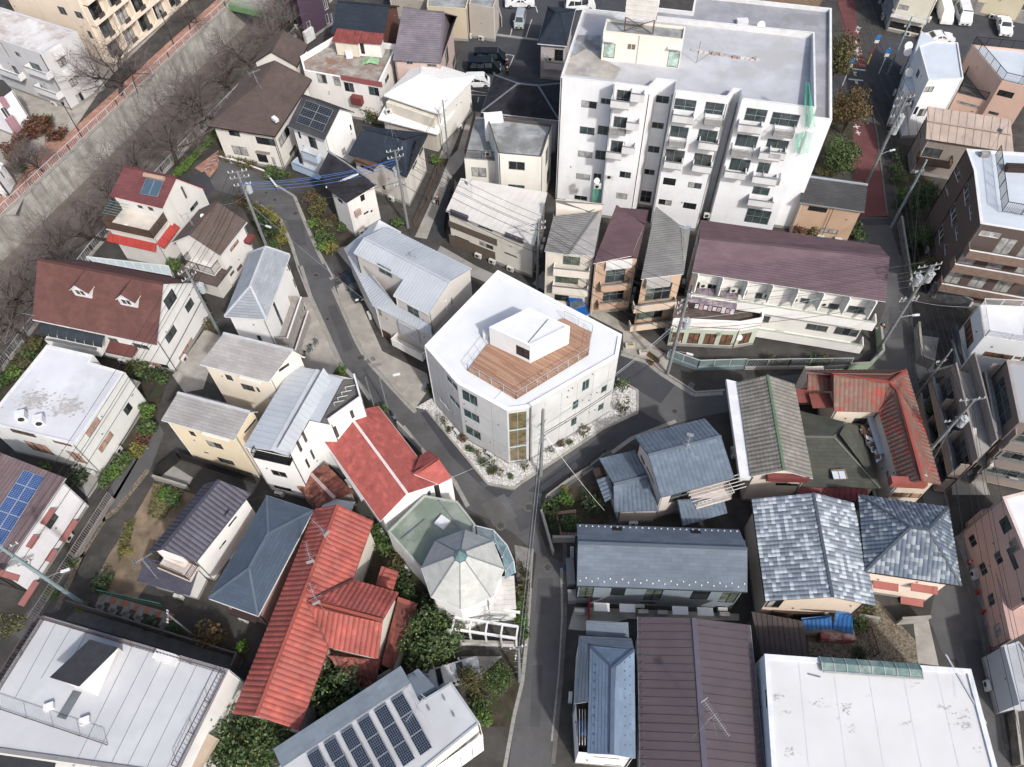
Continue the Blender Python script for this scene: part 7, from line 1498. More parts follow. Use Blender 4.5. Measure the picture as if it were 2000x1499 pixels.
for i in range(46):
 cx_, cy_ = rd.choice([(1520, 1360), (1527, 1395), (1540, 1470), (1555, 1500), (1600, 1376), (1655, 1380), (1670, 1420), (1745, 1440), (1770, 1412), (1790, 1340), (1840, 1380), (1885, 1420), (1880, 1395), (1905, 1460), (1640, 1405), (1700, 1360)]); c = W((cx_ + rd.gauss(0, 6), cy_ + rd.gauss(0, 5)), ZF - .115)
 for k in range(rd.randint(2, 9)): x, y = c.x + rd.gauss(0, .22), c.y + rd.gauss(0, .1); s_ = rd.uniform(.02, .08); zz = ZF - .112 + i*.0006 + k*.00006; mb.face([(x-s_, y-s_*.5, zz), (x+s_, y-s_*.4, zz), (x+s_*.8, y+s_*.5, zz), (x-s_*.7, y+s_*.4, zz)])
mb.build('lichen_spots', mat('lichen', '#b0aca7', .9, 'leaf', col2='#c9c7c3'), H.o, kind='stuff')
a, b = W('p1600,1283', ZF), W('p1794,1297', ZF); fw = W('p1606,1313', ZF) - a; SKG = mat('skylight_green_glass', '#6f8a86', .15, 'plain', .12, 1.2, col2='#8fa09a')
for i in range(8):
 mb = MB(); u0, u1 = a + (b-a)*i/8, a + (b-a)*(i+.95)/8
 prof = [(-.15, -1.6), (0, .05), (.45, .3), (1.0, .14)]
 for (t0, z0), (t1, z1) in zip(prof, prof[1:]): mb.face([u0 + fw*t0 + Vector((0, 0, z0)), u1 + fw*t0 + Vector((0, 0, z0)), u1 + fw*t1 + Vector((0, 0, z1)), u0 + fw*t1 + Vector((0, 0, z1))])
 mb.build('skylight_pane', SKG, H.o)
mb = MB()
for i in range(9):
 u0 = a + (b-a)*(i-.02)/8
 for (t0, z0), (t1, z1) in zip(prof, prof[1:]): mb.beam(u0 + fw*t0 + Vector((0, 0, z0+.02)), u0 + fw*t1 + Vector((0, 0, z1+.02)), .06, .06)
mb.beam(a + fw + Vector((0, 0, .16)), b + fw + Vector((0, 0, .16)), .12, .12); mb.build('skylight_bars', paint('#a8aeae', .4), H.o)
# --- pink tiled building at the right edge
H = hx('pink_building', 'q1400,400', 'pink tiled building with dark framed windows at the lower right edge', '#c6a79d', .2, 'building'); P = WS('k1372,1412 q1600,470 q1850,400 k1700,1330', 7.6); flat(H, P, 7.6, .2, .25, RF_WHITE, paint('#dccbc4', .7))
H.wins('q1350,60,1430,100 q1395,225,1470,330 q1480,510,1520,560', 'k', G_TEAL); H.body([W('q1250,-10', 3.0), W('q1310,-20', 3.0), W('q1530,700', 3.0), W('q1420,760', 3.0)], 3.0, 0, wallm('#c6a79d', .2)); H.auto(random.Random(5), 2.6, .9, force=True); H.finish(); mb = MB(); mb.prism([W('q1250,-10', 3.0), W('q1310,-20', 3.0), W('q1530,700', 3.0), W('q1420,760', 3.0)], 3.0, 3.06); mb.build('ledge', paint('#bd9e95', .8), H.o)
for q in ('q1325,60', 'q1355,190'): rbox(H, q, 3.1, .3, .9, .6, WHITE, .25, 'air_conditioner_unit')
mb = MB(); c = W('q1470,455', 3.6); mb.tube([c + Vector((-.6, -.2, 0)), c + Vector((.7, .25, 0))], .35, 10); mb.build('ventilation_duct', WHITE, H.o)
H = hx('grey_house', 'q1450,1000', 'grey roofed low building at the lower right edge behind a mossy wall', '#aeb4bd', .2); P = WS('q1380,790 q1470,760 q1700,1100 q1470,1130', 3.6); flat(H, P, 3.6, .1, .15, RF_GREY); H.finish()
# ================================================================== utility poles and cables
POLEM = mat('pole_concrete', '#878b8c', .8, 'wall', .08, 1.0); INS = paint('#e6e6e2', .3); TRF = paint('#b5bcc0', .5)
POLES = {}
def pole(key, base, h, label, arms=(), trans=(), lamp=None, r=.17, col=None, top=None, yaw=0.0):
 c = W(base) if top is None else W(top, h); c.z = 0
 o = empty('utility_pole', (c.x, c.y, 0), label, 'utility pole', 'utility poles'); POLES[key] = (c, h)
 mb = MB(); mb.tube([c, c + Vector((0, 0, h))], [r, r*.65], 10); mb.build('shaft', col or POLEM, o)
 for z, L, a in arms:
  u = Vector((math.cos(a), math.sin(a), 0)); v = Vector((-u.y, u.x, 0)); q = c + Vector((0, 0, z)); mb = MB(); mb.beam(q - u*L/2 + v*.18, q + u*L/2 + v*.18, .09, .09); mb.beam(q + u*L*.35 + v*.18, q - Vector((0, 0, .6)) + v*.1, .05, .05); k = mb.build('crossarm', ALU, o)
  mb = MB()
  for t in (-.48, -.25, .25, .48): w = q + u*L*t + v*.18; mb.tube([w + Vector((0, 0, .04)), w + Vector((0, 0, .28))], [.06, .045], 6)
  mb.build('insulators', INS, k, kind='stuff')
 for z, a in trans:
  u = Vector((math.cos(a), math.sin(a), 0)); q = c + u*.55 + Vector((0, 0, z)); mb = MB(); mb.tube([q, q + Vector((0, 0, 1.0))], .34, 12); mb.tube([q + Vector((0, 0, 1.0)), q + Vector((0, 0, 1.06))], .37, 12); mb.beam(q - u*.5 + Vector((0, 0, .5)), q + Vector((0, 0, .5)), .1, .1); mb.build('transformer', TRF, o)
  for s_ in (-.16, .16): mb = MB(); w = q + Vector((-u.y, u.x, 0))*s_; mb.tube([w + Vector((0, 0, 1.06)), w + Vector((0, 0, 1.3))], .05, 6); mb.build('bushing', INS, o)
 if lamp:
  z, a = lamp; u = Vector((math.cos(a), math.sin(a), 0)); q = c + Vector((0, 0, z)); mb = MB(); mb.tube([q, q + u*.7 + Vector((0, 0, .25)), q + u*1.3 + Vector((0, 0, .3))], .035, 6); mb.build('lamp_arm', ALU, o); mb = MB(); mb.beam(q + u*1.3 + Vector((0, 0, .28)), q + u*2.0 + Vector((0, 0, .3)), .2, .12); mb.build('lamp_head', WHITE, o)
 mb = MB()
 for i in range(int(h*1.2) - 3): z = 2.2 + i*.8; u = Vector((math.cos(yaw + (i % 2)*PI), math.sin(yaw + (i % 2)*PI), 0)); mb.beam(c + Vector((0, 0, z)), c + u*.38 + Vector((0, 0, z)), .03, .03)
 if h > 7: mb.build('step_bolts', ALU, o, kind='stuff')
 return o
pole('center', 'p1056,929', 11.8, 'grey utility pole in front of the concrete building', [(9.3, 1.0, .6)], [], (4.6, .1), .19)
pole('mid', 'p1303,731', 12.6, 'utility pole with round transformer before the purple roofed building', [(11.9, 2.0, .7), (11.2, 2.0, .7), (10.2, 1.4, .7), (5.0, 1.2, .2)], [(8.0, -.3)], (4.0, -.4), .2)
pole('purple', 'p1717,682', 12.8, 'utility pole with crowded cross arms at the right end of the purple roof', [(12.6, 2.4, .2), (11.9, 2.6, .2), (11.0, 2.6, .2), (10.2, 2.0, .2), (8.0, 1.8, .1), (7.6, 1.8, .1)], [(10.6, .2), (10.4, 3.3)], (5.2, .05), .2)
pole('brown', None, 12.0, 'utility pole with boxes before the brown tiled building at the right', [(11.8, 2.2, .1), (8.4, 1.6, .1)], [(8.2, -.2)], None, .19, top='p1902,782')
pole('thin', None, 8.6, 'thin pole beside the white house at the right edge', [(6.4, .9, .2)], [], None, .12, top='p1859,683')
pole('left', 'p165,1182', 13.0, 'blue grey utility pole leaning into the lower left corner over the red awnings', [(12.3, 1.8, .5), (9.6, 1.2, .5)], [], (6.6, .3), .2, mat('pole_blue_grey', '#8fa3a8', .7, 'plain', .08), None)
pole('upper', 'p522,486', 11.6, 'utility pole with crowded top and blue cables at the upper left bend', [(11.4, 2.0, .2), (10.6, 2.0, .2), (9.6, 1.8, .2)], [(8.4, .8)], (4.0, -.5), .19)
pole('lane', 'p797,445', 11.5, 'utility pole with cross arms beside the dark blue slate house', [(11.3, 1.8, .3), (10.4, 1.8, .3), (6.5, 1.4, .3)], [(7.6, 2.2)], None, .18)
pole('laneback', 'p876,306', 8.5, 'slim pole beside the white two tier roof in the lane', [], [], None, .12)
pole('dorm', 'p431,655', 10.5, 'leaning utility pole between the dormer house and the white balcony house', [(10.2, 1.6, .8), (9.2, 1.6, .8)], [(7.0, .3)], None, .18)
pole('narrow', 'p1049,566', 10.4, 'utility pole beside the beige narrow house', [(10.0, 1.6, .2), (9.2, 1.6, .2)], [], None, .17)
pole('right', 'p1740,444', 10.0, 'plain utility pole in the hedge beside the red road', [(8.2, 1.0, .2)], [], None, .16, mat('pole_blue_grey', ''))
pole('red', 'p1692,359', 12.5, 'utility pole with white boxes on the red road', [(12.2, 2.2, .2), (11.2, 2.2, .2), (9.8, 1.6, .2)], [(8.8, .2), (7.4, .3)], (4.4, .3), .2)
pole('top', 'p1733,145', 8.5, 'slender blue pole in the car park at the upper right', [(7.0, .8, .2)], [], None, .13, mat('pole_blue_grey', ''))
pole('street', None, 9.5, 'grey pole with short arms beside the lower street', [(9.3, 1.2, .2), (8.3, .9, 1.4)], [], None, .15, top='p1013,1268')
pole('garden', 'p380,1243', 5.6, 'short pale pole in the yard at the lower left', [(5.4, 1.0, 1.8)], [], None, .1)
pole('postA', 'p730,792', 5.0, 'short thin pole left of the red gable roof', [], [], None, .07); pole('postB', 'p759,804', 6.0, 'short thin lamp pole with white lamp beside the red gable roof', [], [], (5.7, .2), .07)
CABLE = paint('#26282b', .6); BLUEC = paint('#2f6fc0', .5); LIGHTC = paint('#aab3b8', .4, .3); WN = {}
def wire(a, b, za=None, zb=None, sag=.5, r=.02, m=None, what='black overhead cable', n=14, off=0.0):
 (pa, ha), (pb, hb) = (POLES[a] if isinstance(a, str) else (a, 0)), (POLES[b] if isinstance(b, str) else (b, 0))
 A = Vector((pa.x, pa.y, za if za is not None else ha)); B = Vector((pb.x, pb.y, zb if zb is not None else hb)); d = (B-A); s = Vector((-d.y, d.x, 0)).normalized()*off
 pts = [A + s + d*t/n - Vector((0, 0, 4*sag*(t/n)*(1-t/n))) for t in range(n+1)]; mb = MB(); mb.tube(pts, r, 4, cap=False)
 return mb, A, B
def cables(a, b, specs, where, names=None):
 for i, (za, zb, sag, off, r, m) in enumerate(specs):
  mb, A, B = wire(a, b, za, zb, sag, r, m, off=off)
  col = 'blue' if m is BLUEC else ('pale' if m is LIGHTC else 'black')
  single('overhead_cable', mb, m, '%s overhead cable, %s from top, %s' % (col, ORD[i], where), 'cable', 'overhead cables ' + where)
def std(ha, hb, lo=0, n=6):
 S = [(ha+.2, hb+.2, .5, -.9, .02, CABLE), (ha+.2, hb+.2, .5, 0, .02, CABLE), (ha+.2, hb+.2, .5, .9, .02, CABLE), (ha-1.2, hb-1.2, .6, -.6, .022, CABLE), (ha-1.2, hb-1.2, .65, .6, .022, CABLE), (ha-4.5, hb-4.5, .7, .15, .035, CABLE), (ha-5.2, hb-5.2, .8, -.1, .03, CABLE)]
 return S[lo:lo+n]
cables('narrow', 'mid', std(10.2, 12.0, 0, 7), 'between the narrow houses and the transformer pole'); cables('mid', 'purple', std(11.8, 12.2, 0, 6), 'before the purple roofed building')
cables('center', 'mid', [(9.0, 9.0, .6, 0, .016, LIGHTC), (8.6, 8.0, .7, .2, .016, LIGHTC), (8.0, 5.2, .6, -.1, .03, CABLE), (7.4, 4.8, .7, 0, .03, CABLE)], 'across the side street')
cables('purple', 'brown', std(12.4, 11.8, 0, 6), 'along the right hand street'); cables('red', 'purple', std(12.0, 12.4, 0, 6), 'above the red road'); cables('lane', 'narrow', std(11.3, 10.2, 0, 6), 'over the white ribbed roof')
cables('upper', 'lane', [(10.8, 11.0, .7, -.9, .022, BLUEC), (10.0, 10.4, .8, -.2, .022, BLUEC), (9.2, 9.6, .9, .4, .022, BLUEC), (8.4, 8.8, 1.0, .9, .022, BLUEC), (7.0, 7.2, .8, 0, .03, CABLE)], 'over the upper bend')
cables('dorm', 'upper', std(10.2, 11.2, 0, 5), 'past the dormer house'); cables('left', 'dorm', std(12.2, 10.2, 0, 6), 'over the white flat roof on the left'); cables('center', 'street', [(9.3, 9.3, .4, 0, .016, LIGHTC), (8.6, 8.4, .5, .2, .016, LIGHTC), (7.0, 7.0, .6, -.2, .02, CABLE), (6.4, 6.4, .6, 0, .02, CABLE)], 'along the lower street')
E0 = W('p1890,1499', 10.5); POLES['south'] = (W('p2030,1430', 11), 11.0); cables('brown', 'south', std(11.6, 11, 0, 6), 'along the pink building'); POLES['southwest'] = (W('p-120,1230', 12), 12.0); cables('left', 'southwest', std(12.2, 12, 0, 4), 'leaving at the lower left corner')
POLES['northred'] = (W('p1660,-60', 12), 12.0); cables('red', 'northred', std(12.0, 12, 0, 6), 'leaving at the top over the red road'); POLES['laneN'] = (W('p905,170', 9), 9.0); cables('lane', 'laneback', [(8.6, 8.3, .4, 0, .02, CABLE), (8.0, 7.8, .4, .1, .02, CABLE)], 'beside the concrete lane')
cables('center', 'upper', [(8.2, 7.0, 1.3, 0, .018, LIGHTC)], 'along the main street'); cables('right', 'purple', [(8.4, 9.0, .5, 0, .025, CABLE), (7.8, 8.6, .5, .2, .025, CABLE)], 'in front of the dark brown apartment block')
for i, (k, px, z, zh) in enumerate((('center', 'g540,1490', 3.6, 8.4), ('mid', 'g610,690', 8.6, 9.5), ('mid', 'k300,250', 7.5, 9.0), ('upper', 'a1300,1200', 5.6, 8.4), ('lane', 'b530,1000', 6.5, 9.0), ('purple', 'k1230,300', 5.6, 8.0), ('brown', 'k905,1318', 6.6, 8.6), ('dorm', 'e960,170', 8.0, 9.0), ('center', 'f1140,1300', 5.2, 8.0), ('street', 'n1140,700', 3.2, 8.2))):
 mb, A, B = wire(k, W(px, z), zh, z, .35, .014)
 single('service_drop', mb, LIGHTC, 'thin pale service wire ' + ('to the blue grey tiled house', 'to the corner of the concrete building', 'to the purple roofed building', 'to the red roofed house by the river', 'to the sooty gabled house', 'to the white house with brown shutters', 'to the patchy red tiled house', 'to the dormer house', 'to the red turret', 'to the pergola of the octagon house')[i], 'cable')
# ================================================================== plants
LG = mat('leaf_green', (.032, .06, .018), .6, 'leaf', col2=(.08, .12, .038)); LD = mat('leaf_dark', (.014, .026, .011), .5, 'leaf', col2=(.05, .075, .03)); LO = mat('leaf_olive', (.045, .048, .02), .7, 'leaf', col2=(.11, .098, .04)); LR = mat('leaf_redbrown', (.045, .035, .018), .7, 'leaf', col2=(.13, .045, .03)); LY = mat('leaf_yellow', (.10, .11, .025), .6, 'leaf', col2=(.22, .19, .05)); LB = mat('leaf_bright', (.05, .10, .018), .6, 'leaf', col2=(.11, .18, .04)); LBR = mat('leaf_bronze', (.065, .042, .02), .7, 'leaf', col2=(.13, .095, .04)); LDB = mat('leaf_dark_buds', (.03, .05, .018), .5, 'leaf', col2=(.06, .095, .035)); BUDS = mat('flower_buds', (.26, .24, .09), .7, 'leaf', col2=(.16, .16, .05))
BARK = mat('bark', '#4a4039', .95, 'wall', .2, 2.0); TWIG = mat('twig', '#5f5552', .95, 'leaf', col2='#7d7271')
def leaf(mb, c, d, s, rd, mi=0):
 a = Vector((rd.gauss(0, 1), rd.gauss(0, 1), rd.gauss(0, .7)))
 n = (d + a*.6).normalized(); u = n.cross(Vector((rd.gauss(0, 1), rd.gauss(0, 1), rd.gauss(0, 1)))).normalized(); v = n.cross(u)
 mb.face([c - u*s, c - v*s*.55, c + u*s, c + v*s*.55], None, mi)
CROWN = {}
def crown(kind, m, n, s, seed, clumps=9, buds=0):
 key = (kind, seed)
 if key in CROWN: return CROWN[key]
 rd = random.Random(seed); mb = MB(); C = []
 for i in range(clumps):
  d = Vector((rd.gauss(0, 1), rd.gauss(0, 1), rd.gauss(0, .8))).normalized(); t = rd.uniform(.3, .68); C.append((d*t, rd.uniform(.3, .48)))
 C.append((Vector((0, 0, 0)), .5))
 for i in range(n):
  c, r = rd.choice(C); d = Vector((rd.gauss(0, 1), rd.gauss(0, 1), rd.gauss(0, 1))).normalized(); p = c + d*r*(rd.uniform(.55, 1.05)); leaf(mb, p, d, s*rd.uniform(.7, 1.3), rd)
 for i in range(buds):
  c, r = rd.choice(C[:-1]); d = Vector((rd.gauss(0, 1), rd.gauss(0, 1), abs(rd.gauss(0, 1)))).normalized(); leaf(mb, c + d*r*1.06, d, s*.5, rd, 1)
 CROWN[key] = mb.mesh('crown', [m, BUDS]); return CROWN[key]
STEM = None
def stems():
 global STEM
 if STEM is None:
  rd = random.Random(1); mb = MB()
  for i in range(5): a = rd.uniform(0, 6.28); mb.tube([(0, 0, -1), (math.cos(a)*.12, math.sin(a)*.12, -.4), (math.cos(a)*.35, math.sin(a)*.35, .2)], [.06, .045, .02], 5)
  STEM = mb.mesh('stem', BARK)
 return STEM
SHR = 1.25
KINDS = dict(green=(LG, 420, .12, 9), dark=(LD, 420, .12, 9), olive=(LO, 420, .11, 9), red=(LR, 520, .11, 10), yellow=(LY, 380, .10, 9), bright=(LB, 420, .11, 8), bronze=(LBR, 380, .10, 9), sparse=(LG, 110, .13, 7), sparsey=(LO, 120, .12, 7), Tdark=(LDB, 2600, .055, 18), Tolive=(LO, 2600, .05, 18), Tbronze=(LBR, 2600, .05, 18), Tgreen=(LG, 2400, .055, 16), Tround=(LG, 2200, .05, 30), Tbuds=(LDB, 2400, .06, 18))
PR = random.Random(11)
def shrub(px, r, h, kind, label, group=None, name=None, z=0.0):
 m, n, s, cl = KINDS[kind]; r, h = (r, h) if kind[0] == 'T' else (r*SHR, h*1.15); c = W(px, z + h*.55); big = kind[0] == 'T'
 o = empty(name or ('tree' if big else 'shrub'), (c.x, c.y, z), label, 'tree' if big else 'shrub', group)
 me = crown(kind, m, n, s, PR.randint(0, 1 if big else 2), cl, 260 if kind == 'Tbuds' else 0); k = put('crown', me, o, (c.x, c.y, z + h*.55), PR.uniform(0, 6.28), (r, r*PR.uniform(.85, 1.1), h*.5))
 t = put('trunk' if big else 'stem', stems(), o, (c.x, c.y, z + h*.5), PR.uniform(0, 6.28), (r*.6, r*.6, h*.5)); return o
def bed(prefix, group, items):
 for i, (px, r, h, kind) in enumerate(items):
  cname = dict(green='green', dark='dark green', olive='olive', red='reddish brown', yellow='yellow green', bright='bright green', bronze='bronze', sparse='thin leafy', sparsey='thin yellowish')[kind]
  shrub(px, r, h, kind, '%s shrub, %s %s' % (cname, ORD[i], prefix), group)
bed('on the left gravel strip from its far end', 'shrubs on the left gravel strip', [('z145,625', .55, 1.3, 'dark'), ('z268,875', .55, 1.9, 'sparsey'), ('z303,940', .4, .7, 'olive'), ('z418,1020', .6, 1.2, 'bronze'), ('z465,1085', .45, .9, 'green'), ('z525,1120', .5, 1.3, 'sparsey'), ('z560,1190', .5, 1.0, 'green'), ('z625,1190', .55, 1.8, 'sparse'), ('z638,1250', .6, 1.0, 'olive'), ('z695,1275', .5, 1.6, 'sparsey'), ('z773,1305', .35, .6, 'green'), ('z885,1215', .5, 2.0, 'sparsey')])
bed('on the right gravel strip from the pole', 'shrubs on the right gravel strip', [('z1082,1095', .6, 1.0, 'sparse'), ('z1180,1060', .55, 1.0, 'bronze'), ('z1232,1042', .35, .6, 'green'), ('z1340,955', .8, 1.6, 'sparsey'), ('z1640,760', .9, 2.4, 'sparsey'), ('z1650,600', .9, 2.0, 'sparse')])
bed('in the walled corner garden from the pole', 'shrubs in the walled corner garden', [('p1074,994', .9, 1.3, 'green'), ('p1090,973', .7, 1.2, 'sparse'), ('p1109,973', .8, 1.4, 'bright'), ('p1117,1015', 1.0, 1.4, 'green'), ('p1155,985', 1.0, 1.5, 'dark'), ('p1078,1025', .7, .8, 'dark'), ('p1100,955', .5, .6, 'yellow')])
bed('between octagon house and street from the top', 'shrubs along the octagon house', [('p1018,1108', .6, 1.5, 'sparsey'), ('p1026,1122', .5, 1.6, 'olive'), ('p1018,1150', .7, 1.5, 'olive'), ('p1015,1180', .7, 1.4, 'green'), ('p1016,1210', .8, 1.3, 'bright'), ('p1022,1235', .6, 1.2, 'green')])
bed('between red tiles and octagon house from the top', 'shrubs in the gap beside the octagon house', [('n700,120', .9, 1.6, 'green'), ('n750,190', 1.1, 1.8, 'green'), ('n830,290', 1.1, 1.6, 'olive'), ('n850,400', 1.2, 1.8, 'dark'), ('n890,480', 1.2, 1.6, 'green'), ('n960,560', 1.3, 2.0, 'dark'), ('n1000,580', 1.0, 1.5, 'green')])
shrub('n450,1040', 3.0, 5.6, 'Tbuds', 'dark evergreen tree dotted with pale buds inside the red tiled L'); shrub('n1010,740', 3.2, 5.4, 'Tbuds', 'wide dark evergreen tree with pale buds below the octagon house'); shrub('n1065,685', 1.6, 5.2, 'Tround', 'yellow green small tree beside the octagon house'); shrub('n1405,985', 1.7, 4.2, 'Tround', 'rounded bright green tree beside the lower street'); shrub('n1255,975', 1.4, 3.4, 'Tolive', 'olive bushy tree left of the rounded green tree'); shrub('m1370,1380', 2.8, 5.2, 'Tbuds', 'dark budded tree at the bottom edge beside the grey flat roof'); shrub('n50,1290', 2.4, 4.0, 'Tdark', 'dark shaded tree below the red tiled gable')
bed('by the bottom solar roof from the top', 'shrubs at the bottom by the solar roof', [('n1300,1130', .9, 1.6, 'green'), ('n1330,1210', .8, 1.4, 'bright'), ('n1280,1080', .7, 1.4, 'olive'), ('n30,1450', .9, 1.2, 'green'), ('n90,1330', .9, 1.4, 'dark')])
shrub('p1640,105', 3.2, 8.0, 'Tolive', 'tall olive conical tree behind the apartment block by the red road'); shrub('p1664,213', 3.4, 7.0, 'Tbronze', 'bronze orange broad tree leaning over the red road'); shrub('p1647,300', 2.7, 5.0, 'Tgreen', 'dark green broad tree beside the red road below the bronze one'); shrub('p1803,462', 1.9, 2.8, 'Tround', 'clipped round olive shrub tree beside the dark brown apartments'); shrub('p1806,385', 2.2, 4.5, 'Tdark', 'dark tree against the dark brown apartments'); shrub('p1813,522', 1.6, 4.0, 'Tolive', 'yellowish tree above the crowded pole at the dark brown apartments'); shrub('p1837,795', 1.5, 3.4, 'Tround', 'clipped dark round tree before the brown tiled building')
bed('in the red road hedge from the top', 'hedge shrubs along the red road', [('p1748,300', .9, 1.6, 'dark'), ('p1753,325', .9, 1.6, 'green'), ('p1757,345', 1.0, 1.5, 'green'), ('p1762,375', 1.0, 1.4, 'bright'), ('p1760,400', .9, 1.3, 'dark'), ('p1780,480', 1.0, 1.4, 'dark'), ('p1795,530', 1.2, 1.6, 'green')])
bed('by the orange walled house from the left', 'shrubs beside the orange walled house', [('p1565,447', 1.2, 1.6, 'red'), ('p1590,450', 1.2, 1.5, 'olive'), ('p1668,440', 1.2, 2.0, 'dark'), ('p1676,455', 1.0, 1.6, 'green'), ('p1605,332', .9, 1.0, 'olive'), ('p1625,335', .9, 1.0, 'olive')])
bed('below the purple roof from the left', 'shrubs below the purple roof', [('p1428,655', 1.0, 1.6, 'yellow'), ('p1410,650', .7, 1.2, 'olive'), ('p1513,700', .8, 1.5, 'olive'), ('p1535,705', .6, 1.0, 'sparse'), ('p1588,702', .8, 1.5, 'green'), ('p1613,703', .7, 1.4, 'olive')])
bed('in the hedge across the river from the left', 'red hedge across the river', [('a70,870', 1.5, 2.2, 'red'), ('a110,800', 1.6, 2.4, 'red'), ('a170,760', 1.6, 2.4, 'red'), ('a215,720', 1.6, 2.4, 'red'), ('a270,730', 1.5, 2.2, 'red'), ('a320,770', 1.5, 2.0, 'red'), ('a90,930', 1.3, 1.8, 'red'), ('a125,985', 1.0, 1.4, 'dark'), ('a240,690', 1.4, 2.4, 'green')])
bed('in the near river bank hedge from the left', 'bright hedge on the near river bank', [('a%d,%d' % (1040 + i*23, 1015 - i*25), .8, 1.1, 'bright') for i in range(11)])
bed('below the brown hipped house from the left', 'shrubs of the brown hipped house', [('p437,300', .8, 1.2, 'olive'), ('p450,304', .9, 1.2, 'olive'), ('p463,309', 1.0, 1.3, 'olive'), ('p477,316', 1.0, 1.3, 'olive'), ('p490,324', .9, 1.2, 'olive'), ('p524,335', 1.1, 1.4, 'green'), ('p536,338', 1.1, 1.5, 'dark'), ('p548,340', .7, 1.0, 'bright'), ('p560,342', .8, 1.5, 'sparse')])
bed('left of the upper lane from the top', 'shrubs left of the upper lane', [('p470,390', 1.2, 1.6, 'bronze'), ('p500,402', 1.0, 1.4, 'olive'), ('p520,412', 1.0, 1.2, 'yellow'), ('p535,425', 1.0, 1.2, 'yellow'), ('p545,445', 1.0, 1.2, 'yellow'), ('p548,465', .9, 1.2, 'yellow'), ('p525,450', 1.2, 1.8, 'dark'), ('p510,430', 1.2, 1.8, 'dark'), ('p535,480', .9, 1.2, 'green')])
bed('right of the upper lane from the top', 'shrubs right of the upper lane', [('p605,385', 1.3, 1.8, 'bronze'), ('p622,395', 1.3, 1.8, 'olive'), ('p618,412', 1.2, 1.6, 'olive'), ('p612,435', .9, 1.2, 'bright'), ('p630,440', 1.1, 1.4, 'olive'), ('p622,455', 1.0, 1.3, 'green'), ('p645,465', .9, 1.2, 'sparse'), ('p628,478', 1.0, 1.3, 'bright'), ('p645,485', 1.0, 1.3, 'yellow'), ('p668,440', .9, 1.0, 'green'), ('p655,425', .8, .9, 'bronze')])
bed('around the white two tier roof from the left', 'shrubs around the white roofed houses', [('b490,560', 1.3, 2.6, 'yellow'), ('b470,590', 1.0, 2.0, 'green'), ('b650,630', 1.2, 2.4, 'green'), ('b695,650', 1.2, 2.6, 'olive'), ('b670,680', 1.0, 1.6, 'dark'), ('b1225,600', 1.0, 2.4, 'green'), ('b1170,660', .8, 1.4, 'olive'), ('b1060,930', .8, 1.2, 'bright'), ('b820,1310', .9, 1.2, 'green')])
bed('round the left white flat roof from the top', 'shrubs beside the left flat roof', [('e190,510', 1.2, 1.4, 'olive'), ('e150,560', 1.2, 1.4, 'green'), ('e110,620', 1.1, 1.2, 'olive'), ('e60,680', 1.2, 1.4, 'bright'), ('e20,740', 1.0, 1.2, 'green'), ('e760,660', 1.2, 1.8, 'olive'), ('e820,660', 1.1, 1.6, 'green'), ('e880,690', 1.0, 1.5, 'dark'), ('e960,720', 1.0, 1.6, 'green'), ('e850,910', 1.1, 1.6, 'bright'), ('e880,1000', 1.2, 1.8, 'green'), ('e830,1060', 1.0, 1.4, 'red'), ('e790,1130', 1.0, 1.2, 'yellow'), ('e720,1200', 1.0, 1.2, 'green'), ('e660,1260', .9, 1.0, 'bright'), ('e600,1310', .9, 1.0, 'green'), ('e440,1290', 1.2, 1.4, 'dark'), ('e270,1240', 1.0, 1.2, 'green'), ('e1010,60', 1.2, 2.0, 'green'), ('e1215,390', .9, 1.4, 'olive')])
bed('round the lower left yard from the top', 'shrubs around the lower left yard', [('e960,1390', 1.0, .9, 'bright'), ('e1000,1430', 1.0, .9, 'green'), ('m410,310', .6, .8, 'green'), ('m305,475', .6, .7, 'bright'), ('m600,410', 1.1, .9, 'dark'), ('m735,240', .6, .6, 'yellow'), ('m470,560', .6, .8, 'yellow'), ('m1250,700', 1.5, 2.2, 'bronze'), ('m1410,790', .7, 1.4, 'bright'), ('m870,640', .8, .6, 'dark'), ('m1000,680', .8, .6, 'dark'), ('f745,890', .6, 1.2, 'green'), ('f505,665', .6, .8, 'bright')])
bed('near the blue shed from the left', 'shrubs by the blue shed', [('q545,660', .8, 1.2, 'green'), ('q540,830', .7, 1.0, 'dark'), ('q600,545', .5, .6, 'green')])
# grass tufts along the yard and the alley verge
rd = random.Random(21); mb = MB()
for poly, n in (('m740,60 m800,40 m760,180 m700,300 m690,220', 700), ('e900,1330 e1000,1340 e1080,1390 m950,60 m860,20 e870,1480', 900), ('m560,90 m520,130 m330,480 m250,580 m300,470 m450,240', 700), ('m570,400 m650,390 m640,470 m560,460', 300), ('e700,1180 e900,980 e820,1150 e620,1350', 600), ('q520,545 q620,530 q640,610 q560,610', 150), ('p1012,1140 p1034,1135 p1028,1250 p1016,1260', 400), ('m0,600 m180,610 m130,700 m0,760', 300)):
 P = WS(poly); x0, x1 = min(p.x for p in P), max(p.x for p in P); y0, y1 = min(p.y for p in P), max(p.y for p in P); k = 0; t = 0
 while k < n and t < 20*n:
  t += 1; x, y = rd.uniform(x0, x1), rd.uniform(y0, y1)
  if not in_poly((x, y), P): continue
  k += 1; a = rd.uniform(0, 6.28); h_ = rd.uniform(.08, .22); u = Vector((math.cos(a), math.sin(a), 0))*.09; mb.face([Vector((x, y, .01)) - u, Vector((x, y, .01)) + u, Vector((x + rd.gauss(0, .08), y + rd.gauss(0, .08), h_)) + u*.3])
struct('grass', mb, mat('grass_blades', (.06, .085, .025), .8, 'leaf', col2=(.16, .14, .06)), 'stuff')
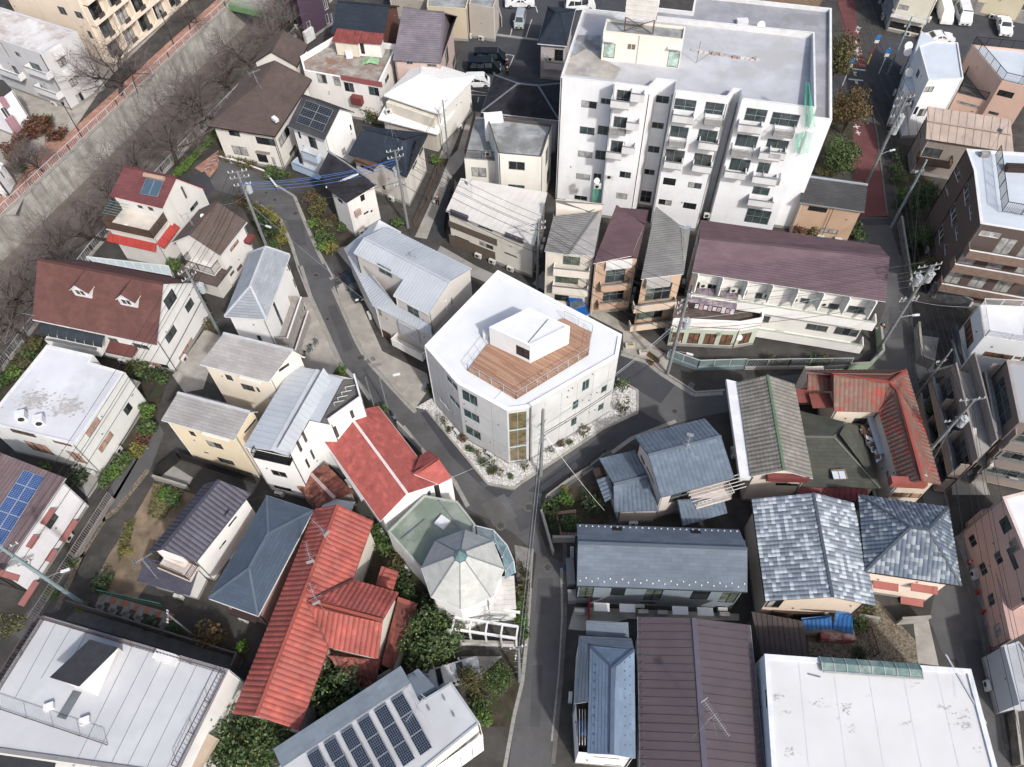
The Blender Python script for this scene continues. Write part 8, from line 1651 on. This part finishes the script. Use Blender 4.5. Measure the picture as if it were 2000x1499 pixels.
# bare cherry trees along the river
def bare_tree(seed, R=1.0, twigs=5):
 rd = random.Random(seed); wood = MB(); tw = MB()
 def grow(p, d, L, r, lev):
  n = 3; pts = [p]; q = p
  for i in range(n):
   d = (d + Vector((rd.gauss(0, .16), rd.gauss(0, .16), rd.gauss(.02, .1)))).normalized(); q = q + d*L/n; pts.append(q)
  if lev >= 3: tw.tube(pts, [r, r*.8, r*.6, r*.3], 3, cap=False)
  else: wood.tube(pts, [r, r*.9, r*.78, r*.66], 6 if lev < 2 else 4, cap=False)
  if lev >= 5: return
  kids = (5, 5, 5, 4, 3)[lev]
  for i in range(kids):
   t = rd.uniform(.35, 1.0); b = pts[0] + (pts[-1]-pts[0])*t if lev else pts[-1]
   ax = Vector((rd.gauss(0, 1), rd.gauss(0, 1), rd.gauss(0, .55))); nd = (d*(.75 if lev else .35) + ax.normalized()*(.75 if lev else .9)); nd.z = max(nd.z, -.12) + (.22 if lev == 0 else .04); grow(b, nd.normalized(), L*rd.uniform(.62, .85) if lev else L*1.3, r*.49, lev+1)
 grow(Vector((0, 0, -.1)), Vector((rd.gauss(0, .1), rd.gauss(0, .1), 1)).normalized(), 2.1, .24, 0)
 return wood.mesh('trunk', BARK), tw.mesh('branches', TWIG)
TV = [bare_tree(s_) for s_ in (3, 8, 14)]
def along(line, y):
 for (x0, y0), (x1, y1) in zip(line, line[1:]):
  if y0 <= y <= y1: return x0 + (x1-x0)*(y-y0)/(y1-y0)
spots = [(52, 1.0), (57, -.8), (62.5, .6), (67.5, 1.0), (72, -.5), (76.5, .8), (81, .3), (85.5, 1.0), (90, -.3), (94.5, .8), (99.5, .4), (104.5, 1.0), (110, .5), (47, .6)]
for i, (y, jit) in enumerate(sorted(spots)):
 x = along(NEAR, y); c = Vector((x + .9 + jit*.3, y, 0)); o = empty('bare_tree', tuple(c), 'bare cherry tree on the near river bank, %s counting up from the left edge' % ORD[i], 'tree', 'bare trees on the near river bank'); a, b = TV[i % 3]; s_ = PR.uniform(1.05, 1.3); rz = PR.uniform(0, 6.28)
 for nm, me in (('trunk', a), ('branches', b)): k = put(nm, me, o, (c.x, c.y, 0), rz, s_);
 o.rotation_euler = (0, -.38, 0)
for i, (px, s_, lab) in enumerate((('p236,186', 1.35, 'big bare pollard tree on the brick path across the river'), ('p85,335', .7, 'small bare tree beside the brick plaza across the river'), ('p372,60', .6, 'small bare tree beside the cream apartments across the river'), ('p70,325', .55, 'pale bare shrub tree before the red hedge'))):
 c = W(px); o = empty('bare_tree', tuple(c), lab, 'tree'); a, b = TV[i % 3]; rz = PR.uniform(0, 6.28)
 for nm, me in (('trunk', a), ('branches', b)): put(nm, me, o, tuple(c), rz, s_)
# ================================================================== fences, walls and railings
def fence(pts, h, m, label, style='bars', base=0.0, bm=None, name='fence', z0=0.0, gap=.16):
 P = WS(pts) if isinstance(pts, str) else [Vector((x, y, 0)) for x, y in pts]; o = empty(name, (P[0].x, P[0].y, 0), label, 'wall' if style == 'wall' else 'fence')
 if style == 'wall':
  mb = MB()
  for a, b in zip(P, P[1:]): mb.beam(a + Vector((0, 0, h/2)), b + Vector((0, 0, h/2)), .16, h)
  mb.build('wall', m, o); mb = MB()
  for a, b in zip(P, P[1:]): mb.beam(a + Vector((0, 0, h+.03)), b + Vector((0, 0, h+.03)), .22, .06)
  mb.build('coping', bm or KERB, o); return o
 if base:
  mb = MB()
  for a, b in zip(P, P[1:]): mb.beam(a + Vector((0, 0, base/2)), b + Vector((0, 0, base/2)), .18, base)
  mb.build('base', bm or CONC, o)
 post = MB(); bars = MB()
 for a, b in zip(P, P[1:]):
  L = (b-a).length; n = max(1, round(L/1.9))
  for i in range(n+1): c = a + (b-a)*i/n; post.beam(c + Vector((0, 0, base)), c + Vector((0, 0, h)), .07, .07)
  post.beam(a + Vector((0, 0, h)), b + Vector((0, 0, h)), .07, .05); post.beam(a + Vector((0, 0, base+.1)), b + Vector((0, 0, base+.1)), .04, .04)
  if style == 'panel':
   for i in range(n):
    mb = MB(); c, e = a + (b-a)*(i+.04)/n, a + (b-a)*(i+.96)/n; mb.beam(c + Vector((0, 0, (h+base)/2)), e + Vector((0, 0, (h+base)/2)), .02, h-base-.2); mb.build('panel', bm, o)
  else:
   k = max(1, int(L/gap))
   for i in range(1, k): c = a + (b-a)*i/k; bars.beam(c + Vector((0, 0, base+.1)), c + Vector((0, 0, h)), .025, .025)
 post.build('posts', m, o); bars.build('bars', m, o, kind='stuff'); return o
fence([(x, y) for x, y in offs(FAR, .1) if 60 < y < 130] and [(-75, 43)] + [p_ for p_ in offs(FAR, .1) if 60 < p_[1] < 121] + [(-33, 142)], 1.3, paint('#d3d6da', .5), 'white railing along the far river bank beside the brick path', base=.25, gap=.3, name='river_railing'); fence([(-62, 26)] + [p_ for p_ in offs(NEAR, -.15) if 40 < p_[1] < 112] + [(-24, 128)], 1.3, paint('#c3c9cd', .5), 'pale railing along the near river bank behind the bare trees', base=.2, gap=.3, name='river_railing')
GLF = mat('fence_glass', '#7f9496', .15, 'plain', .1, 1.0)
fence('g905,605 g1082,668 g1355,660', 1.7, paint('#c9cfca', .5), 'frosted glass panel fence before the purple roofed building', 'panel', .5, GLF); fence('g1360,665 k110,660 k470,655', 1.7, paint('#b9c1c4', .5), 'grey mesh fence right of the glass fence below the purple roof', 'bars', .4, CONC)
fence('k640,440 k655,590 k580,662 k460,668', 1.1, paint('#9fb89a', .6), 'pale green low fence at the right end of the purple roofed building', 'wall'); fence('k930,225 k1150,330', 2.0, mat('stone_blocks', '#7f8082', .9, 'wall', .2, 2.0), 'rough stone wall below the dark brown apartments', 'wall'); fence('d760,1310 k830,260', 1.2, mat('stone_blocks', ''), 'long stone wall along the street before the dark brown apartments', 'wall')
fence('p1057,1004 p1080,1085', .9, CONC, 'low concrete garden wall at the crossing', 'wall'); fence('p1062,990 p1066,972 p1112,938 p1150,915 p1180,890', 1.3, DARKF, 'dark bar fence on a low wall along the corner garden', 'bars', .5, CONC); fence('o235,180 o365,180', 1.2, CONC, 'short concrete wall beside the dark row house', 'wall')
fence('p432,314 p470,324 p520,343 p544,374', .7, mat('wall_brick_grey', '#7a6a64', .9, 'wall', .15), 'low brown wall with white cap below the brown hipped house', 'wall', bm=WHITE); fence('p1785,645 p1790,710 p1815,720', 1.4, CONC, 'concrete wall round the yard at the right hand street', 'wall'); fence('k880,740 k1060,690', 1.6, CONC, 'pale concrete wall beside the brown tiled building', 'wall')
fence('e0,680 e220,390', 1.2, DARKF, 'dark bar fence behind the white flat roof on the left', 'bars', .3); fence('e925,1300 e1060,1190 e1499,1330', 1.4, DARKF, 'dark fence behind the yellowish cream house', 'panel', .2, DARKF); fence('e910,1310 e1110,1370', .8, CONC, 'pale low wall before the dark slate house', 'wall'); fence('m590,480 m960,560', .9, paint('#4a8a72', .6), 'green net fence at the bottom of the earth yard', 'bars', gap=.4)
fence('b1160,1080 b1100,1400', 1.6, DARKF, 'dark fence between the concrete lane and the ribbed roof house', 'panel', .1, mat('dark_panel', '#2e2d30', .7)); fence('b1120,930 b1060,1020 b1000,1180 b930,1330', 1.0, mat('old_timber', ''), 'old low timber fence along the concrete lane', 'bars', gap=.25); fence('c-60,160 c-80,90', 1.5, CONC, 'concrete wall beside the car park at the top', 'wall') ; fence('d1060,40 d1200,80 d1499,140', 1.8, CONC, 'pale concrete wall behind the car park at the upper right', 'wall'); fence('q640,640 q520,620', .6, CONC, 'low wall by the gravel yard', 'wall'); fence('q745,660 q910,650', 1.5, CONC, 'pale free standing wall in the gravel yard', 'wall'); fence('q575,700 q620,850', 1.2, mat('rusty_gate', '#5c4038', .8), 'rusty bar gate in the gravel yard', 'bars', gap=.2); fence('q1310,790 q1400,1140 q1440,1499', 1.2, mat('mossy_concrete', '#7b776f', .9, 'wall', .25, 1.2, col2='#55524a'), 'mossy wall along the right hand street', 'wall')
fence('n1200,780 o20,790', 1.0, WHITE, 'white low wall with balusters under the pergola', 'wall'); fence('f835,1010 f980,1165', 1.3, WHITE, 'white wall beside the red gable roof', 'wall'); fence('f640,850 f620,870', 1.0, CONC, 'short wall left of the red gable roof', 'wall') if False else None
# stepping slabs in the shaded yard: grey and red, each its own piece
o = empty('slab_path', tuple(W('m800,560')), 'row of grey and red paving slabs in the shaded yard', 'path'); sm = MB(); sm.abox(-.3, .3, -.3, .3, 0, .05); SM = [sm.mesh('slab', mat('slab_grey', '#8b8882', .9, 'wall', .15, 2.0)), sm.mesh('slab', mat('slab_red', '#a5705a', .9, 'wall', .15, 2.0))]
for i in range(13):
 c = W('m%f,%f' % (600 + i*33, 505 + i*9.5)); put('slab', SM[1 if i % 2 == 0 and i > 0 else 0], o, (c.x, c.y, .01), -.28)
for i in range(12): c = W('m%f,%f' % (585 + (i % 6)*75, 545 + (i % 6)*22 + (i//6)*26)); put('slab', SM[0], o, (c.x, c.y, .008), -.28, (1.1, 1.1, 1))
o = empty('brick_border', tuple(W('p1100,1010')), 'pink brick border round a bed in the corner garden', 'border'); bk = MB(); bk.abox(-.13, .13, -.07, .07, 0, .1); BK = bk.mesh('brick', mat('pink_brick', '#c09a88', .9, 'wall', .15, 3.0))
for a, b in (('p1086,1002', 'p1122,998'), ('p1086,1002', 'p1096,1042'), ('p1096,1042', 'p1124,1043')):
 a, b = W(a), W(b); n = int((b-a).length/.28)
 for i in range(n+1): c = a + (b-a)*i/max(1, n); put('brick', BK, o, (c.x, c.y, .01), math.atan2(b.y-a.y, b.x-a.x) + random.uniform(-.1, .1)); put('brick', BK, o, (c.x + .02, c.y - .16, .01), math.atan2(b.y-a.y, b.x-a.x) + random.uniform(-.1, .1))
# ================================================================== vehicles
TYRE = paint('#161616', .9); RIM = paint('#a9adb0', .3, .8); CGL = glassm('car_glass', (.03, .04, .045)); HL = paint('#dfe6ea', .15); TLAMP = paint('#8a1515', .3)
def car(px, yaw, kind, col, label, group=None, z=0.0, cover=False):
 L, Wd, prof, roofy = dict(sedan=(4.6, 1.75, [(-2.3, .35), (-2.3, .85), (-2.1, .98), (-1.35, 1.02), (-.75, 1.42), (.35, 1.44), (1.05, 1.0), (2.05, .85), (2.3, .7), (2.3, .3)], None),
  van=(4.7, 1.75, [(-2.35, .35), (-2.35, 1.05), (-2.25, 1.9), (-2.0, 1.97), (1.1, 1.95), (1.35, 1.85), (1.95, 1.1), (2.3, .95), (2.35, .7), (2.35, .3)], None),
  kei=(3.4, 1.48, [(-1.7, .3), (-1.7, 1.0), (-1.62, 1.78), (-1.4, 1.86), (.75, 1.86), (.95, 1.78), (1.4, 1.05), (1.65, .9), (1.7, .65), (1.7, .28)], None))[kind]
 c = W(px); o = empty('parked_car', (c.x, c.y, z), label, 'car' if kind == 'sedan' else 'van', group); o.rotation_euler = (0, 0, yaw); o['_o'] = [0, 0, 0]
 zb = .95 if kind == 'sedan' else 1.0
 def sec(x, zz, inset): return inset
 mb = MB(); hw = Wd/2; n = len(prof); pts = []
 for s_ in (-1, 1): pts.append([Vector((x, s_*(hw if zz <= zb+.05 else hw - .16*min(1, (zz-zb)/.5)), zz)) for x, zz in prof])
 for i in range(n-1): mb.face([pts[0][i], pts[0][i+1], pts[1][i+1], pts[1][i]])
 for s_ in (0, 1): mb.face(pts[s_])
 mb.face([pts[0][0], pts[1][0], pts[1][-1], pts[0][-1]])
 body = mb.build('cover' if cover else 'body', paint(col, .9 if cover else .25), o); bv = body.modifiers.new('bevel', 'BEVEL'); bv.width = .07; bv.segments = 2
 if cover:
  bv.width = .2; bv.segments = 3; k = MB()
  for x in (-L*.31, L*.31): k.tube([(x, -hw-.02, .3), (x, hw+.02, .3)], .3, 12)
  k.build('wheels', TYRE, o); return o
 top = max(zz for _, zz in prof); ix = [i for i, (x, zz) in enumerate(prof) if zz > top - .12]; xr, xf = prof[ix[0]][0], prof[ix[-1]][0]; fx = prof[ix[-1]+1][0]; fz = prof[ix[-1]+1][1]
 def quad(nm, p, m_, off=.012):
  k = MB(); nn = (p[1]-p[0]).cross(p[2]-p[0]).normalized(); cc = sum(p, Vector())/4;
  if nn.dot(cc - Vector((0, 0, .8))) < 0: nn = -nn
  k.face([q + nn*off for q in p]); k.build(nm, m_, o)
 yi = hw - .16*min(1, (top-zb)/.5); lx = lambda t, a, b: a + (b-a)*t
 a0, a1 = Vector((xf, yi, prof[ix[-1]][1])), Vector((fx, hw-.02, fz)); m0 = lambda t, y: Vector((lx(t, a0.x, a1.x), y, lx(t, a0.z, a1.z)))
 quad('windscreen', [m0(.08, -yi+.1), m0(.08, yi-.1), m0(.9, hw-.16), m0(.9, -hw+.16)], CGL)
 rx = prof[ix[0]-1]; b0 = Vector((xr, 0, prof[ix[0]][1])); b1 = Vector((rx[0], 0, max(rx[1], zb))); mr = lambda t, y: Vector((lx(t, b0.x, b1.x), y, lx(t, b0.z, b1.z))); quad('rear_window', [mr(.1, -yi+.12), mr(.1, yi-.12), mr(.85, hw-.2), mr(.85, -hw+.2)], CGL)
 for s_ in (-1, 1):
  x0, x1 = xr + .12, fx - .12; nw = 2 if kind == 'sedan' else 3
  for j in range(nw):
   u0, u1 = x0 + (x1-x0)*j/nw + .05, x0 + (x1-x0)*(j+1)/nw - .05; zt = top - .14; zl = zb + .08; yt, yb = s_*(hw - .16*min(1, (zt-zb)/.5)), s_*(hw - .16*min(1, (zl-zb)/.5)); u1t = u1 if j < nw-1 else min(u1, xf + .02); u0t = u0 if (j or kind != 'sedan') else u0 + .3
   quad('side_window', [Vector((u0, yb, zl)), Vector((u1, yb, zl)), Vector((u1t, yt, zt)), Vector((u0t, yt, zt))], CGL)
  for x in (L*.31, -L*.31):
   k = MB(); r_ = .31; k.tube([(x, s_*(hw-.2), r_), (x, s_*(hw+.02), r_)], r_, 14); t_ = k.build('wheel', TYRE, o); k = MB(); k.tube([(x, s_*(hw-.05), r_), (x, s_*(hw+.03), r_)], r_*.6, 12); k.build('rim', RIM, t_)
  k = MB(); k.abox(L/2-.12, L/2+.015, min(s_*(hw-.5), s_*(hw-.12)), max(s_*(hw-.5), s_*(hw-.12)), .62, .8); k.build('headlight', HL, o); k = MB(); k.abox(-L/2-.015, -L/2+.05, min(s_*(hw-.3), s_*(hw-.1)), max(s_*(hw-.3), s_*(hw-.1)), .65, .95); k.build('tail_light', TLAMP, o); k = MB(); k.abox(fx-.35, fx-.2, min(s_*hw, s_*(hw+.18)), max(s_*hw, s_*(hw+.18)), zb+.05, zb+.2); k.build('mirror', paint(col, .25), o)
 k = MB(); k.abox(L/2-.02, L/2+.02, -.5, .5, .35, .55); k.build('grille', DARKF, o); k = MB(); k.abox(L/2-.01, L/2+.03, -.17, .17, .38, .53); k.build('number_plate', paint('#e3c23a' if kind == 'kei' else '#e4e6e2', .5), o)
 return o
car('p1015,12', .0, 'sedan', '#eef0f2', 'white saloon car with blue side stripe parked at the top car park'); car('p1016,48', -1.72, 'kei', '#aab2b6', 'silver microvan facing the viewer in the top car park'); car('p1132,18', .1, 'van', '#eceeef', 'white minivan beside the navy hipped roof at the top edge'); car('p957,122', -.05, 'van', '#10161c', 'upper of two black vans side by side in the small car park'); car('p946,140', -.05, 'van', '#10161c', 'lower of two black vans side by side in the small car park'); car('p934,168', .0, 'kei', '#eef0f1', 'white microvan below the two black vans')
car('p1841,35', -1.75, 'van', '#e9ebee', 'van under a white cover in the car park at the upper right', cover=True); car('p1877,37', -1.75, 'van', '#e6e8ec', 'white minivan beside the covered van at the upper right'); car('p1957,58', -1.8, 'sedan', '#f0f1f3', 'white car standing alone in the upper right car park'); car('p1828,82', .05, 'sedan', '#eceef2', 'white car half hidden behind the angular white house'); car('p1122,600', -1.3, 'sedan', '#1d5ea8', 'blue car under the balcony of the beige narrow house'); car('p694,565', -1.1, 'sedan', '#2a3138', 'dark car beside the pale grey metal roofed house'); car('p920,35', -1.75, 'kei', '#b3c3c8', 'small car under a pale blue cover at the top', cover=True); car('p885,1322', .25, 'sedan', '#d8dadc', 'white car half hidden between solar roof and garden')
# ================================================================== small street things
def bike(px, yaw, label):
 c = W(px); o = empty('bicycle', (c.x, c.y, 0), label, 'bicycle'); o.rotation_euler = (0, .12, yaw); o['_o'] = [0, 0, 0]
 for x in (-.52, .52):
  mb = MB(); mb.tube([(x + .31*math.cos(t*PI/8), 0, .33 + .31*math.sin(t*PI/8)) for t in range(17)], .022, 5, cap=False)
  for t in range(8): mb.beam((x, 0, .33), (x + .3*math.cos(t*PI/4), 0, .33 + .3*math.sin(t*PI/4)), .008, .008)
  mb.build('wheel', TYRE, o)
 mb = MB()
 for a, b in (((-.52, 0, .33), (-.15, 0, .32)), ((-.15, 0, .32), (-.25, 0, .78)), ((-.22, 0, .66), (.36, 0, .72)), ((-.15, 0, .32), (.38, 0, .66)), ((-.52, 0, .33), (-.23, 0, .7)), ((.52, 0, .33), (.35, 0, .92))): mb.tube([a, b], .02, 5)
 mb.build('frame', paint('#3b4046', .4), o); mb = MB(); mb.tube([(.33, -.27, .98), (.36, 0, .95), (.33, .27, .98)], .018, 5); mb.build('handlebar', ALU, o); mb = MB(); mb.abox(-.38, -.12, -.08, .08, .79, .85); mb.build('saddle', BLACK, o); mb = MB(); mb.abox(.42, .72, -.17, .17, .72, .96); mb.build('basket', STEEL, o)
bike('f300,585', .9, 'bicycle standing before the white house with slatted balconies, left one'); bike('f335,545', .9, 'bicycle standing before the white house with slatted balconies, right one'); bike('f800,945', -1.0, 'bicycle parked beside the red gable roof')
def vending(px, yaw, col, label):
 c = W(px); o = empty('vending_machine', (c.x, c.y, 0), label, 'vending machine', 'vending machines'); o.rotation_euler = (0, 0, yaw); o['_o'] = [0, 0, 0]; mb = MB(); mb.abox(-.5, .5, -.38, .38, 0, 1.85); mb.build('cabinet', paint(col, .4), o); mb = MB(); mb.abox(-.42, .42, -.4, -.383, .85, 1.75); w_ = mb.build('display_window', paint('#c9d6de', .2), o)
 for r_ in range(3):
  for i in range(8): mb = MB(); x = -.36 + i*.1; mb.tube([(x, -.415, .92 + r_*.28), (x, -.415, 1.1 + r_*.28)], .035, 6); mb.build('drink', paint(('#a82a2a', '#d8d8d8', '#2a3a78', '#b59a3a')[(i + r_) % 4], .4), w_)
 mb = MB(); mb.abox(-.3, .3, -.4, -.383, .2, .4); mb.build('delivery_slot', BLACK, o)
vending('p1897,1042', -1.35, '#b3202c', 'red vending machine by the pink building'); vending('p1907,1066', -1.35, '#e9ebee', 'white vending machine by the pink building')
for px, lab in (('p1893,1100', 'red and white traffic cone nearest the vending machines'), ('p1907,1158', 'red traffic cone, second along the pink building pavement'), ('p1918,1196', 'red traffic cone, third along the pink building pavement'), ('p1937,1268', 'red traffic cone, last and lowest along the pink building pavement')):
 c = W(px); o = empty('traffic_cone', (c.x, c.y, 0), lab, 'traffic cone', 'red traffic cones'); mb = MB(); mb.abox(c.x-.2, c.x+.2, c.y-.2, c.y+.2, .03, .07); mb.build('base', paint('#8f1a1c', .6), o); mb = MB(); mb.tube([(c.x, c.y, .07), (c.x, c.y, .75)], [.15, .03], 12); mb.build('cone', paint('#c8202a', .5), o)
 if 'white' in lab: mb = MB(); mb.tube([(c.x, c.y, .3), (c.x, c.y, .42)], [.122, .104], 12); mb.build('stripe', WHITE, o)
# street lamps on the river path, signs, barriers
for i, (b, h_) in enumerate((('p340,88', 5.0), ('p160,268', 5.0), ('p22,386', 5.0), ('p385,46', 5.0))):
 c = W(b); o = empty('street_lamp', (c.x, c.y, 0), 'slim brown street lamp on the brick river path, ' + ('third', 'second', 'first', 'fourth')[i] + ' from the left edge', 'street lamp', 'river path lamps'); mb = MB(); mb.tube([c, c + Vector((0, 0, h_))], [.07, .05], 8); mb.build('post', BROWN, o); mb = MB(); mb.tube([c + Vector((0, 0, h_)), c + Vector((0, 0, h_+.35))], [.12, .2], 8); mb.build('lamp_head', DARKF, o)
for b, h_, cl, lab in (('p1694,126', 4.6, '#d8562e', 'orange and yellow banded post with signs at the red road crossing'), ('p1716,145', 4.0, '#dfe6ea', 'white post with blue sign in the small car park'), ('p1645,168', 4.2, '#e6e9ec', 'white sign post under the olive tree at the red road crossing')):
 c = W(b); o = empty('sign_post', (c.x, c.y, 0), lab, 'sign'); mb = MB(); mb.tube([c, c + Vector((0, 0, h_))], .06, 8); mb.build('post', paint(cl, .5), o); mb = MB(); mb.box(c + Vector((0, -.08, h_-.4)), Vector((.35, 0, 0)), Vector((0, .02, 0)), Vector((0, 0, .3))); mb.build('sign_plate', paint('#2a7fc4', .4), o); mb = MB(); mb.box(c + Vector((0, -.08, h_-1.05)), Vector((.32, 0, 0)), Vector((0, .02, 0)), Vector((0, 0, .22))); mb.build('sign_plate', WHITE, o)
 if 'banded' in lab: mb = MB(); mb.tube([c, c + Vector((0, 0, 1.6))], .085, 8); mb.build('band', paint('#d9c12e', .5), o)
for i, b in enumerate(('p407,338', 'p412,330', 'p420,322', 'p426,314')):
 c = W(b); mb = MB(); mb.tube([c + Vector((-.35, -.25, 0)), c + Vector((-.35, -.25, .75)), c + Vector((.35, .25, .75)), c + Vector((.35, .25, 0))], .045, 6); single('barrier', mb, STEEL, 'steel U shaped barrier at the paved entrance, %s from the lane' % ORD[i], 'barrier', 'U shaped barriers')
for i, (q, lab) in enumerate((('o340,370', 'grey storage bins along the left end of the dark row house'), ('o348,510', 'pale meter box at the left end of the dark row house'))):
 c = W(q); mb = MB(); mb.abox(c.x-.35, c.x+.35, c.y-(1.2 if i == 0 else .5), c.y+(1.2 if i == 0 else .5), 0, .9); single('storage_box', mb, paint('#8f8f8d', .6), lab, 'box')
c = W('o335,335'); mb = MB(); rr = random.Random(2)
for i in range(12): a, b = i*PI/6, (i+1)*PI/6; mb.face([(c.x, c.y, .75), (c.x + .5*math.cos(a), c.y + .4*math.sin(a), .45 + .1*rr.random()), (c.x + .5*math.cos(b), c.y + .4*math.sin(b), .45)]); mb.face([(c.x + .5*math.cos(a), c.y + .4*math.sin(a), .45), (c.x + .5*math.cos(b), c.y + .4*math.sin(b), .45), (c.x + .55*math.cos(b), c.y + .45*math.sin(b), 0), (c.x + .55*math.cos(a), c.y + .45*math.sin(a), 0)])
single('tarpaulin', mb, paint('#1d3f86', .6), 'blue tarpaulin bundle at the corner of the dark row house', 'tarpaulin')
for i in range(6):
 c = W('o%d,%d' % (350, 222 + i*14)); mb = MB(); mb.tube([(c.x, c.y, 0), (c.x, c.y, .28)], [.13, .18], 10); single('flower_pot', mb, paint('#dedcd6', .7), 'white flower pot in the row beside the dark row house, %s from the top' % ORD[i], 'flower pot', 'white pots beside the dark row house')
for i, q in enumerate(('g690,533', 'g770,573')):
 c = W(q); o = empty('planter', (c.x, c.y, 0), 'stone trough planter on the pavement right of the concrete building, ' + ('left', 'right') [i] + ' one', 'planter'); mb = MB(); mb.abox(c.x-.5, c.x+.5, c.y-.25, c.y+.25, 0, .4); k = mb.build('trough', paint('#d3cbb8', .8), o); k.rotation_euler = (0, 0, 0); put('plants', crown('yellow', LY, 380, .10, 0, 9), o, (c.x, c.y, .45), 0, (.45, .2, .18))
for i in range(7):
 c = W('g%d,%d' % (800 + (i*13) % 60, 585 + i*9)); o = empty('flower_pot', (c.x, c.y, 0), 'terracotta pot in the cluster by the transformer pole, %s from the kerb' % ORD[i], 'flower pot', 'terracotta pots by the transformer pole'); mb = MB(); mb.tube([(c.x, c.y, 0), (c.x, c.y, .35)], [.16, .22], 10); mb.build('pot', paint('#9b5a44', .8), o); put('plant', crown('green', LG, 420, .12, 0, 9), o, (c.x, c.y, .5), i, (.22, .22, .2))
def person(px, yaw, coat, trousers, label, bag=None, z=0.0):
 c = W(px, z); o = empty('person', (c.x, c.y, z), label, 'person'); o.rotation_euler = (0, 0, yaw); o['_o'] = [0, 0, 0]
 import bmesh
 SKN = mat('skin', '#c99f86', .6, 'plain', .03); HAIR = mat('hair', '#1d1714', .7, 'plain', .1)
 def mk(name, verts, edges, m_, sub=1):
  bm = bmesh.new(); lay = bm.verts.layers.skin.verify(); vs = []
  for i, v in enumerate(verts):
   q = bm.verts.new(v[:3]); q[lay].radius = (v[3], v[4] if len(v) > 4 else v[3]); q[lay].use_root = i == 0; vs.append(q)
  for a, b in edges: bm.edges.new((vs[a], vs[b]))
  me = bpy.data.meshes.new(name); bm.to_mesh(me); bm.free(); me.materials.append(m_); k = bpy.data.objects.new(name, me); COL.objects.link(k); k.parent = o
  s1_ = k.modifiers.new('skin', 'SKIN'); s1_.use_smooth_shade = True; s2_ = k.modifiers.new('sub', 'SUBSURF'); s2_.levels = s2_.render_levels = sub; return k
 # body: pelvis, spine, neck, head; arms to hands; legs to feet
 V = [(0, 0, .95, .13, .1), (0, 0, 1.2, .13, .1), (0, 0, 1.4, .15, .09), (0, 0, 1.5, .055), (.02, 0, 1.6, .085, .075), (.02, 0, 1.7, .075)]
 E = [(0, 1), (1, 2), (2, 3), (3, 4), (4, 5)]
 for s_ in (-1, 1):
  st = .16*s_; k = len(V); V += [(0, s_*.2, 1.38, .055), (-.05*s_, s_*.24, 1.1, .045), (.12 + .1*s_, s_*.23, .88, .035), (.16 + .1*s_, s_*.22, .78, .035, .02), (0, s_*.1, .88, .085), (st*.6, s_*.1, .5, .06), (st, s_*.1, .1, .045), (st + .14, s_*.1, .05, .04)]
  E += [(2, k), (k, k+1), (k+1, k+2), (k+2, k+3), (0, k+4), (k+4, k+5), (k+5, k+6), (k+6, k+7)]
 mk('body', V, E, SKN)
 cv = [(0, 0, .92, .17, .13), (0, 0, 1.2, .155, .12), (0, 0, 1.42, .17, .105)]; ce = [(0, 1), (1, 2)]
 for s_ in (-1, 1): k = len(cv); cv += [(0, s_*.2, 1.4, .075), (-.05*s_, s_*.24, 1.1, .062), (.11 + .1*s_, s_*.23, .9, .055)]; ce += [(2, k), (k, k+1), (k+1, k+2)]
 mk('coat', cv, ce, paint(coat, .9)); tv = [(0, 0, .95, .15, .12)]; te = []
 for s_ in (-1, 1): st = .16*s_; k = len(tv); tv += [(0, s_*.1, .85, .1), (st*.6, s_*.1, .5, .075), (st, s_*.1, .12, .06)]; te += [(0, k), (k, k+1), (k+1, k+2)]
 mk('trousers', tv, te, paint(trousers, .9)); mk('hair', [(-.01, 0, 1.66, .09, .085), (-.01, 0, 1.74, .085)], [(0, 1)], HAIR)
 if bag: mb = MB(); mb.abox(.02, .12, .28, .5, .45, .78); mb.build('bag', paint(bag, .8), o)
person('p855,401', 1.9, '#75665f', '#22252c', 'person in a brown coat walking up the concrete lane with a white bag', '#e8e6e2'); person('p1716,650', .8, '#151517', '#1a1a1c', 'person in black walking beside the purple roofed building'); person('p991,134', 2.6, '#2e2426', '#1c1c20', 'person in dark clothes standing in front of the upper black van'); person('p991,149', 1.6, '#15161a', '#15161a', 'person in black standing in front of the lower black van')
# footbridge over the river at the top
A, B = W('p452,14'), W('p578,42'); d = (B-A).normalized(); n = Vector((-d.y, d.x, 0)); n = n if n.y > 0 else -n; o = empty('footbridge', tuple(A), 'green sided footbridge over the river at the top', 'bridge'); mb = MB(); mb.box((A+B)/2 + n*2 + Vector((0, 0, -.2)), (B-A)*.6, n*2, Vector((0, 0, .25))); mb.build('deck', CONC, o)
for s_ in (0, 4): mb = MB(); c = (A+B)/2 + n*s_; mb.box(c + Vector((0, 0, -.15)), (B-A)*.6, n*.08, Vector((0, 0, .45))); mb.build('girder', paint('#6f9a6a', .6), o); mb = MB(); rail_into(mb, A - d*2 + n*s_, B + d*2 + n*s_, .3, 1.1, .2, .03); mb.build('railing', paint('#8fae86', .6), o)
# ------------------------------------------------------------------ tidy up
for o in bpy.data.objects:
 if '_o' in o: del o['_o']
